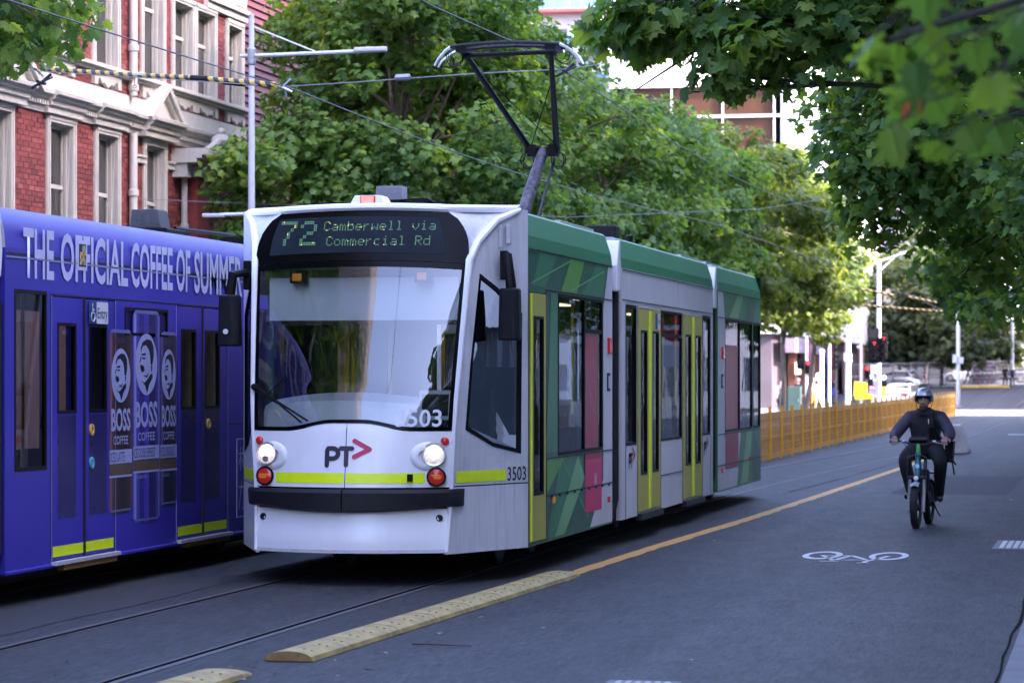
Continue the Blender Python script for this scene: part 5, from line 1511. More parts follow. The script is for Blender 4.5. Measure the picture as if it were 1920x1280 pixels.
def leaf_mesh_np(name, P, F, S, tone, tmpl, mat):
    v, f1, f2 = tmpl
    k = len(v); n = len(P)
    V = np.einsum('nij,kj->nki', F, v) * S[:, None, None] + P[:, None, :]
    me = bpy.data.meshes.new(name)
    me.vertices.add(n * k); me.vertices.foreach_set('co', V.astype('f').ravel())
    lt = len(f1)
    idx = np.concatenate([np.array(f1), np.array(f2)])
    LI = (idx[None] + (np.arange(n) * k)[:, None]).ravel()
    me.loops.add(len(LI)); me.loops.foreach_set('vertex_index', LI.astype('i'))
    me.polygons.add(2 * n)
    me.polygons.foreach_set('loop_start', (np.arange(2 * n) * lt).astype('i'))
    me.polygons.foreach_set('loop_total', np.full(2 * n, lt, 'i'))
    me.materials.append(mat)
    me.update(calc_edges=True)
    a = me.attributes.new('tone', 'FLOAT', 'FACE'); a.data.foreach_set('value', np.repeat(tone, 2).astype('f'))
    return me

LEAFA = leafmat('plane_leaf', [(0, (.036, .095, .028)), (.35, (.07, .16, .042)), (.7, (.125, .225, .052)), (1, (.22, .31, .065))])
LEAFA1 = leafmat('plane_leaf_single', [(0, (.036, .095, .028)), (.35, (.07, .16, .042)), (.7, (.125, .225, .052)), (1, (.22, .31, .065))], True)
LEAFY = leafmat('plane_leaf_light', [(0, (.045, .085, .02)), (.4, (.085, .135, .028)), (.75, (.14, .19, .04)), (1, (.22, .27, .06))])
LEAFO = leafmat('olive_leaf', [(0, (.045, .07, .04)), (.5, (.085, .12, .062)), (1, (.14, .17, .085))])
BARK = pm('plane_bark', (.13, .095, .07), .85, var=.45, scale=5, bump=.3, bscale=20, stretch=(1, 1, .4))
BARKD = pm('dark_bark', (.05, .04, .035), .9, var=.3, scale=8, bump=.3)
v, f1, f2 = T_HI
_mb = MB(); _mb.add([tuple(p) for p in v] + [(-.012, 0, 0), (.012, 0, 0), (.02, -.4, .03), (-.0, -.4, .03)], [f1, f2, [len(v), len(v) + 1, len(v) + 2, len(v) + 3]])
LEAF_ME = _mb.mesh('leaf', LEAFA1, 0, recalc=False)

def in_frame(P, m=60):
    th = R(12.1); c, s = math.cos(th), math.sin(th)
    xc = P[:, 0] * c + P[:, 1] * s; d = -P[:, 0] * s + P[:, 1] * c
    d = np.maximum(d, .1)
    x = 960 + 5270 * xc / d; y = 708 - 5270 * (P[:, 2] - 1.8) / d
    return (x > -m) & (x < 1920 + m) & (y > -m) & (y < 1280 + m), d

def tree(label, base, ell, ncl, nleaf, size, tmpl, mat, seed, trunk_h=3.2, trunk_r=.2, lean=(0, 0), single=0, group=None, clr=.62, name='plane_tree', bark=None, shell=.66, droop=.7):
    rng = np.random.default_rng(seed)
    t = thing(name, (base[0], base[1], base[2] if len(base) > 2 else .1), label, 'tree', group)
    bx = np.array([base[0], base[1], base[2] if len(base) > 2 else .1])
    # clumps fill the crown volume, denser towards its outside
    w = np.array([e[2] if len(e) > 2 else (e[1][0] * e[1][1] * e[1][2]) ** .72 for e in ell]); w /= w.sum()
    C, RAD, TN = [], [], []
    for i in range(ncl):
        e = ell[rng.choice(len(ell), p=w)]
        d = rng.normal(0, 1, 3); d /= np.linalg.norm(d)
        r = shell + (1 - shell) * rng.random() ** .6
        small = min(e[1])
        C.append(np.array(e[0]) + d * np.array(e[1]) * r * .92)
        RAD.append(min(small * .75, clr * rng.uniform(.6, 1.25)))
        TN.append(rng.normal(.42, .15))
    C = np.array(C); RAD = np.array(RAD); TN = np.array(TN)
    cc = np.average(np.array([e[0] for e in ell]), axis=0, weights=w)
    ci = rng.choice(ncl, nleaf, p=(RAD ** 2) / (RAD ** 2).sum())
    d = rng.normal(0, 1, (nleaf, 3)); d /= np.linalg.norm(d, axis=1, keepdims=True)
    P = C[ci] + d * (RAD[ci] * (.35 + .65 * rng.random(nleaf) ** .5))[:, None] * np.array([1, 1, .72])
    out = P - cc; out[:, 2] *= .4; out /= np.maximum(np.linalg.norm(out, axis=1, keepdims=True), 1e-6)
    out = out * .6 + d * .5
    F = leaf_frames(P, out, rng, droop)
    S = size * rng.uniform(.6, 1.2, nleaf)
    tone = np.clip(TN[ci] + rng.normal(0, .17, nleaf) + (rng.random(nleaf) < .05) * .35, 0, 1)
    # trunk and limbs
    mb = MB()
    fork = Vector((lean[0], lean[1], trunk_h))
    mb.tube([(0, 0, -.1), (0, 0, .15), fork * .5 + Vector((.05, 0, 0)), fork], [trunk_r * 1.5, trunk_r * 1.1, trunk_r * .92, trunk_r * .8], 12)
    order = rng.permutation(ncl)[:min(ncl, 34)]
    top = Vector(cc - bx) + Vector((0, 0, .8))
    mb.tube([fork, fork.lerp(top, .5) + Vector((.12, -.1, 0)), top], [trunk_r * .7, trunk_r * .5, trunk_r * .2], 8)
    for i in order:
        e = Vector(C[i] - bx)
        a = fork.lerp(top, float(rng.uniform(0, .85)))
        m1 = a.lerp(e, .5) + Vector((0, 0, float(rng.uniform(.0, .5)) + (.2 if e.z < a.z else 0)))
        mb.tube([a, a.lerp(m1, .5) + Vector((0, 0, .06)), m1, e], [trunk_r * .3, trunk_r * .22, trunk_r * .15, .012], 6)
        for _ in range(2):
            q = e + Vector(rng.normal(0, RAD[i] * .6, 3).tolist())
            mb.tube([m1.lerp(e, .6), q], [.018, .006], 4)
    mb.build('trunk', bark or BARK, t, smooth=True)
    keep = np.ones(nleaf, bool)
    idx = []
    if single:
        ok, dist = in_frame(P)
        sc = np.where(ok, dist - 40 * S, 1e9)
        idx = np.argsort(sc)[:single]; idx = [i for i in idx if sc[i] < 1e8]
        keep[idx] = False
    me = leaf_mesh_np('crown', (P - bx)[keep], F[keep], S[keep], tone[keep], tmpl, mat)
    cr = bpy.data.objects.new('crown', me); COL.objects.link(cr); cr.parent = t; cr['kind'] = 'stuff'
    for i in idx:
        M = Matrix.Identity(4)
        for a in range(3):
            for b_ in range(3): M[a][b_] = F[i][a][b_] * S[i]
            M[a][3] = P[i][a] - bx[a]
        o = bpy.data.objects.new('leaf', LEAF_ME); COL.objects.link(o); o.parent = cr; o.matrix_local = M
    return t

GL = 'plane trees along the left footpath'
GRR = 'plane trees along the right footpath'
lt = [(51.0, 10.6, 'bushy green plane tree between the brick building and the pale street lamp pole'),
      (54.6, 10.2, 'plane tree in front of the dark red slatted building'),
      (63.0, 8.9, 'plane tree directly behind the raised pantograph'),
      (71.5, 9.3, 'plane tree whose top ends below the white apartment block'),
      (79.5, 9.4, 'plane tree behind the middle section of the white tram'),
      (88, 9.5, 'plane tree rising over the back end of the white tram'),
      (97, 9.6, 'plane tree below the brown glass of the corner building'),
      (106, 9.5, 'yellow green plane tree below the corner of the glass building'),
      (115, 9.3, 'yellow green plane tree next before the street corner'),
      (123.5, 9.0, 'last yellow green plane tree of the left row, at the street corner')]
for i, (Y, top, lab) in enumerate(lt):
    far = Y > 84
    q = 3.1 if i == 0 else 2.9 if i == 1 else 3.35 if i < 5 else (3.9, 3.7, 3.3, 2.9, 2.5)[i - 5]
    if i >= 5: top += (.5, .5, 1.2, 1.6, 1.2)[i - 5]
    zc = (3.1 + top) / 2
    xc = -12.9 if i < 5 else -12.7 if i < 8 else -13.2
    ell = [((xc, Y, zc + .3), (q, q * 1.1, (top - 3.1) / 2 * .95)), ((-12.6, Y - .6, zc - 1.6), (q * .85, q, 1.5)), ((-13, Y + .5, zc + 1.4), (q * .75, q * .9, 1.5))]
    if i == 0: ell += [((-14.6, 48.1, 5.1), (.95, 1.1, 1.7), 2.2), ((-13.6, 47.6, 4.2), (1.2, 1.3, 1.3), 2.2)]
    n = 26000 if i < 2 else 18000 if i < 5 else 11000
    tree(lab, (-13.3, Y), ell, 130 if i < 4 else 95, n, (.145 if i < 2 else .155) if i < 5 else .2, T_LO, LEAFY if far else LEAFA, 20 + i, single=90 if i == 0 else 60 if i == 1 else 0, group=GL, trunk_h=3.0, lean=(.4, 0) if i == 9 else (0, 0), clr=.72, trunk_r=.2 if i < 6 else .12)
# the near crown at the top left
tree('plane tree leaning in over the purple tram at the top corner', (-13.4, 25.6), [((-11.75, 27.4, 6.2), (1.4, 1.5, 1.15), 3), ((-11.6, 27.3, 4.60), (.42, .5, .16), .35), ((-13.4, 26.5, 8.4), (3.2, 3, 2.4), 2.2)], 80, 5600, .145, T_HI, LEAFA, 51, single=260, group=GL, trunk_h=4.2, lean=(.3, .3), clr=.55)
# right-hand canopy
tree('plane tree with sharp leafy sprays hanging over the road at the top', (2.0, 25.5),
     [((-3.62, 22.7, 4.86), (.50, .7, .45), 1.0), ((-3.05, 22.7, 4.52), (.48, .7, .40), 1.0), ((-2.45, 22.9, 4.68), (.6, .8, .45), 1.0), ((-1.4, 23.2, 4.85), (1.0, 1.0, .55), 1.7), ((1.0, 25, 7.6), (4.2, 4.2, 2.3), 4), ((-2.2, 23.2, 5.35), (1.5, 1.2, .35), 1.0)],
     130, 7200, .14, T_HI, LEAFA, 61, single=300, group=GRR, trunk_h=3.6, clr=.42, bark=BARKD)
for i, (Y, lab, ell, n, sd) in enumerate([
    (36.5, 'plane tree filling the view above and behind the cyclist', [((-.2, 37, 6.6), (4.5, 4.6, 3.0)), ((-.9, 36.5, 3.9), (1.5, 2, 1.35)), ((-2.9, 36, 5.3), (.85, 1.4, 1.1), 3), ((-2.6, 36.3, 4.3), (.9, 1.3, .75), 3)], 16000, 71),
    (48, 'plane tree whose low boughs hang above the concrete block', [((0, 48, 6.8), (4.4, 4.6, 3.2)), ((-1.2, 47.5, 4.0), (1.9, 2.2, 1.3))], 14000, 72),
    (60, 'dense plane tree of the right footpath, farther along', [((0, 60, 6.8), (4.6, 4.8, 3.4)), ((-1.6, 60, 4.1), (2.2, 2.4, 1.2))], 9000, 73),
    (74, 'shaded plane tree near the far end of the right footpath', [((0, 74, 6.6), (4.8, 5, 3.4))], 7000, 74)]):
    tree(lab, (2.1, Y), ell, 130, n, .15 if i < 2 else .19, T_LO, LEAFA, sd, single=80 if i == 0 else 0, group=GRR, trunk_h=3.2, clr=.7, bark=BARKD)
off = [(3.6, 11, 3.2, 5.2, 13), (3.3, 0, 3.2, 4.2, 15), (3.5, -12, 3.2, 3.8, 18), (4.0, -25, 3.2, 3.6, 16), (-14.9, 12, 2.7, 3.8, 13), (-14.9, 1, 2.9, 3.6, 15), (-15.2, -11, 3.2, 3.4, 18), (-16.5, -24, 3, 3.4, 17), (2.1, 90, 4.8, 3.2, 10), (2.1, 106, 4.8, 3.2, 10), (2.1, 120, 4.6, 3.2, 10)]
offl = ['street tree overhead just in front of the camera', 'street tree overhead beside the camera', 'street tree behind the camera on the right footpath', 'farther street tree behind the camera on the right footpath', 'street tree beside the purple tram, outside the picture', 'street tree level with the camera on the left footpath', 'street tree behind the camera on the left footpath', 'farther street tree behind the camera on the left footpath', 'plane tree next to last before the crossing on the right footpath', 'plane tree near the crossing on the right footpath', 'last plane tree before the crossing on the right footpath']
for i, (x, Y, rx, zb, zt_) in enumerate(off):
    xx = x - 1.2 if x > 0 else x + .6
    tree(offl[i], (x, Y), [((xx, Y, (zb + zt_) / 2), (rx, rx * 1.15, (zt_ - zb) / 2))], 70, 3400 if i < 8 else 3000, .4, T_XS, LEAFA, 90 + i, group='street trees outside the picture' if i < 8 else GRR, clr=1.0, bark=BARKD)
# branch of blurred leaves very close to the camera
tb = thing('plane_tree', (2.3, 8.2, .1), 'closest plane tree, its blurred orange tipped leaves at the top right', 'tree', GRR)
mb = MB(); mb.tube([(0, 0, -.1), (0, 0, 2), (-.1, 0, 4.2)], [.3, .22, .18], 12)
BRN = [(-.05, 0, 3.2), (-.7, -.6, 3.1), (-1.5, -.6, 2.98), (-2.2, -.6, 2.8), (-2.9, -.5, 2.62)]
mb.tube(BRN, [.09, .06, .035, .018, .006], 8)
tw = []
mb.tube([BRN[2], (-2.1, -.5, 2.6), (-2.6, -.4, 2.4)], [.02, .012, .005], 6)
mb.build('trunk', BARKD, tb, smooth=True)
rng = np.random.default_rng(5)
P = rng.normal(0, 1, (1500, 3)); P /= np.linalg.norm(P, axis=1, keepdims=True)
P = P * np.array([3.0, 3.2, 1.7]) * (.5 + .5 * rng.random(1500) ** .5)[:, None] + np.array([.4, .4, 5.6])
keep = P[:, 2] > 3.9; P = P[keep]
F = leaf_frames(P, P / 3, rng)
me = leaf_mesh_np('crown', P, F, np.full(len(P), .22), np.clip(rng.normal(.4, .2, len(P)), 0, 1), T_LO, LEAFA)
crb = bpy.data.objects.new('crown', me); COL.objects.link(crb); crb.parent = tb; crb['kind'] = 'stuff'
LEAF_N = leafmat('near_leaf', [(0, (.055, .14, .045)), (.5, (.095, .2, .042)), (1, (.17, .28, .05))], True)
LEAF_O = pm('near_leaf_tip', (.55, .11, .02), .6, var=.3, scale=20)
ln = LEAF_ME.copy(); ln.materials.clear(); ln.materials.append(LEAF_N)
rr = random.Random(31)
near = []
for k in range(36):                      # sprays hang in a loose band off the bough
    u_ = rr.random()
    near.append((-2.93 + .5 * u_ + rr.uniform(-.03, .05), rr.uniform(-.8, .3), 2.66 - .08 * (1 - u_) + rr.uniform(-.30, .16), rr.uniform(.17, .27), rr.uniform(190, 310)))
rr = random.Random(8)
for k, (lx, ly, lz, s_, an) in enumerate(near):
    pos = Vector((lx, ly, lz))
    o = inst(ln, 'leaf', crb, pos)
    o.rotation_euler = (R(-70 + rr.uniform(-35, 45)), R(rr.uniform(-35, 35)), R(an - 270 + rr.uniform(-50, 50)))
    s_ *= .5
    o.scale = (s_, s_, s_)
    if k in (4, 15, 22):
        tip = MB(); tip.add([(-.1, .45, -.01), (.1, .45, -.01), (.16, .7, -.04), (0, 1.04, -.06), (-.16, .7, -.04)], [(0, 1, 2, 3, 4)]); tp = tip.build('leaf_tip', LEAF_O, crb, recalc=False)
        tp.location = pos + Vector((0, -.004, 0)); tp.rotation_euler = o.rotation_euler; tp.scale = o.scale
    m_ = MB(); m_.tube([pos, pos + Vector((.07, .04, .07)), pos + Vector((.16, .1, .1))], [.003, .003, .004], 4); m_.build('leaf_stalk', BARKD, crb)
# olive-green trees beyond the crossing
for i, (x, Y, h, lab) in enumerate([(-21.5, 226, 12.5, 'olive green tree beyond the far traffic signals'), (-17.2, 231, 11, 'darker olive tree behind the tram signal board'), (-13.6, 228, 10.2, 'olive tree standing behind the white car'), (-10.8, 236, 8.2, 'smallest olive tree, left of the beige shop front'), (-16, 245, 14.5, 'tallest olive tree behind the far lamp post')]):
    z0 = ground_z(Y)
    tree(lab, (x, Y, z0), [((x, Y, z0 + h * .6), (3.3, 3.0, h * .42)), ((x + .8, Y - 1, z0 + h * .36), (2.8, 2.5, h * .2))], 60, 3200, .5, T_XS, LEAFO, 130 + i, trunk_h=2.6, trunk_r=.16, group='olive trees beyond the crossing', name='street_tree', clr=1.1, bark=BARKD)
# ================================================================== STREET FURNITURE
# pale lamp pole between the brick building and the tracks
t = thing('street_lamp', (-12.49, 39.87, 0), 'pale steel street lamp pole with a long arm in front of the plane trees', 'street lamp')
mb = MB(); mb.tube([(0, 0, 0), (0, 0, 3.9), (0, 0, 4.2), (0, 0, 7.17)], [.075, .06, .052, .04], 12); mb.build('pole', POLEWHITE, t, smooth=True)
mb = MB(); mb.lathe([(.055, 4.0), (.075, 4.02), (.075, 4.08), (.06, 4.1), (.06, 4.2), (.07, 4.22), (.07, 4.26), (.05, 4.28)], (0, 0, 0), (0, 0, 1), 14); mb.build('collar', STEEL, t, smooth=True); mb = MB(); mb.lathe([(.045, 6.42), (.062, 6.44), (.062, 6.66), (.045, 6.68)], (0, 0, 0), (0, 0, 1), 14); mb.build('collar', STEEL, t, smooth=True)
mb = MB(); mb.tube([(-.17, 0, 6.56), (0, 0, 6.56), (.9, .2, 6.6), (1.6, .35, 6.63)], .028, 8); mb.tube([(0, 0, 7.0), (.95, .2, 6.61)], .012, 6); mb.build('arm', POLEWHITE, t, smooth=True)
mb = MB(); mb.obox((1.72, .37, 6.65), (.24, .05, .008), (-.02, .09, 0), (0, 0, .035)); mb.build('lamp_head', GREYWHITE, t, bev=.02)
mb = MB(); mb.tube([(.22, .02, 4.235), (0, 0, 4.225), (-.45, -.1, 4.21)], .026, 8); mb.build('arm', POLEWHITE, t, smooth=True)
mb = MB(); mb.obox((-.55, -.12, 4.2), (.16, .03, 0), (-.01, .06, 0), (0, 0, .028)); mb.build('lamp_head', GREYWHITE, t, bev=.015)
# overhead line
WIRE = pm('copper_wire', (.03, .027, .026), .5, .6, var=.2); GALV = pm('steel_wire', (.25, .25, .26), .4, .8, var=.1)
def wire(pts_, r, label, grp='overhead tram wires', mat=None):
    mb = MB(); mb.tube(pts_, r, 5); return tag(mb.build('overhead_wire', mat or WIRE, None, smooth=True), label, 'wire', grp)
def cat(x, Y0, Y1, z, n=14, sag=.12, dx=0):
    pts_ = []
    for i in range(n + 1):
        Y = Y0 + (Y1 - Y0) * i / n; q = ((Y - 33.2) / 30.) % 1
        pts_.append((x + slew(Y) + dx, Y, z - sag * 4 * q * (1 - q)))
    return pts_
wire(cat(-9.8, -10, 33.2, 5.32, 20) + cat(-9.8, 36, 150, 5.32, 40), .009, 'dark contact wire above the purple tram passing the striped tube')
wire([(-6.5, -15, 5.5), (-6.5, 10, 5.40), (-6.5, 26.7, 5.42), (-6.47, 30.25, 5.49), (-6.5, 34, 5.50), (-6.5, 41, 5.36), (-6.45, 48, 5.27)] + cat(-6.5, 52, 150, 5.3, 34), .008, 'dark contact wire touching the raised pantograph')
wire([(-16.9, 31.1, 5.9), (-13.3, 32.0, 5.55), (-9.8, 32.6, 5.31), (-9.0, 32.84, 5.37), (-7.5, 33.16, 5.48), (-6.5, 33.38, 5.53), (-4.2, 33.9, 5.85), (2.2, 35.2, 6.9)], .005, 'thin steel cross span wire joining both contact wires behind the pantograph', mat=GALV)
wire([(-16.9, 47.0, 4.95), (-9.3, 48.2, 4.6), (-6, 48.5, 4.72), (2.2, 50, 6.0)], .0045, 'low sagging cross span wire just over the white tram roof', mat=GALV)
t = thing('span_fitting', (-9.81, 32.5, 5.3), 'small metal clamp where the striped tube meets the wire', 'wire clamp', 'overhead line clamps')
mb = MB(); mb.tube([(-.15, 0, .05), (0, 0, 0), (.12, .05, -.06)], .018, 6); mb.tube([(.02, 0, 0), (.12, .0, .09)], .01, 5); mb.tube([(.05, 0, -.03), (.05, .05, -.12)], .012, 5); mb.build('clamp', STEEL, t)
for (p, lab) in (((-6.5, 33.38, 5.5), 'metal hanger holding the contact wire right of the pantograph'), ((-8.42, 32.97, 5.43), 'white porcelain insulator on the cross span wire left of the pantograph'), ((-7.5, 33.16, 5.48), 'dark insulator bead on the span wire behind the pantograph head'), ((-12.1, 30.55, 5.2), 'dark clamp on the wire under the top left leaves')):
    t = thing('span_fitting', p, lab, 'wire clamp', 'overhead line clamps')
    mb = MB()
    if 'porcelain' in lab: mb.lathe([(.012, -.1), (.04, -.08), (.04, .08), (.012, .1)], (0, 0, 0), (1, .2, .05), 8)
    elif 'bead' in lab: mb.lathe([(.02, -.07), (.032, -.03), (.032, .03), (.02, .07)], (0, 0, -.02), (0, .2, 1), 8)
    else: mb.tube([(-.12, 0, -.06), (0, 0, 0), (.1, .05, .1)], .018, 6); mb.tube([(.0, 0, .0), (.14, .0, .06)], .012, 5); mb.tube([(0, -.12, 0), (0, .12, 0)], .02, 6)
    mb.build('clamp', GALV if 'porcelain' in lab else DARKMETAL, t)
mb = MB()
# striped insulating tube: two slightly kinked lengths with a dark joint
A, B, C_ = Vector((-13.5, 34.1, 5.77)), Vector((-10.98, 32.93, 5.47)), Vector((-9.86, 32.47, 5.32))
STRIPE = bpy.data.materials.new('hazard_stripe'); STRIPE.use_nodes = True
nt = STRIPE.node_tree; N = nt.nodes; L = nt.links; b = N['Principled BSDF']; b.inputs['Roughness'].default_value = .4
tc = N.new('ShaderNodeTexCoord'); wv = N.new('ShaderNodeTexWave'); wv.bands_direction = 'X'; wv.inputs['Scale'].default_value = 2.55
mp = N.new('ShaderNodeMapping'); mp.inputs['Rotation'].default_value = (0, R(38), R(24)); L.new(tc.outputs['Object'], mp.inputs['Vector']); L.new(mp.outputs[0], wv.inputs['Vector'])
cr = N.new('ShaderNodeValToRGB'); cr.color_ramp.interpolation = 'CONSTANT'; cr.color_ramp.elements[0].color = (.012, .012, .014, 1); cr.color_ramp.elements[1].position = .5; cr.color_ramp.elements[1].color = (.6, .36, .03, 1)
L.new(wv.outputs['Color'], cr.inputs['Fac']); L.new(cr.outputs[0], b.inputs['Base Color'])
t = thing('striped_tube', A, 'yellow and black striped insulating tube slung over the purple tram', 'insulator tube', 'striped insulating tubes')
mb = MB(); mb.tube([Vector(), (B - A) * .5 + Vector((0, 0, -.01)), B - A], .034, 10); mb.build('tube', STRIPE, t, smooth=True)
mb = MB(); mb.tube([B - A, C_ - A], .036, 10); mb.build('tube', STRIPE, t, smooth=True)
mb = MB(); d = (B - A).normalized(); mb.tube([B - A - d * .14, B - A + d * .14], .039, 10); mb.build('joint', BLACK, t, smooth=True); mb = MB(); mb.tube([(B - A).lerp(C_ - A, .32) + Vector((0, 0, -.02)), (B - A).lerp(C_ - A, .58) + Vector((0, 0, -.025))], .034, 10); mb.build('joint', BLACK, t, smooth=True)
mb = MB(); mb.tube([(B - A) * .60, (B - A) * .66], .0355, 10); mb.build('sleeve', GREYWHITE, t, smooth=True)
mb = MB(); q = (B - A) * .6; mb.tube([q, q + Vector((0, 0, -.13))], .005, 5); mb.tube([q + Vector((.02 * math.cos(k), .0, -.15 + .02 * math.sin(k))) for k in [6.28 * i / 10 for i in range(10)]], .004, 4, closed=True); mb.build('hook', DARKMETAL, t)
for i, (a, b_, lab) in enumerate((((-9.2, 104.9, 5.09), (-7.98, 105.3, 4.85), 'far striped insulating tube, the upper one left of the white street lamp'), ((-7.7, 108.4, 4.89), (-6.65, 108.6, 4.67), 'far striped insulating tube, the upper one right of the white street lamp'), ((-8.76, 99.9, 4.36), (-5.5, 100.6, 4.10), 'far striped insulating tube, the lower long one in front of the olive trees'))):
    t = thing('striped_tube', a, lab, 'insulator tube', 'striped insulating tubes')
    mb = MB(); mb.tube([(0, 0, 0), Vector(b_) - Vector(a)], .05, 8); mb.build('tube', STRIPE, t, smooth=True)
wire([(-16.5, 103, 6.3), (-9.2, 104.9, 5.1), (-6.65, 108.6, 4.67), (2, 110, 6)], .01, 'cross span wire carrying the far upper striped tubes')
wire([(-16.5, 98, 5.4), (-8.76, 99.9, 4.37), (-5.5, 100.6, 4.1), (2, 102, 5.2)], .01, 'cross span wire carrying the far lower striped tube')
# ---- yellow mesh fence beside the stop works
FENCEY = pm('fence_yellow', srgb(220, 160, 40), .45, var=.1, scale=6); FENCEB = pm('fence_band', srgb(200, 142, 54), .55, var=.15, scale=3)
NET = bpy.data.materials.new('safety_netting'); NET.use_nodes = True
nt = NET.node_tree; N = nt.nodes; L = nt.links; b = N['Principled BSDF']; b.inputs['Base Color'].default_value = (*srgb(180, 128, 84), 1); b.inputs['Roughness'].default_value = .8
tr = N.new('ShaderNodeBsdfTransparent'); mx = N.new('ShaderNodeMixShader'); nz = N.new('ShaderNodeTexNoise'); nz.inputs['Scale'].default_value = 3
tc = N.new('ShaderNodeTexCoord'); L.new(tc.outputs['Object'], nz.inputs['Vector']); mr = N.new('ShaderNodeMapRange'); mr.inputs['To Min'].default_value = .4; mr.inputs['To Max'].default_value = .7
L.new(nz.outputs['Fac'], mr.inputs['Value']); L.new(mr.outputs[0], mx.inputs[0]); L.new(tr.outputs[0], mx.inputs[1]); L.new(b.outputs[0], mx.inputs[2]); L.new(mx.outputs[0], N['Material Output'].inputs['Surface'])
FY0, FP = 54.2, 2.12
fence = thing('mesh_fence', (-7.3, FY0, 0), 'long amber yellow mesh barrier fence running along the tracks behind the cyclist', 'fence')
mb = MB(); mb.box(-.02, .03, 0, .06, 0, 1.14); mb.box(-.12, .12, -.04, .1, 0, .03); mb.box(-.012, .035, -.015, .075, .9, .95); post_me = mb.mesh('post', FENCEY)
mb = MB(); mb.tube([(.012, .03, 0), (.03, .05, .2), (.012, .03, 1.17)], .035, 6)
post_me2 = mb.mesh('post', FENCEY, True)
band = MB(); band.box(-.006, .006, .05, FP, .90, 1.05); band.box(-.006, .006, .05, FP, .04, .17); band.box(-.005, .007, .05, FP, .48, .53)
band_me = band.mesh('panel_band', FENCEB)
net = MB(); net.poly([(0, .05, .17), (0, FP, .17), (0, FP, .90), (0, .05, .90)])
net_me = net.mesh('mesh_netting', NET, 0, False)
rod = MB()
for i in range(7): z = .24 + .1 * i; rod.box(-.004, .004, .05, FP, z - .006, z + .006)
for i in range(22): y = .1 + i * (FP - .1) / 22; rod.box(-.004, .004, y - .005, y + .005, .17, .9)
rod_me = rod.mesh('mesh_wire', FENCEB)
rr = random.Random(6)
for i in range(38):
    y = i * FP
    inst(post_me2, 'post', fence, (0, y, 0), (rr.uniform(-.05, .05), 0, 0))
    if i < 37:
        pn = inst(band_me, 'panel', fence, (rr.uniform(-.01, .01), y, 0))
        inst(net_me, 'netting', pn); inst(rod_me, 'mesh_wire', pn)
# concrete block
mb = MB(); mb.prism([(-.62, 0), (.62, 0), (.62, .1), (.44, .68), (-.44, .68), (-.62, .1)], 'y', 0, 1.3)
mb.v = [(x * (1 - .08 * (z > .5)), y + (.1 if z > .5 and y < .5 else 0) - (.08 if z > .5 and y > .5 else 0), z) for x, y, z in mb.v]
o = mb.build('concrete_block', pm('block_concrete', (.36, .33, .29), .8, var=.15, scale=4, bump=.2), None, bev=.03, loc=(-4.0, 67.3, 0)); tag(o, 'tapered concrete road block standing on the lane behind the cyclist', 'concrete block')
# ---- poles and signals at the crossing
def pole(name, x, Y, top, r, label, cat='pole', grp='pale poles at the crossing', extra=None, z0=0., mat=None, r1=None):
    t = thing(name, (x, Y, z0), label, cat, grp)
    mb = MB(); mb.tube([(0, 0, 0), (0, 0, .3), (0, 0, top)], [r * 1.15, r, r1 or r * .85], 12); mb.build('pole', mat or POLEWHITE, t, smooth=True)
    mb = MB(); mb.box(-r * 1.7, r * 1.7, -r * 1.7, r * 1.7, 0, .04); mb.lathe([(r * 1.25, .04), (r * 1.2, .22), (r, .25)], (0, 0, 0), (0, 0, 1), 12); mb.build('base', STEEL, t)
    return t
t = pole('street_lamp', -12.3, 150.8, 8.1, .12, 'white street lamp with a braced arm above the tram signals', 'street lamp', None)
mb = MB(); mb.tube([(0, 0, 8.0), (.6, .1, 8.2), (1.15, .2, 8.42)], .045, 6); mb.tube([(0, 0, 7.4), (.3, .05, 7.75), (.8, .15, 8.2)], .035, 6); mb.build('arm', POLEWHITE, t, smooth=True)
mb = MB(); mb.obox((1.4, .25, 8.46), (.3, .05, .04), (0, .1, 0), (0, 0, .05)); mb.build('lamp_head', GREYWHITE, t, bev=.02)
t = pole('stout_pole', -13.9, 150.4, 5.6, .16, 'stout white pole left of the yellow seat-shaped barrier')
mb = MB(); mb.box(-.2, .2, -.22, .0, 2.7, 3.1); mb.lathe([(.17, 2.6), (.22, 2.62), (.22, 2.7), (.17, 2.72)], (0, 0, 0), (0, 0, 1), 12); mb.build('junction_box', GREYWHITE, t, bev=.01)
t = pole('stout_pole', -9.24, 171.9, 6.6, .13, 'white pole with a grey control box standing right of the cyclist', z0=0)
mb = MB(); mb.box(-.32, -.05, -.3, -.1, 2.7, 3.2); mb.box(.05, .32, -.3, -.1, 2.65, 3.05); mb.build('control_box', GREYWHITE, t, bev=.02)
pole('slim_pole', -15.08, 152.2, 4.05, .09, 'slim white pole with dark signals on its side, left of the stout one')
t = pole('bollard_light', -15.88, 156.1, 3.2, .13, 'short bright white round-topped pole by the people in white', mat=WHITE)
mb = MB(); mb.lathe([(.13, 0), (.16, .04), (.12, .16), (0, .2)], (0, 0, 3.2), (0, 0, 1), 12); mb.lathe([(.0, 0), (.2, .02), (.2, .06), (0, .08)], (-.15, 0, 1.9), (0, -1, 0), 14); mb.build('cap', WHITE, t, smooth=True)
t = pole('slim_pole', -14.98, 170.6, 5.2, .09, 'slim grey pole beyond the yellow barrier')
mb = MB(); mb.box(-.25, 0, -.1, .1, 3.6, 3.75); mb.build('bracket', GREYWHITE, t)
t = pole('slim_pole', -8.18, 233.5, 5.2, .14, 'pale pole in front of the beige shop front', z0=ground_z(233.5))
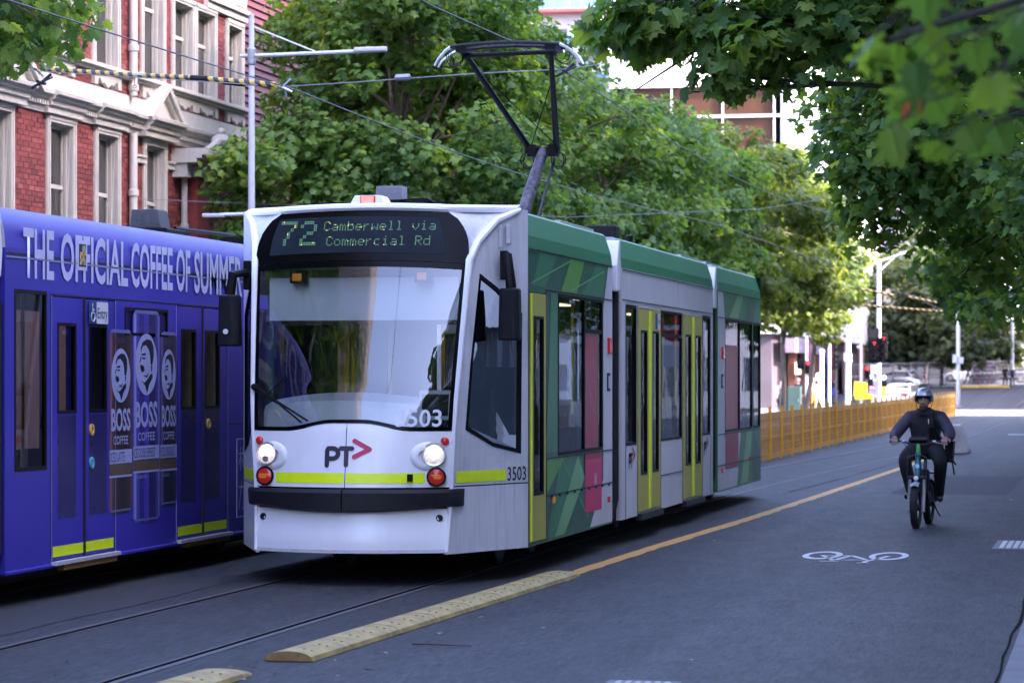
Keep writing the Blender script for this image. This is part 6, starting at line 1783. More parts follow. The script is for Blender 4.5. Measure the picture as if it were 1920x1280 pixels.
def signal(parent, x, y, z, kind, h=.98, w=.33, rz=0, board=None):
    """signal head: housing, three hooded lenses"""
    mb = MB(); mb.box(x - w / 2, x + w / 2, y - .12, y + .06, z, z + h)
    if board: mb.box(x - board[0] / 2, x + board[0] / 2, y + .0, y + .03, z - .12, z + h + .12)
    hd = mb.build('signal_head', BLACK, parent, bev=.015)
    for k in range(3):
        zc = z + h - (k + .5) * h / 3
        m_ = MB(); n = 10
        ring = [(x + .12 * math.cos(a), zc + .12 * math.sin(a)) for a in [math.pi * (-.15 + 1.3 * i / n) for i in range(n + 1)]]
        m_.grid([[(p, y - .12, q) for p, q in ring], [(p, y - .32, q - .02) for p, q in ring]]); m_.build('hood', BLACK, hd, recalc=False)
        lit = k == 0
        m_ = MB()
        if lit and kind == 'T':
            m_.lathe([(.1, 0), (0, .01)], (x, y - .125, zc), (0, -1, 0), 14, 1)
            m_.box(x - .075, x + .075, y - .14, y - .136, zc + .035, zc + .07, 0); m_.box(x - .02, x + .02, y - .14, y - .136, zc - .08, zc + .035, 0)
        else:
            m_.lathe([(.105, 0), (.07, .02), (0, .03)], (x, y - .122, zc), (0, -1, 0), 14, 0 if lit else 1)
        m_.build('lens', [SIGRED, SIGOFF], hd)
    return hd
SIGRED = pm('signal_red_lit', (.9, .05, .04), .3, emit=(1, .06, .05), es=.25); SIGOFF = pm('signal_lens_off', (.06, .012, .012), .25, var=.3)
SIGGREEN = pm('signal_cyan_lit', (.4, .9, .85), .3, emit=(.5, 1, .92), es=.3)
SG = 'signal masts at the crossing'
t = pole('traffic_signal', -11.55, 140.7, 4.3, .06, 'signal mast with a black tram board showing a red T', 'traffic signal', SG, mat=STEEL)
signal(t, -.13, -.1, 2.65, 'T', 1.02, .42, board=(.68, 0)); signal(t, .34, -.05, 2.75, 'T', 1.2, .3)
mb = MB(); mb.box(-.48, .1, -.05, .02, 3.72, 4.28, 0); mb.box(-.44, .06, -.055, -.05, 3.77, 4.23, 1); mb.build('rear_board', [BLACK, DARKGREY], t)
signal(t, -.47, -.1, 1.75, 'P', .62, .3); mb = MB(); mb.box(-.33, .0, -.12, .0, 2.0, 2.42); mb.build('push_button_box', GREYWHITE, t, bev=.01)
for x, z in ((-.34, 1.86), (.33, 1.8)):
    mb = MB(); mb.box(x - .13, x + .13, -.1, .05, z - .45, z + .15, 0); mb.lathe([(.12, 0), (.08, .03), (0, .04)], (x, -.1, z), (0, -1, 0), 14, 1); mb.build('walk_signal', [BLACK, SIGGREEN], t)
mb = MB(); mb.box(.22, .42, -.12, -.02, .9, 1.35); mb.build('button_unit', pm('signal_yellow', (.75, .5, .02), .5), t, bev=.01)
t = pole('traffic_signal', -15.65, 146, 4.8, .07, 'signal mast with a red light beside the green cabinet', 'traffic signal', SG)
signal(t, .1, -.1, 2.0, 'P', .68, .3); mb = MB(); mb.box(-.42, -.1, -.05, .2, 2.25, 2.8); mb.prism([(-.5, 2.3), (-.42, 2.25), (-.42, 2.8), (-.5, 2.75)], 'y', 0, .15); mb.build('side_head', BLACK, t)
t = pole('traffic_signal', -14.55, 150.3, 4.2, .06, 'signal mast seen edge on with stacked dark hoods', 'traffic signal', SG, mat=DARKMETAL)
for zb in (2.2, 3.15):
    mb = MB(); mb.box(-.14, .02, -.17, .17, zb, zb + .88)
    for k in range(3): mb.box(.02, .26, -.13, .13, zb + .22 + .28 * k, zb + .25 + .28 * k); mb.box(.02, .2, -.13, -.11, zb + .08 + .28 * k, zb + .22 + .28 * k)
    mb.build('signal_head', BLACK, t)
# sign, barrier, cabinet
t = thing('road_sign', (-12.55, 150.4, 0), 'grey bus lane sign with a red band reading ONLY', 'road sign')
mb = MB(); mb.tube([(0, .03, 0), (0, .03, 1.9)], .03, 8); mb.build('post', STEEL, t)
mb = MB(); mb.box(-.27, .27, -.02, .0, .9, 1.84, 0); mb.box(-.25, .25, -.024, -.02, 1.14, 1.4, 1); mb.box(-.2, .2, -.024, -.02, 1.5, 1.75, 2)
mb.build('plate', [pm('sign_grey', (.16, .16, .18), .5), pm('sign_red_dark', srgb(110, 16, 30), .5), pm('sign_slate', (.12, .13, .16), .5)], t)
mb = MB()
for k in range(3): mb.box(-.17 + .12 * k, -.08 + .12 * k, -.027, -.024, 1.62, 1.71)
mb.build('bus_windows', LETTERWHITE, t)
text('ONLY', .4, .16, (-.2, -.025, 1.19), (1, 0, 0), (0, 0, 1), LETTERWHITE, t, 'sign_lettering', .01)
t = thing('yellow_barrier', (-14.04, 160.6, 0), 'bright yellow plastic barrier shaped like a seat, left of the ONLY sign', 'barrier')
YB = pm('barrier_yellow', (.8, .56, .0), .45, var=.06)
mb = MB(); mb.obox((-.12, .1, 1.12), (.36, 0, -.04), (0, .1, 0), (.02, 0, .42)); mb.build('back_panel', YB, t, bev=.04)
mb = MB(); mb.obox((.1, -.2, .72), (.48, .0, .03), (0, .28, 0), (0, 0, .14)); mb.box(-.3, -.2, -.1, .1, 0, .6); mb.box(.4, .5, -.1, .1, 0, .6); mb.build('seat_block', YB, t, bev=.04)
t = thing('cabinet', (-15.8, 139.8, 0), 'dull green electrical cabinet behind the near end of the fence', 'cabinet')
CABG = pm('cabinet_green', srgb(50, 74, 64), .55, var=.08)
mb = MB(); mb.box(-.1, .55, -.3, .3, 0, 1.38); mb.build('main_box', CABG, t, bev=.02)
mb = MB(); mb.box(-.5, -.13, -.28, .28, 0, 1.28); mb.build('side_box', CABG, t, bev=.02)
mb = MB(); mb.box(-.07, .52, -.312, -.3, .1, 1.3); mb.build('door', CABG, t)
mb = MB(); mb.box(.42, .46, -.33, -.312, .6, .75); mb.build('handle', STEEL, t)
# low yellow kerb ramps in the distance
for i, (x, Y) in enumerate(((-14.6, 176), (-15.6, 216), (-9.8, 225), (-11.4, 224), (-8.9, 224))):
    z0 = ground_z(Y)
    mb = MB(); mb.prism([(-.9, 0), (.9, 0), (.8, .22), (-.8, .22)], 'y', -.3, .3)
    tag(mb.build('barrier_foot', pm('foot_yellow', (.6, .4, .08), .6), None, bev=.03, loc=(x, Y, z0)), ['low yellow block on the pavement by the schoolgirl', 'low yellow block at the foot of the mesh panels', 'low yellow block under the panel with purple print', 'low yellow block left of the purple printed panel', 'low yellow block beside the pair in dark clothes'][i], 'barrier foot', 'low yellow barrier feet')
# no entry sign on the right footpath (outside the frame; the tram windows mirror it)
t = thing('road_sign', (.6, 70.9, .128), 'no entry sign on the right footpath, mirrored in the tram door glass', 'road sign')
mb = MB(); mb.tube([(0, .04, 0), (0, .04, 3.4)], .035, 8); mb.build('post', STEEL, t)
mb = MB(); mb.lathe([(.36, -.02), (.36, 0), (0, .001)], (0, 0, 2.95), (0, -1, 0), 24); mb.build('disc', pm('sign_red', srgb(170, 30, 50), .5), t)
mb = MB(); mb.box(-.26, .26, -.006, -.002, 2.89, 3.01); mb.build('bar', LETTERWHITE, t)
mb = MB(); mb.box(-.3, .3, -.01, .02, 1.95, 2.5); mb.build('plate', LETTERWHITE, t)
# temporary steel fence panels across the far street
TF = pm('temporary_fence_steel', (.5, .5, .52), .45, .6, var=.1)
mb = MB()
w = 2.4
for x in (0, w): mb.tube([(x, 0, 0), (x, 0, 2.05)], .045, 6)
for z in (.12, 1.1, 2.02): mb.tube([(0, 0, z), (w, 0, z)], .03, 6)
fp_me = mb.mesh('frame', TF)
mb = MB()
for k in range(15): x = .15 * (k + 1); mb.box(x - .008, x + .008, -.004, .004, .12, 2.0)
for k in range(5): z = .4 + .33 * k; mb.box(0, w, -.003, .003, z - .006, z + .006)
fm_me = mb.mesh('mesh_infill', TF)
P0, P1 = Vector((-20.6, 214)), Vector((-6.6, 237))
n = int((P1 - P0).length / w); dv = (P1 - P0).normalized(); rz = math.atan2(dv.y, dv.x)
words_ = ['first', 'second', 'third', 'fourth', 'fifth', 'sixth', 'seventh', 'eighth', 'ninth', 'tenth', 'eleventh', 'twelfth', 'thirteenth']
for i in range(n):
    q = P0 + dv * w * i
    t = thing('fence_panel', (q.x, q.y, ground_z(q.y)), '%s steel mesh panel of the far temporary fence counted from the olive trees' % words_[min(i, 12)], 'fence panel', 'temporary steel fence panels', rz)
    inst(fp_me, 'frame', t); inst(fm_me, 'mesh_infill', t)
t = thing('banner', (-10.55, 232.6, ground_z(232.6)), 'purple banner with pale spots hung on the far fence', 'banner', None, 0.15)
mb = MB(); mb.box(-.85, .85, -.03, 0, .1, 1.9, 0)
rr = random.Random(9)
for i in range(4):
    for j in range(5):
        mb.lathe([(.07, 0), (0, .002)], (-.62 + .4 * i + (.2 if j % 2 else 0), -.031, .3 + .34 * j), (0, -1, 0), 8, rr.choice((1, 1, 2)))
mb.build('sheet', [pm('banner_purple', srgb(92, 50, 92), .6), pm('banner_pale', srgb(190, 160, 200), .6), pm('banner_pink', srgb(180, 60, 120), .6)], t)
# ---- far buildings
CREAMW = pm('sunlit_white_panel', (.68, .67, .64), .6, var=.06, scale=.5)
BROWNG = pm('brown_glazing', (.05, .022, .01), .45, var=.5, scale=.35, spec=.2)
t = thing('corner_building', (-19.2, 165, 0), 'white corner building with brown glass bands above the plane trees', 'building')
mb = MB()
mb.box(-10.2, 0, 0, 70, 4.4, 14.2, 0); mb.box(-10.2, 0, 0, 70, 19.1, 26, 0); mb.box(-10.2, -.3, .3, 70, 14.2, 19.1, 1)
mb.box(-10.2, -.6, .6, 70, 0, 4.4, 2); mb.build('wall', [CREAMW, ROOMDARK, pm('shop_wall', srgb(84, 76, 78), .7, var=.2, scale=.4)], t)
fm = MB()
k = 0
for i in range(3):
    x1 = -.35 - i * 3.05
    g = MB(); g.box(x1 - 2.95, x1 - .08, .08, .1, 17.3, 19.0); g.build('window', BROWNG, t); g = MB(); g.box(x1 - 2.95, x1 - .08, .08, .1, 14.25, 17.15); g.build('window', BROWNG, t)
    fm = MB(); fm.box(x1 - .08, x1 + .0, -.08, .12, 14.2, 19.1); fm.build('mullion', CREAMW, t)
    pl = MB(); pl.box(x1 - 2.97, x1 - .04, -.03, 0, 19.3, 22.3); pl.build('panel', CREAMW, t)
mb = MB(); mb.box(-10.25, .05, -.12, .1, 17.15, 17.3); mb.box(-10.25, .1, -.2, .1, 19.0, 19.25); mb.box(-10.25, .1, -.2, .1, 14.1, 14.3); mb.build('ledge', CREAMW, t)
fn_ = MB(); fn_.box(-.02, .25, -.08, .08, 14.0, 19.3); fin_me = fn_.mesh('fin', POLEWHITE)
for i in range(40): inst(fin_me, 'fin', t, (0, .6 + i * .85, 0))
mb = MB(); mb.box(0, .0 + .05, 0, 70, 14.2, 19.1); mb.build('side_glazing', pm('side_glass', (.25, .28, .32), .2, var=.2, scale=.6), t)
for i, (y, hgt) in enumerate(((5, 4.2), (12, 4.2), (20.5, 4.2), (30, 4.2), (40, 4.2), (52, 4.2))):
    mb = MB(); mb.box(-.1, .3, y, y + 1.1, 0, hgt); mb.build('pillar', pm('brown_pillar', srgb(136, 84, 66), .7, var=.15), t, bev=.03)
for i, y in enumerate((6.3, 13.4, 22, 31.5, 41.5)):
    mb = MB(); mb.poly([(-.3, y, .4), (-.3, y + 5.6, .4), (-.3, y + 5.6, 3.3), (-.3, y, 3.3)]); mb.build('shop_window', pm('shop_glass', (.16, .17, .2), .15, var=.5, scale=.7), t, recalc=False)
mb = MB(); mb.box(-.1, .7, 1, 18, 3.3, 4.2); mb.build('shop_fascia', pm('fascia_grey', srgb(112, 104, 124), .6), t)
mb = MB(); mb.box(.72, .76, 7, 8.6, 2.9, 4.0, 0); mb.box(.72, .76, 8.6, 9.4, 2.9, 4.0, 1); mb.build('shop_sign', [pm('sign_navy', srgb(60, 44, 110), .5), pm('sign_crimson', srgb(190, 60, 100), .5)], t)
LAMPBOX = pm('lit_lightbox', (.9, .8, .6), .5, emit=(1, .86, .6), es=.13)
mb = MB(); mb.box(.3, .65, 4.6, 5.0, 2.0, 2.75); mb.build('light_box', LAMPBOX, t, bev=.03); mb = MB(); mb.box(.7, .74, 11, 12.2, 2.7, 3.9); mb.build('light_box', LAMPBOX, t)
mb = MB(); mb.prism([(-.5, 3.72), (1.25, 4.2), (1.25, 4.35), (-.5, 3.95)], 'y', 19.5, 26); mb.build('awning', pm('awning_orange', srgb(206, 84, 30), .6), t)
t = block('apartment_block', 'white apartment block with balconies showing at the top behind the pantograph', -52, -28.5, 190, 215, 0, 40, pm('apartment_wall', (.4, .4, .42), .6, var=.06, scale=.5), pm('apartment_glass', (.08, .10, .16), .12, var=.3, scale=.5, spec=.7), ('-y',), fl=3.3, bay=2.6, wz=(.9, 2.7), wfrac=.62, parts=True)
BALG = pm('balcony_blue_glass', (.10, .2, .42), .15, var=.2, scale=.5)
for k in range(-3, 3):
    zb = 24.25 + 2.75 * k
    mb = MB(); mb.box(1.2, 6.4, -13.7, -12.51, zb - .16, zb + .02); mb.build('balcony_slab', pm('soffit_red', srgb(150, 70, 66), .6) if k == 1 else CREAMW, t)
    for i in range(6):
        g = MB(); g.box(1.24 + .86 * i, 2.06 + .86 * i, -13.66, -13.62, zb + .08, zb + 1.0); g.build('balustrade_pane', BALG, t)
lv = MB()
for k in range(22): lv.box(.1, 1.1, -13.4, -13.0, 22.5 + .24 * k, 22.6 + .24 * k)
lv.box(-.05, .1, -13.6, -12.52, 22, 28.5); lv.box(1.1, 1.2, -13.6, -12.52, 22, 28.5)
lv.build('louvre_screen', pm('louvre_beige', srgb(190, 176, 160), .6), t)
mb = MB(); mb.prism([(-4.5, 25.6), (.6, 26.6), (.6, 26.9), (-4.5, 28.5)], 'y', -16, -13.7); mb.build('canopy', DGREY, t)
t = thing('shop_building', (-4, 262, 1.7), 'beige building with brown columns and a cream panel at the far right', 'building')
BEIGE = pm('beige_stone', srgb(176, 156, 132), .8, var=.12, scale=.5)
mb = MB(); mb.box(-9.5, 12, 0, 14, 0, 3.9, 0); mb.box(-9.9, 12, -.8, 14, 3.9, 4.5, 0); mb.box(-9.7, 12, -.4, 14, 4.5, 13, 1); mb.build('wall', [BEIGE, CREAMW], t)
for x in (-9.3, -8.1, -7.0, -2.4):
    mb = MB(); mb.box(x, x + .5, -.5, 0, 0, 3.85); mb.build('column', pm('brown_column', srgb(122, 92, 78), .7), t, bev=.03)
mb = MB(); mb.box(-6.4, -2.6, -.2, -.02, .3, 3.2, 0); mb.box(-6.4, -2.6, -.25, -.02, 3.25, 3.7, 1); mb.build('cream_panel', [pm('panel_cream', srgb(216, 206, 170), .6), pm('panel_slate', srgb(80, 88, 110), .6)], t)
block('office_tower', 'distant dark mauve tower in the gap between the tree rows', -27, -14, 300, 320, 2, 24, pm('mauve_cladding', srgb(112, 98, 118), .7, var=.1, scale=.4), OFFG, ('-y',), bay=2.2)
block('end_building', 'pale stone building behind the olive trees', -46, -13.9, 270, 290, 1.8, 9, BEIGE, OFFG, ('-y',))
# ================================================================== PEOPLE, BICYCLE, CARS
def skin_body(verts, edges, mats, emat, name, parent, sub=2):
    """one continuous body: a Skin surface grown along the skeleton; faces take the material of the nearest bone"""
    names = list(verts)
    ix = {n: i for i, n in enumerate(names)}
    me = bpy.data.meshes.new('sk')
    me.from_pydata([verts[n][0] for n in names], [(ix[a], ix[b]) for a, b in edges], [])
    o = bpy.data.objects.new('sk', me); COL.objects.link(o)
    o.modifiers.new('skin', 'SKIN')
    lay = me.skin_vertices[0] if me.skin_vertices else None
    if lay is None:
        bm_ = bmesh.new(); bm_.from_mesh(me); bm_.verts.layers.skin.verify(); bm_.to_mesh(me); bm_.free(); lay = me.skin_vertices[0]
    for i, n in enumerate(names):
        r = verts[n][1]
        lay.data[i].radius = r if isinstance(r, tuple) else (r, r)
        lay.data[i].use_root = (i == 0)
    s = o.modifiers.new('sub', 'SUBSURF'); s.levels = sub; s.render_levels = sub
    dg = bpy.context.evaluated_depsgraph_get()
    out = bpy.data.meshes.new_from_object(o.evaluated_get(dg))
    bpy.data.objects.remove(o); bpy.data.meshes.remove(me)
    cen = np.zeros(len(out.polygons) * 3); out.polygons.foreach_get('center', cen); cen = cen.reshape(-1, 3)
    best = np.full(len(cen), 1e9); mi = np.zeros(len(cen), 'i')
    for (a, b) in edges:
        A = np.array(verts[a][0]); B = np.array(verts[b][0]); d = B - A
        t = np.clip(((cen - A) @ d) / max(d @ d, 1e-9), 0, 1)
        dist = np.linalg.norm(cen - (A + t[:, None] * d), axis=1)
        q = dist < best
        best[q] = dist[q]; mi[q] = emat.get((a, b), 0)
    out.materials.clear()
    for m_ in mats: out.materials.append(m_)
    out.polygons.foreach_set('material_index', mi)
    out.polygons.foreach_set('use_smooth', [True] * len(out.polygons))
    out.name = name; out.update()
    ob = bpy.data.objects.new(name, out); COL.objects.link(ob); ob.parent = parent
    return ob
SKIN = pm('skin', (.36, .2, .14), .5, var=.1, scale=20); SKIN2 = pm('skin_light', (.5, .32, .24), .5, var=.1, scale=20)
HAIRD = pm('hair_dark', (.02, .014, .012), .6, var=.3, scale=30); HAIRL = pm('hair_pale', (.5, .42, .28), .6, var=.2, scale=30)
EYEW = pm('eye_white', (.7, .7, .7), .2); EYED = pm('eye_dark', (.015, .01, .01), .2); LIPS = pm('lips', (.3, .1, .09), .5)
def head(parent, c, k=1., yaw=0., skin=None, hair=None, beard=None, hairback=False):
    """shaped head: skull, brow, nose, chin, ears; eyes and mouth set in"""
    skin = skin or SKIN
    c = Vector(c); Mx = Matrix.Rotation(yaw, 3, 'Z')
    mb = MB(); rows = []
    nu, nv = 20, 14
    for j in range(nv + 1):
        ph = math.pi * j / nv - math.pi / 2
        row = []
        for i in range(nu + 1):
            th = 2 * math.pi * i / nu
            x, y, z = math.cos(ph) * math.sin(th), -math.cos(ph) * math.cos(th), math.sin(ph)
            f = max(0, -y)
            w = .074 if z > -.1 else .074 * (1 - .32 * min(1, (-z - .1) / .8))
            X, Y, Z = x * w, y * .094, z * .116
            if z < -.45 and f > .2: Y -= .012 * f
            if y < -.5:
                nose = math.exp(-((x / .16) ** 2)) * math.exp(-(((z + .14) / .17) ** 2)); Y -= .024 * nose
                for ex in (-.42, .42): Y += .009 * math.exp(-(((x - ex) / .2) ** 2)) * math.exp(-(((z - .1) / .14) ** 2))
                Y -= .005 * math.exp(-(((z - .28) / .1) ** 2))
            row.append(c + Mx @ (Vector((X, Y, Z)) * k))
        rows.append(row)
    mb.grid(rows)
    for s in (-1, 1):
        mb.lathe([(.0, -.006), (.022 * k, -.004), (.026 * k, .004), (.012 * k, .008)], c + Mx @ (Vector((s * .075, .005, -.005)) * k), Mx @ Vector((s, .25, 0)), 8)
    hd = mb.build('head', skin, parent, smooth=2)
    e = MB()
    for s in (-1, 1):
        p = c + Mx @ (Vector((s * .031, -.081, .012)) * k)
        e.lathe([(.011 * k, 0), (.008 * k, .006 * k), (0, .008 * k)], p, Mx @ Vector((0, -1, 0)), 8, 0); e.lathe([(.005 * k, 0), (0, .002)], p + Mx @ Vector((0, -.008 * k, 0)), Mx @ Vector((0, -1, 0)), 8, 1)
    e.build('eyes', [EYEW, EYED], hd)
    m_ = MB(); m_.tube([c + Mx @ (Vector((x, -.088 + abs(x) * .35, -.056)) * k) for x in (-.024, 0, .024)], [.003 * k, .006 * k, .003 * k], 6); m_.build('mouth', LIPS, hd)
    b_ = MB()
    for s in (-1, 1): b_.tube([c + Mx @ (Vector((s * x, -.089 + x * .25, .036)) * k) for x in (.012, .03, .05)], .004 * k, 5)
    b_.build('eyebrows', hair or HAIRD, hd)
    if beard:
        b_ = MB(); rows = []
        for j in range(5):
            z = -.066 - .012 * j
            rows.append([c + Mx @ (Vector((math.sin(t) * (.066 - .008 * j), -math.cos(t) * (.092 + .003 * math.sin(j * 1.2)) - .004, z)) * k) for t in [-1.1 + 2.2 * i / 10 for i in range(11)]])
        b_.grid(rows); b_.tube([c + Mx @ (Vector((x, -.099 + abs(x) * .4, -.042)) * k) for x in (-.03, 0, .03)], .005 * k, 6); b_.build('beard', beard, hd, smooth=True)
    if hair:
        h_ = MB(); rows = []
        for j in range(8):
            ph = math.pi / 2 * (1 - j / 7 * 1.0)
            row = []
            for i in range(nu + 1):
                th = 2 * math.pi * i / nu
                x, y = math.sin(th), -math.cos(th)
                zz = math.sin(ph); rr_ = math.cos(ph)
                drop = (1 - max(0, -y) * .9) * (j / 7)
                row.append(c + Mx @ (Vector((x * rr_ * .081, y * rr_ * .10 + .004, zz * .124 - (.04 if y > -.3 else -.02) * drop * (1.9 if hairback else 1))) * k))
            rows.append(row)
        h_.grid(rows); h_.build('hair', hair, hd, smooth=2)
    return hd
def hand(mb, w, d, n, side, curl=.5, m=0, k=1.):
    """palm and five fingers; w wrist, d along the hand, n back-of-hand normal"""
    w, d, n = Vector(w), Vector(d).normalized(), Vector(n).normalized()
    s = d.cross(n).normalized() * side
    mb.tube([w - d * .01, w + d * .03 * k, w + d * .085 * k], [.026 * k, .038 * k, .036 * k], 8, m)
    for i, (o_, l) in enumerate(((-.03, .07), (-.01, .08), (.011, .076), (.031, .058))):
        b_ = w + d * .08 * k + s * o_ * k
        a1, a2 = curl * .9, curl * 2.1
        p1 = b_ + (d * math.cos(a1) - n * math.sin(a1)) * l * .5 * k
        p2 = p1 + (d * math.cos(a2) - n * math.sin(a2)) * l * .55 * k
        mb.tube([b_, p1, p2], [.0095 * k, .009 * k, .007 * k], 6, m)
    b_ = w + d * .03 * k - s * .034 * k
    p1 = b_ + (d * .6 - s * .7 - n * .2 * curl).normalized() * .035 * k
    mb.tube([b_, p1, p1 + (d * .9 - n * curl).normalized() * .03 * k], [.012 * k, .011 * k, .008 * k], 6, m)
def cloth(name, rgb, rough=.85): return pm(name, srgb(*rgb), rough, var=.18, scale=9, bump=.15, bscale=40)
def person(label, loc, rz, top, bottom, shoes=None, skin=None, hair=None, h=1.7, stride=.25, arms='swing', skirt=False, bare=False, group='people on the far pavements', bag=None, cap=None, hood=None):
    """standing or walking figure facing -y"""
    t = thing('person', loc, label, 'person', group, rz)
    q = h / 1.75
    st = stride
    V = {'pelvis': ((0, 0, .93), (.15, .11)), 'waist': ((0, .0, 1.08), (.135, .10)), 'chest': ((0, .0, 1.28), (.165, .12)), 'neck0': ((0, .005, 1.43), (.075, .07)), 'neck': ((0, -.005, 1.53), (.05, .05)),
         'shl': ((-.18, 0, 1.39), .065), 'shr': ((.18, 0, 1.39), .065)}
    E_ = [('pelvis', 'waist'), ('waist', 'chest'), ('chest', 'neck0'), ('neck0', 'neck'), ('chest', 'shl'), ('chest', 'shr')]
    hands = []
    for s, n in ((-1, 'l'), (1, 'r')):
        sw = st * .55 * s
        if arms == 'phone': el, wr = (s * .23, -.03, 1.13), (s * .08, -.26, 1.2)
        elif arms == 'hips': el, wr = (s * .3, .02, 1.14), (s * .2, -.1, 1.02)
        else: el, wr = (s * .23, sw * .35, 1.12), (s * .225, sw - .04, .88)
        V['el' + n] = (el, .047); V['wr' + n] = (wr, .033)
        E_ += [('sh' + n, 'el' + n), ('el' + n, 'wr' + n)]
        ly = -s * st
        V['hip' + n] = ((s * .09, ly * .08, .88), .1); V['kn' + n] = ((s * .095, ly * .55 - .03, .5), .062); V['an' + n] = ((s * .09, ly + .02, .09), .042); V['toe' + n] = ((s * .1, ly - .13, .045), .038)
        E_ += [('pelvis', 'hip' + n), ('hip' + n, 'kn' + n), ('kn' + n, 'an' + n), ('an' + n, 'toe' + n)]
        hands.append((wr, (Vector(wr) - Vector(el)).normalized(), s))
    V = {k: (tuple(c * q for c in p), tuple(x * q for x in r) if isinstance(r, tuple) else r * q) for k, (p, r) in V.items()}
    mats = [top, bottom, skin or SKIN2, shoes or BLACK]
    em = {e: 0 for e in E_}
    for n in 'lr':
        em[('pelvis', 'hip' + n)] = 1; em[('hip' + n, 'kn' + n)] = 1; em[('kn' + n, 'an' + n)] = 2 if bare else 1; em[('an' + n, 'toe' + n)] = 3
    em[('neck0', 'neck')] = 2
    b_ = skin_body(V, E_, mats, em, 'body', t, 1)
    mb = MB()
    for w, d, s in hands: hand(mb, Vector(w) * q, d, (s * .8, -.2, .3), s, .5, 0, q)
    hb = mb.mesh('hands', skin or SKIN2, True)
    ho = bpy.data.objects.new('hand_pair', hb); COL.objects.link(ho); ho.parent = b_
    head(t, (0, -.02 * q, 1.63 * q), q, 0, skin or SKIN2, hair)
    if skirt:
        mb = MB(); rows = [[(r * math.sin(a) * q * (1 + .06 * math.sin(a * 7)), r * .8 * math.cos(a) * q, z * q) for a in [2 * math.pi * i / 20 for i in range(21)]] for r, z in ((.14, 1.06), (.18, .9), (.21, .72), (.23, .52))]
        mb.grid(rows); mb.build('skirt', bottom, t, smooth=2)
    if bag:
        mb = MB(); mb.obox((0, .17 * q, 1.22 * q), (.14 * q, 0, 0), (0, .08 * q, 0), (0, 0, .2 * q)); bo = mb.build('backpack', bag, t, bev=.05)
        mb = MB()
        for s in (-1, 1): mb.tube([(s * .1 * q, .12 * q, 1.38 * q), (s * .12 * q, -.05 * q, 1.42 * q), (s * .13 * q, -.12 * q, 1.25 * q), (s * .13 * q, .06 * q, 1.05 * q)], .018 * q, 6)
        mb.build('strap', bag, bo)
    if cap:
        mb = MB(); mb.lathe([(.1 * q, 0), (.1 * q, .04 * q), (.075 * q, .09 * q), (0, .11 * q)], (0, -.015 * q, 1.67 * q), (0, 0, 1), 14); mb.obox((0, -.13 * q, 1.675 * q), (.07 * q, 0, 0), (0, .06 * q, -.01 * q), (0, 0, .006)); mb.build('cap', cap, t, smooth=True)
    return t
CW_ = cloth('white_cloth', (205, 205, 205)); CBLK = cloth('black_cloth', (28, 28, 32)); CNAVY = cloth('navy_cloth', (34, 40, 74)); CYEL = cloth('mustard_cloth', (178, 132, 52)); CPINK = cloth('dusty_pink_cloth', (170, 128, 136)); CBLUE = cloth('mid_blue_cloth', (96, 100, 186)); CCRM = cloth('cream_cloth', (210, 196, 168)); CGREY = cloth('grey_cloth', (96, 96, 104))
p = person('woman in a white top and long black skirt beside the green cabinet', (-17.3, 148.6, .012), R(12), CW_, CBLK, hair=HAIRD, skirt=True, h=1.68)
mb = MB(); mb.grid([[(.02 + .2 * math.sin(a) * 1.1, .02 + .14 * math.cos(a), z) for a in [1.9 + 1.6 * i / 6 for i in range(7)]] for z in (1.42, 1.1, .8)]); mb.grid([[(.02 - .2 * math.sin(a) * 1.1, .02 + .14 * math.cos(a), z) for a in [1.9 + 1.6 * i / 6 for i in range(7)]] for z in (1.42, 1.1, .8)]); mb.build('open_cardigan', CPINK, p, recalc=False)
person('person with pale hair standing half hidden behind the green cabinet', (-16.6, 150.8, .012), R(160), CBLK, CBLK, hair=HAIRL, h=1.78, stride=.05)
person('man in white with a pale backpack and mustard trousers looking at a phone', (-16.35, 156.0, .012), R(75), CW_, CYEL, hair=HAIRL, h=1.78, stride=.1, arms='phone', bag=CCRM)
person('person in white clothes holding a black bag next to the bright short pole', (-16.45, 159.6, .012), R(20), CW_, CCRM, hair=HAIRL, h=1.7, stride=.08, arms='phone', cap=CW_)
person('schoolgirl in a navy blazer and blue dress walking on the pavement', (-17.7, 182, ground_z(182)), R(-8), CNAVY, CBLUE, shoes=CBLK, hair=HAIRD, h=1.66, skirt=True, bare=True)
person('person hidden behind the ONLY sign, only legs showing', (-13.8, 165.5, 0), R(10), CGREY, CGREY, hair=HAIRD, h=1.66, bare=True)
person('jogger in a white top, cap and black shorts beyond the fence', (-16.2, 236.8, ground_z(236.8)), R(10), CW_, CBLK, hair=HAIRD, h=1.7, bare=True, cap=CW_, stride=.2)
person('man in a dark jacket walking just behind the one in a white shirt', (-11.83, 234.7, ground_z(234.7)), R(60), CBLK, CNAVY, hair=HAIRD, h=1.72)
person('man in a white shirt and navy trousers crossing by the purple banner', (-11.3, 230.8, ground_z(230.8)), R(80), CW_, CNAVY, hair=HAIRD, h=1.7, stride=.32)
person('tall person all in black, one of the pair near the beige shop', (-8.55, 228.3, ground_z(228.3)), R(15), CBLK, CBLK, hair=HAIRD, h=1.78)
person('shorter person in navy carrying a bag, the other of the pair', (-8.05, 229.4, ground_z(229.4)), R(25), CNAVY, CBLK, hair=HAIRD, h=1.66, bag=CGREY)

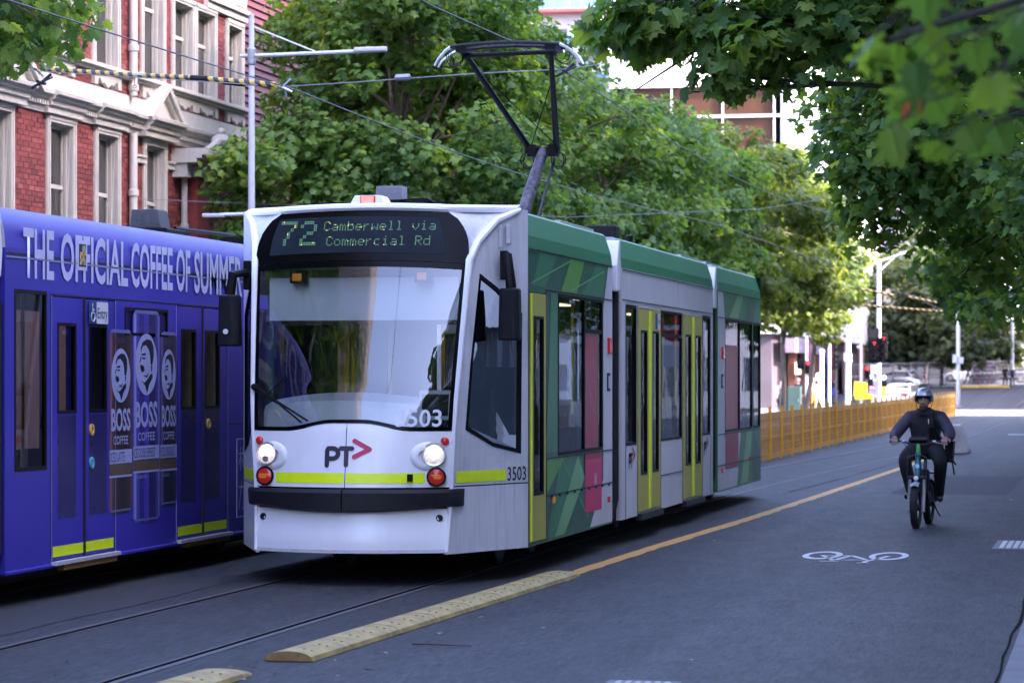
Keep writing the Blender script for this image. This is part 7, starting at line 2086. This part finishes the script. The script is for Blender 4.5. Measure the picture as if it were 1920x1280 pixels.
# ---------------------------------------------------------------- electric bicycle
BX, BY, BRZ = -2.28, 34.5, R(-4)
BK = thing('electric_bicycle', (BX, BY, 0), 'teal electric bicycle with fat tyres coming towards the camera', 'bicycle', None, BRZ)
TEAL = pm('teal_frame', (.03, .12, .15), .35, .3, var=.1, coat=.3); GREENP = pm('green_frame', (.03, .34, .06), .35, var=.1, coat=.3); SILV = pm('silver_fork', (.34, .35, .38), .3, .6, var=.08)
def bike_wheel(yc):
    r = .255
    mb = MB(); mb.tube([(0, yc + r * .83 * math.cos(a), r + r * .83 * math.sin(a)) for a in [2 * math.pi * i / 36 for i in range(36)]], .046, 10, closed=True)
    for i in range(54):
        a = 2 * math.pi * i / 54
        for x in (-.022, .0, .022):
            a2 = a + (.03 if x else 0)
            mb.obox((x, yc + (r * .83 + .046) * math.cos(a2) * (1 - abs(x) * .35), r + (r * .83 + .046) * math.sin(a2) * (1 - abs(x) * .35)), (.009, 0, 0), Vector((0, -math.sin(a2), math.cos(a2))) * .008, Vector((0, math.cos(a2), math.sin(a2))) * .004)
    w = mb.build('wheel', RUBBER, BK, smooth=True)
    mb = MB(); mb.tube([(0, yc + r * .66 * math.cos(a), r + r * .66 * math.sin(a)) for a in [2 * math.pi * i / 32 for i in range(32)]], .016, 6, closed=True); mb.build('rim', ALU, w, smooth=True)
    mb = MB()
    for i in range(20):
        a = 2 * math.pi * i / 20; s = .03 if i % 2 else -.03
        mb.tube([(s, yc + .03 * math.cos(a + .4), r + .03 * math.sin(a + .4)), (0, yc + r * .65 * math.cos(a), r + r * .65 * math.sin(a))], .002, 4)
    mb.build('spokes', ALU, w)
    mb = MB(); mb.lathe([(.02, -.06), (.045, -.04), (.045, .04), (.02, .06)], (0, yc, r), (1, 0, 0), 14); mb.build('hub', DARKMETAL, w, smooth=True)
bike_wheel(-.62); bike_wheel(.52)
r = .255
hb_, ht = Vector((0, -.50, .62)), Vector((0, -.42, .90))
mb = MB(); mb.tube([hb_, ht], .036, 10, 0); mb.tube([ht, ht + Vector((0, .02, .1))], .026, 10, 1); mb.tube([ht - Vector((0, 0, .08)), (0, -.2, .48), (0, .02, .36), (0, .12, .34)], [.034, .038, .036, .03], 10, 0)
mb.tube([(0, .12, .34), (0, .22, .78)], .024, 10, 0)
for s in (-.06, .06): mb.tube([(s * .5, .12, .34), (s, .3, .3), (s * 1.2, .52, r)], .014, 6, 0); mb.tube([(s * .4, .19, .6), (s, .36, .42), (s * 1.2, .52, r)], .012, 6, 0)
mb.build('frame', [TEAL, GREENP], BK, smooth=True)
mb = MB()
for s in (-1, 1): mb.tube([(s * .085, -.505, .60), (s * .085, -.57, .36), (s * .085, -.62, .20)], [.018, .024, .024], 8)
mb.build('fork_leg', SILV, BK, smooth=True)
mb = MB(); mb.box(-.11, .11, -.535, -.475, .585, .625); mb.build('fork_crown', DARKMETAL, BK, bev=.01)
mb = MB(); mb.grid([[(x, -.62 + (r + .05 - abs(x) * .35) * math.cos(a), r + (r + .05 - abs(x) * .35) * math.sin(a)) for x in (-.05, -.03, 0, .03, .05)] for a in [.35 + 1.75 * i / 14 for i in range(15)]]); mb.build('mudguard', pm('mudguard_grey', (.2, .26, .3), .3, var=.1), BK, smooth=2)
mb = MB(); mb.grid([[(x, .52 + (r + .05 - abs(x) * .35) * math.cos(a), r + (r + .05 - abs(x) * .35) * math.sin(a)) for x in (-.05, -.03, 0, .03, .05)] for a in [.1 + 2.4 * i / 14 for i in range(15)]]); mb.build('mudguard', BLACK, BK, smooth=2)
mb = MB()
for s in (-1, 1): mb.tube([(s * .115, -.56, .44), (s * .115, -.53, .84)], .009, 6)
mb.tube([(-.115, -.53, .84), (-.05, -.5, .87), (.05, -.5, .87), (.115, -.53, .84)], .009, 6); mb.build('front_stay', DARKMETAL, BK, smooth=True)
mb = MB(); mb.lathe([(.012, -.05), (.03, -.03), (.034, 0), (.03, .006)], (0, -.60, .60), (0, -1, 0), 14); hl = mb.build('headlight', BLACK, BK, smooth=True)
mb = MB(); mb.lathe([(.029, .006), (.02, .012), (0, .014)], (0, -.60, .60), (0, -1, 0), 14); mb.build('lens', pm('bike_lens', (.7, .7, .6), .1, var=.1), hl)
mb = MB(); mb.lathe([(.028, 0), (0, .004)], (0, -.505, .74), (0, -1, .3), 12); mb.build('head_badge', pm('badge_teal', (.15, .5, .55), .3), BK)
mb = MB(); mb.tube([(-.36, -.27, 1.03), (-.2, -.33, 1.035), (-.09, -.40, 1.0), (0, -.41, .99), (.09, -.40, 1.0), (.2, -.33, 1.035), (.36, -.27, 1.03)], .0125, 8); mb.build('handlebar', DARKMETAL, BK, smooth=True)
for s in (-1, 1):
    mb = MB(); mb.tube([(s * .24, -.315, 1.033), (s * .365, -.268, 1.03)], .018, 8); mb.build('grip', RUBBER, BK, smooth=True)
    mb = MB(); mb.tube([(s * .19, -.35, 1.03), (s * .22, -.40, 1.02), (s * .34, -.36, 1.0)], .007, 6); mb.lathe([(.02, -.02), (.02, .02)], (s * .18, -.34, 1.03), (s, .3, 0), 8); mb.build('brake_lever', SILV, BK, smooth=True)
mb = MB(); mb.obox((0, -.38, 1.05), (.1, 0, 0), (0, .012, .02), (0, -.025, .02)); mb.build('display', DARKGREY, BK, bev=.006)
mb = MB(); mb.obox((.155, -.34, 1.13), (.035, 0, 0), (0, .008, 0), (0, -.02, .075)); mb.tube([(.15, -.34, 1.03), (.155, -.335, 1.08)], .01, 6); mb.build('phone_holder', BLACK, BK, bev=.004)
mb = MB()
for s in (-1, 1): mb.tube([(s * .19, -.36, 1.02), (s * .12, -.48, .96), (s * .03, -.47, .84), (s * .03, -.45, .7)], .005, 5)
mb.build('cables', BLACK, BK, smooth=True)
mb = MB(); mb.prism([(.16, .86), (.2, .80), (.46, .82), (.46, .88), (.3, .9)], 'x', -.11, .11); mb.tube([(0, .22, .78), (0, .25, .84)], .018, 8); mb.build('saddle', BLACK, BK, bev=.03)
mb = MB(); mb.obox((0, .17, .5), (.05, 0, 0), (0, .05, -.015), (0, .05, .17)); mb.build('battery', BLACK, BK, bev=.015)
mb = MB(); mb.box(-.09, .09, .42, .86, .62, .64)
for s in (-1, 1): mb.tube([(s * .09, .84, .63), (s * .09, .52, .27)], .007, 5); mb.tube([(s * .09, .45, .63), (s * .09, .52, .27)], .007, 5)
mb.build('rear_rack', DARKMETAL, BK)
mb = MB(); mb.lathe([(.0, -.01), (.08, -.01), (.08, .0), (0, .004)], (.07, .12, .34), (1, 0, 0), 20); mb.tube([(.085, .12, .34), (.1, .28, .31)], .012, 6); mb.tube([(-.085, .12, .34), (-.1, -.04, .36)], .012, 6); mb.build('crank', DARKMETAL, BK)
for s, y, z in ((1, .28, .31), (-1, -.04, .36)):
    mb = MB(); mb.box(min(s * .1, s * .2), max(s * .1, s * .2), y - .04, y + .04, z - .012, z + .012); mb.build('pedal', BLACK, BK, bev=.004)
mb = MB(); mb.tube([(.07, .3, .3), (.14, .36, .14), (.16, .38, .1)], .009, 6); mb.build('kickstand', DARKMETAL, BK)
# ---------------------------------------------------------------- rider
RD = thing('person', (BX, BY, 0), 'cyclist in a dark jacket and open faced helmet riding the electric bicycle', 'person', None, BRZ)
JACK = pm('jacket_cloth', (.010, .009, .014), .8, var=.25, scale=9, bump=.5, bscale=18); SLEEVE = pm('sleeve_cloth', (.024, .02, .035), .7, var=.25, scale=8, bump=.6, bscale=16); TROU = pm('trouser_cloth', (.005, .005, .008), .85, var=.3, scale=8, bump=.4, bscale=18); SHOE = pm('shoe_black', (.012, .012, .015), .4, var=.3)
V = {'pelvis': ((0, .28, .94), (.195, .17)), 'belly': ((0, .26, 1.08), (.195, .17)), 'chest': ((0, .21, 1.25), (.205, .165)), 'neck0': ((0, .17, 1.375), (.115, .10)), 'neck': ((0, .145, 1.45), (.06, .06))}
E_ = [('pelvis', 'belly'), ('belly', 'chest'), ('chest', 'neck0'), ('neck0', 'neck')]
em = {('neck0', 'neck'): 0}
for s, n in ((-1, 'l'), (1, 'r')):
    ank = (s * .17, .06, .43) if s < 0 else (s * .16, .36, .39)
    kn = (s * .215, -.10, .80) if s < 0 else (s * .225, -.06, .77)
    V['sh' + n] = ((s * .20, .18, 1.32), .10); V['ua' + n] = ((s * .27, .10, 1.21), .085); V['el' + n] = ((s * .335, .0, 1.11), .078); V['fa' + n] = ((s * .325, -.14, 1.075), .066); V['wr' + n] = ((s * .308, -.235, 1.062), .036)
    V['hip' + n] = ((s * .12, .2, .92), .13); V['th' + n] = ((s * .18, .05, .865), .106); V['kn' + n] = (kn, .088); V['ca' + n] = ((s * .18, (kn[1] + ank[1]) / 2 + .03, .6), .082); V['an' + n] = (ank, .052); V['he' + n] = ((ank[0], ank[1] + .02, ank[2] - .06), .045); V['to' + n] = ((ank[0] + s * .02, ank[1] - .15, ank[2] - .075), .040)
    for a, b_, m_ in (('chest', 'sh', 0), ('sh', 'ua', 1), ('ua', 'el', 1), ('el', 'fa', 1), ('fa', 'wr', 1), ('pelvis', 'hip', 2), ('hip', 'th', 2), ('th', 'kn', 2), ('kn', 'ca', 2), ('ca', 'an', 2), ('an', 'he', 3), ('he', 'to', 3)):
        A_ = a if a in ('chest', 'pelvis') else a + n
        E_.append((A_, b_ + n)); em[(A_, b_ + n)] = m_
em[('pelvis', 'belly')] = 0
body = skin_body(V, E_, [JACK, SLEEVE, TROU, SHOE], em, 'body', RD, 2)
mb = MB()
for s in (-1, 1): hand(mb, (s * .306, -.235, 1.06), (-s * .05, -1, -.05), (0, -.15, 1), s, 1.0, 0, 1.0)
mb.build('hands', pm('rider_hand', (.38, .2, .16), .5), body, smooth=True)
hd = head(RD, (0, .10, 1.525), 1.0, 0, pm('rider_skin', (.46, .24, .15), .5), HAIRD, pm('beard_brown', (.06, .035, .025), .8))
HELM = pm('helmet_shell', (.2, .2, .22), .15, .4, var=.3, scale=14, coat=.8)
mb = MB(); rows = []
for j in range(10):
    ph = math.pi / 2 * (1 - j / 9 * 1.22)
    rows.append([(math.sin(a) * math.cos(ph) * .118, .105 - math.cos(a) * math.cos(ph) * .135, max(1.55 + math.sin(ph) * .128, 1.578 if math.cos(a) > .45 else 1.50)) for a in [2 * math.pi * i / 28 for i in range(29)]])
mb.grid(rows); hm = mb.build('helmet', HELM, RD, smooth=2)
mb = MB(); mb.tube([(.112 * math.sin(a), .105 - .132 * math.cos(a), 1.575) for a in [-1.1 + 2.2 * i / 14 for i in range(15)]], .009, 6); mb.build('helmet_rim', BLACK, hm, smooth=True)
mb = MB()
for s in (-1, 1): mb.tube([(s * .1, .12, 1.5), (s * .085, .09, 1.43), (s * .03, .06, 1.40)], .004, 5)
mb.build('chin_strap', BLACK, hm)
mb = MB(); rows = []
for j, (r_, z, y0) in enumerate(((.10, 1.345, .16), (.12, 1.375, .165), (.115, 1.405, .175), (.10, 1.42, .18))):
    rows.append([(r_ * math.sin(a), y0 + r_ * .95 * math.cos(a), z + (.0 if math.cos(a) > -.3 else -.03 * j)) for a in [2 * math.pi * i / 24 for i in range(25)]])
mb.grid(rows); mb.build('collar', JACK, RD, smooth=2)
mb = MB(); mb.box(.06, .067, .03, .036, 1.24, 1.30); mb.build('zip', ALU, RD)
mb = MB(); mb.tube([(.12, .10, 1.37), (.14, .03, 1.28), (.15, .05, 1.12), (.2, .14, 1.02)], .018, 6); mb.build('bag_strap', BLACK, RD)
mb = MB(); mb.obox((.30, .18, .90), (.05, 0, 0), (0, .1, 0), (.01, 0, .13)); mb.tube([(.33, .1, .85), (.36, .08, .70), (.37, .08, .62)], .012, 5); mb.tube([(.34, .12, .8), (.39, .1, .74)], .012, 5); mb.build('hip_bag', BLACK, RD, bev=.03)
for s in (-1, 1):
    mb = MB(); mb.obox((s * .255, .15, .78), (.012, .0, 0), (0, .09, .01), (0, -.01, .07)); mb.build('trouser_pocket', TROU, RD, bev=.01)

# ---------------------------------------------------------------- cars
TYRE = RUBBER
def car(label, loc, rz, paint, L_=4.55, Wd=1.82, H=1.45, suv=False):
    t = thing('parked_car' if suv else 'car', loc, label, 'car', 'cars at the far crossing', rz)
    h2 = Wd / 2
    hb = .92 if not suv else 1.05
    mb = MB(); rows = []
    prof = [(0, .35, .55, .86), (.06, .28, .62, .92), (.9, .24, hb - .02, 1.0), (2.3, .22, hb - .03, 1.0), (3.6, .24, hb - .12, .98), (4.3, .28, hb - .24, .9), (4.5, .38, .62, .78)]
    for y, z0, z1, k in prof:
        y = y / 4.55 * L_
        w = h2 * k
        rows.append([(-w, y, z0), (-w * 1.0, y, z0 + (z1 - z0) * .45), (-w * .97, y, z1 - .08), (-w * .88, y, z1), (0, y, z1 + .015), (w * .88, y, z1), (w * .97, y, z1 - .08), (w, y, z0 + (z1 - z0) * .45), (w, y, z0)])
    mb.grid(rows); mb.poly(rows[0]); mb.poly(rows[-1][::-1])
    mb.grid([[r_[0] for r_ in rows], [r_[-1] for r_ in rows]])
    mb.build('body', paint, t, smooth=True)
    mb = MB(); rows = []
    r0 = .25 if suv else .55
    for z, y0, y1, k in ((hb - .02, r0, 3.45, .9), (hb + .2, r0 + .2, 3.0, .84), (H - .06, r0 + .55, 2.4, .74), (H, r0 + .8, 2.1, .66)):
        w = h2 * k
        rows.append([(-w, y0, z), (w, y0, z), (w, y1, z), (-w, y1, z), (-w, y0, z)])
    mb.grid(rows); mb.poly(rows[-1][:-1]); cb = mb.build('cabin', paint, t, smooth=True)
    mb = MB()
    def panel(a, b_): mb.poly(a)
    za, zb = hb + .05, H - .1
    ya, yb = r0 + .07, r0 + .47
    mb.poly([(-h2 * .78, ya - .02, za), (h2 * .78, ya - .02, za), (h2 * .66, yb - .02, zb), (-h2 * .66, yb - .02, zb)])
    for s in (-1, 1):
        mb.poly([(s * (h2 * .893), r0 + .25, za), (s * (h2 * .893), 3.2, za), (s * (h2 * .762), 2.45, zb), (s * (h2 * .762), r0 + .6, zb)])
    mb.poly([(-h2 * .78, 3.38, za), (h2 * .78, 3.38, za), (h2 * .66, 2.5, zb), (-h2 * .66, 2.5, zb)])
    mb.build('window', pm('car_glass', (.02, .025, .03), .08, var=.2, spec=.8), cb, recalc=False)
    for s in (-1, 1):
        mb = MB(); mb.obox((s * h2 * .68, .03, .76), (.2, -s * .0, 0), (0, .03, 0), (0, 0, .06)); mb.build('tail_light', REDLENS, t, bev=.02)
        mb = MB(); mb.obox((s * h2 * .62, L_ - .02, .62), (.18, 0, 0), (0, .05, 0), (0, 0, .06)); mb.build('headlight', pm('car_headlight', (.7, .7, .7), .1), t, bev=.02)
        mb = MB(); mb.obox((s * (h2 + .06), 2.9, 1.0), (.09, 0, 0), (0, .05, 0), (0, 0, .06)); mb.build('wing_mirror', paint, t, bev=.02)
        for y in (.85, 3.55):
            y = y / 4.55 * L_
            mb = MB(); mb.lathe([(.0, -.1), (.30, -.1), (.33, -.06), (.33, .06), (.30, .1), (.2, .1), (.2, .08), (0, .085)], (s * (h2 - .09), y, .33), (s, 0, 0), 20); w = mb.build('wheel', TYRE, t, smooth=True)
            mb = MB(); mb.lathe([(.2, .075), (.17, .095), (.05, .1), (0, .1)], (s * (h2 - .09), y, .33), (s, 0, 0), 16); mb.build('rim', ALU, w, smooth=True)
    mb = MB(); mb.box(-h2 * .8, h2 * .8, -.02, .06, .22, .40); mb.build('bumper', BLACK, t, bev=.02)
    mb = MB(); mb.box(-.24, .24, -.03, -.0, .62, .74); mb.build('number_plate', pm('plate_pale', (.5, .5, .55), .5), t)
    return t
CARW = pm('car_white', (.78, .78, .76), .25, var=.02, coat=.6); CARD = pm('car_dark', (.03, .035, .05), .25, var=.05, coat=.6); CARS = pm('car_silver', (.5, .51, .53), .25, .4, var=.04, coat=.5)
car('white saloon car stopped at the crossing, seen from behind', (-12.85, 168.6, 0), R(-12), CARW)
car('dark four wheel drive parked behind the far fence beside the beige shop', (-6.9, 243, ground_z(243)), R(80), CARD, H=1.75, suv=True)
car('sunlit white car parked behind the far fence by the purple banner', (-10.3, 247, ground_z(247)), R(82), CARW)
car('silver car passing behind the mesh panels under the olive trees', (-14.6, 222, ground_z(222)), R(75), CARS)
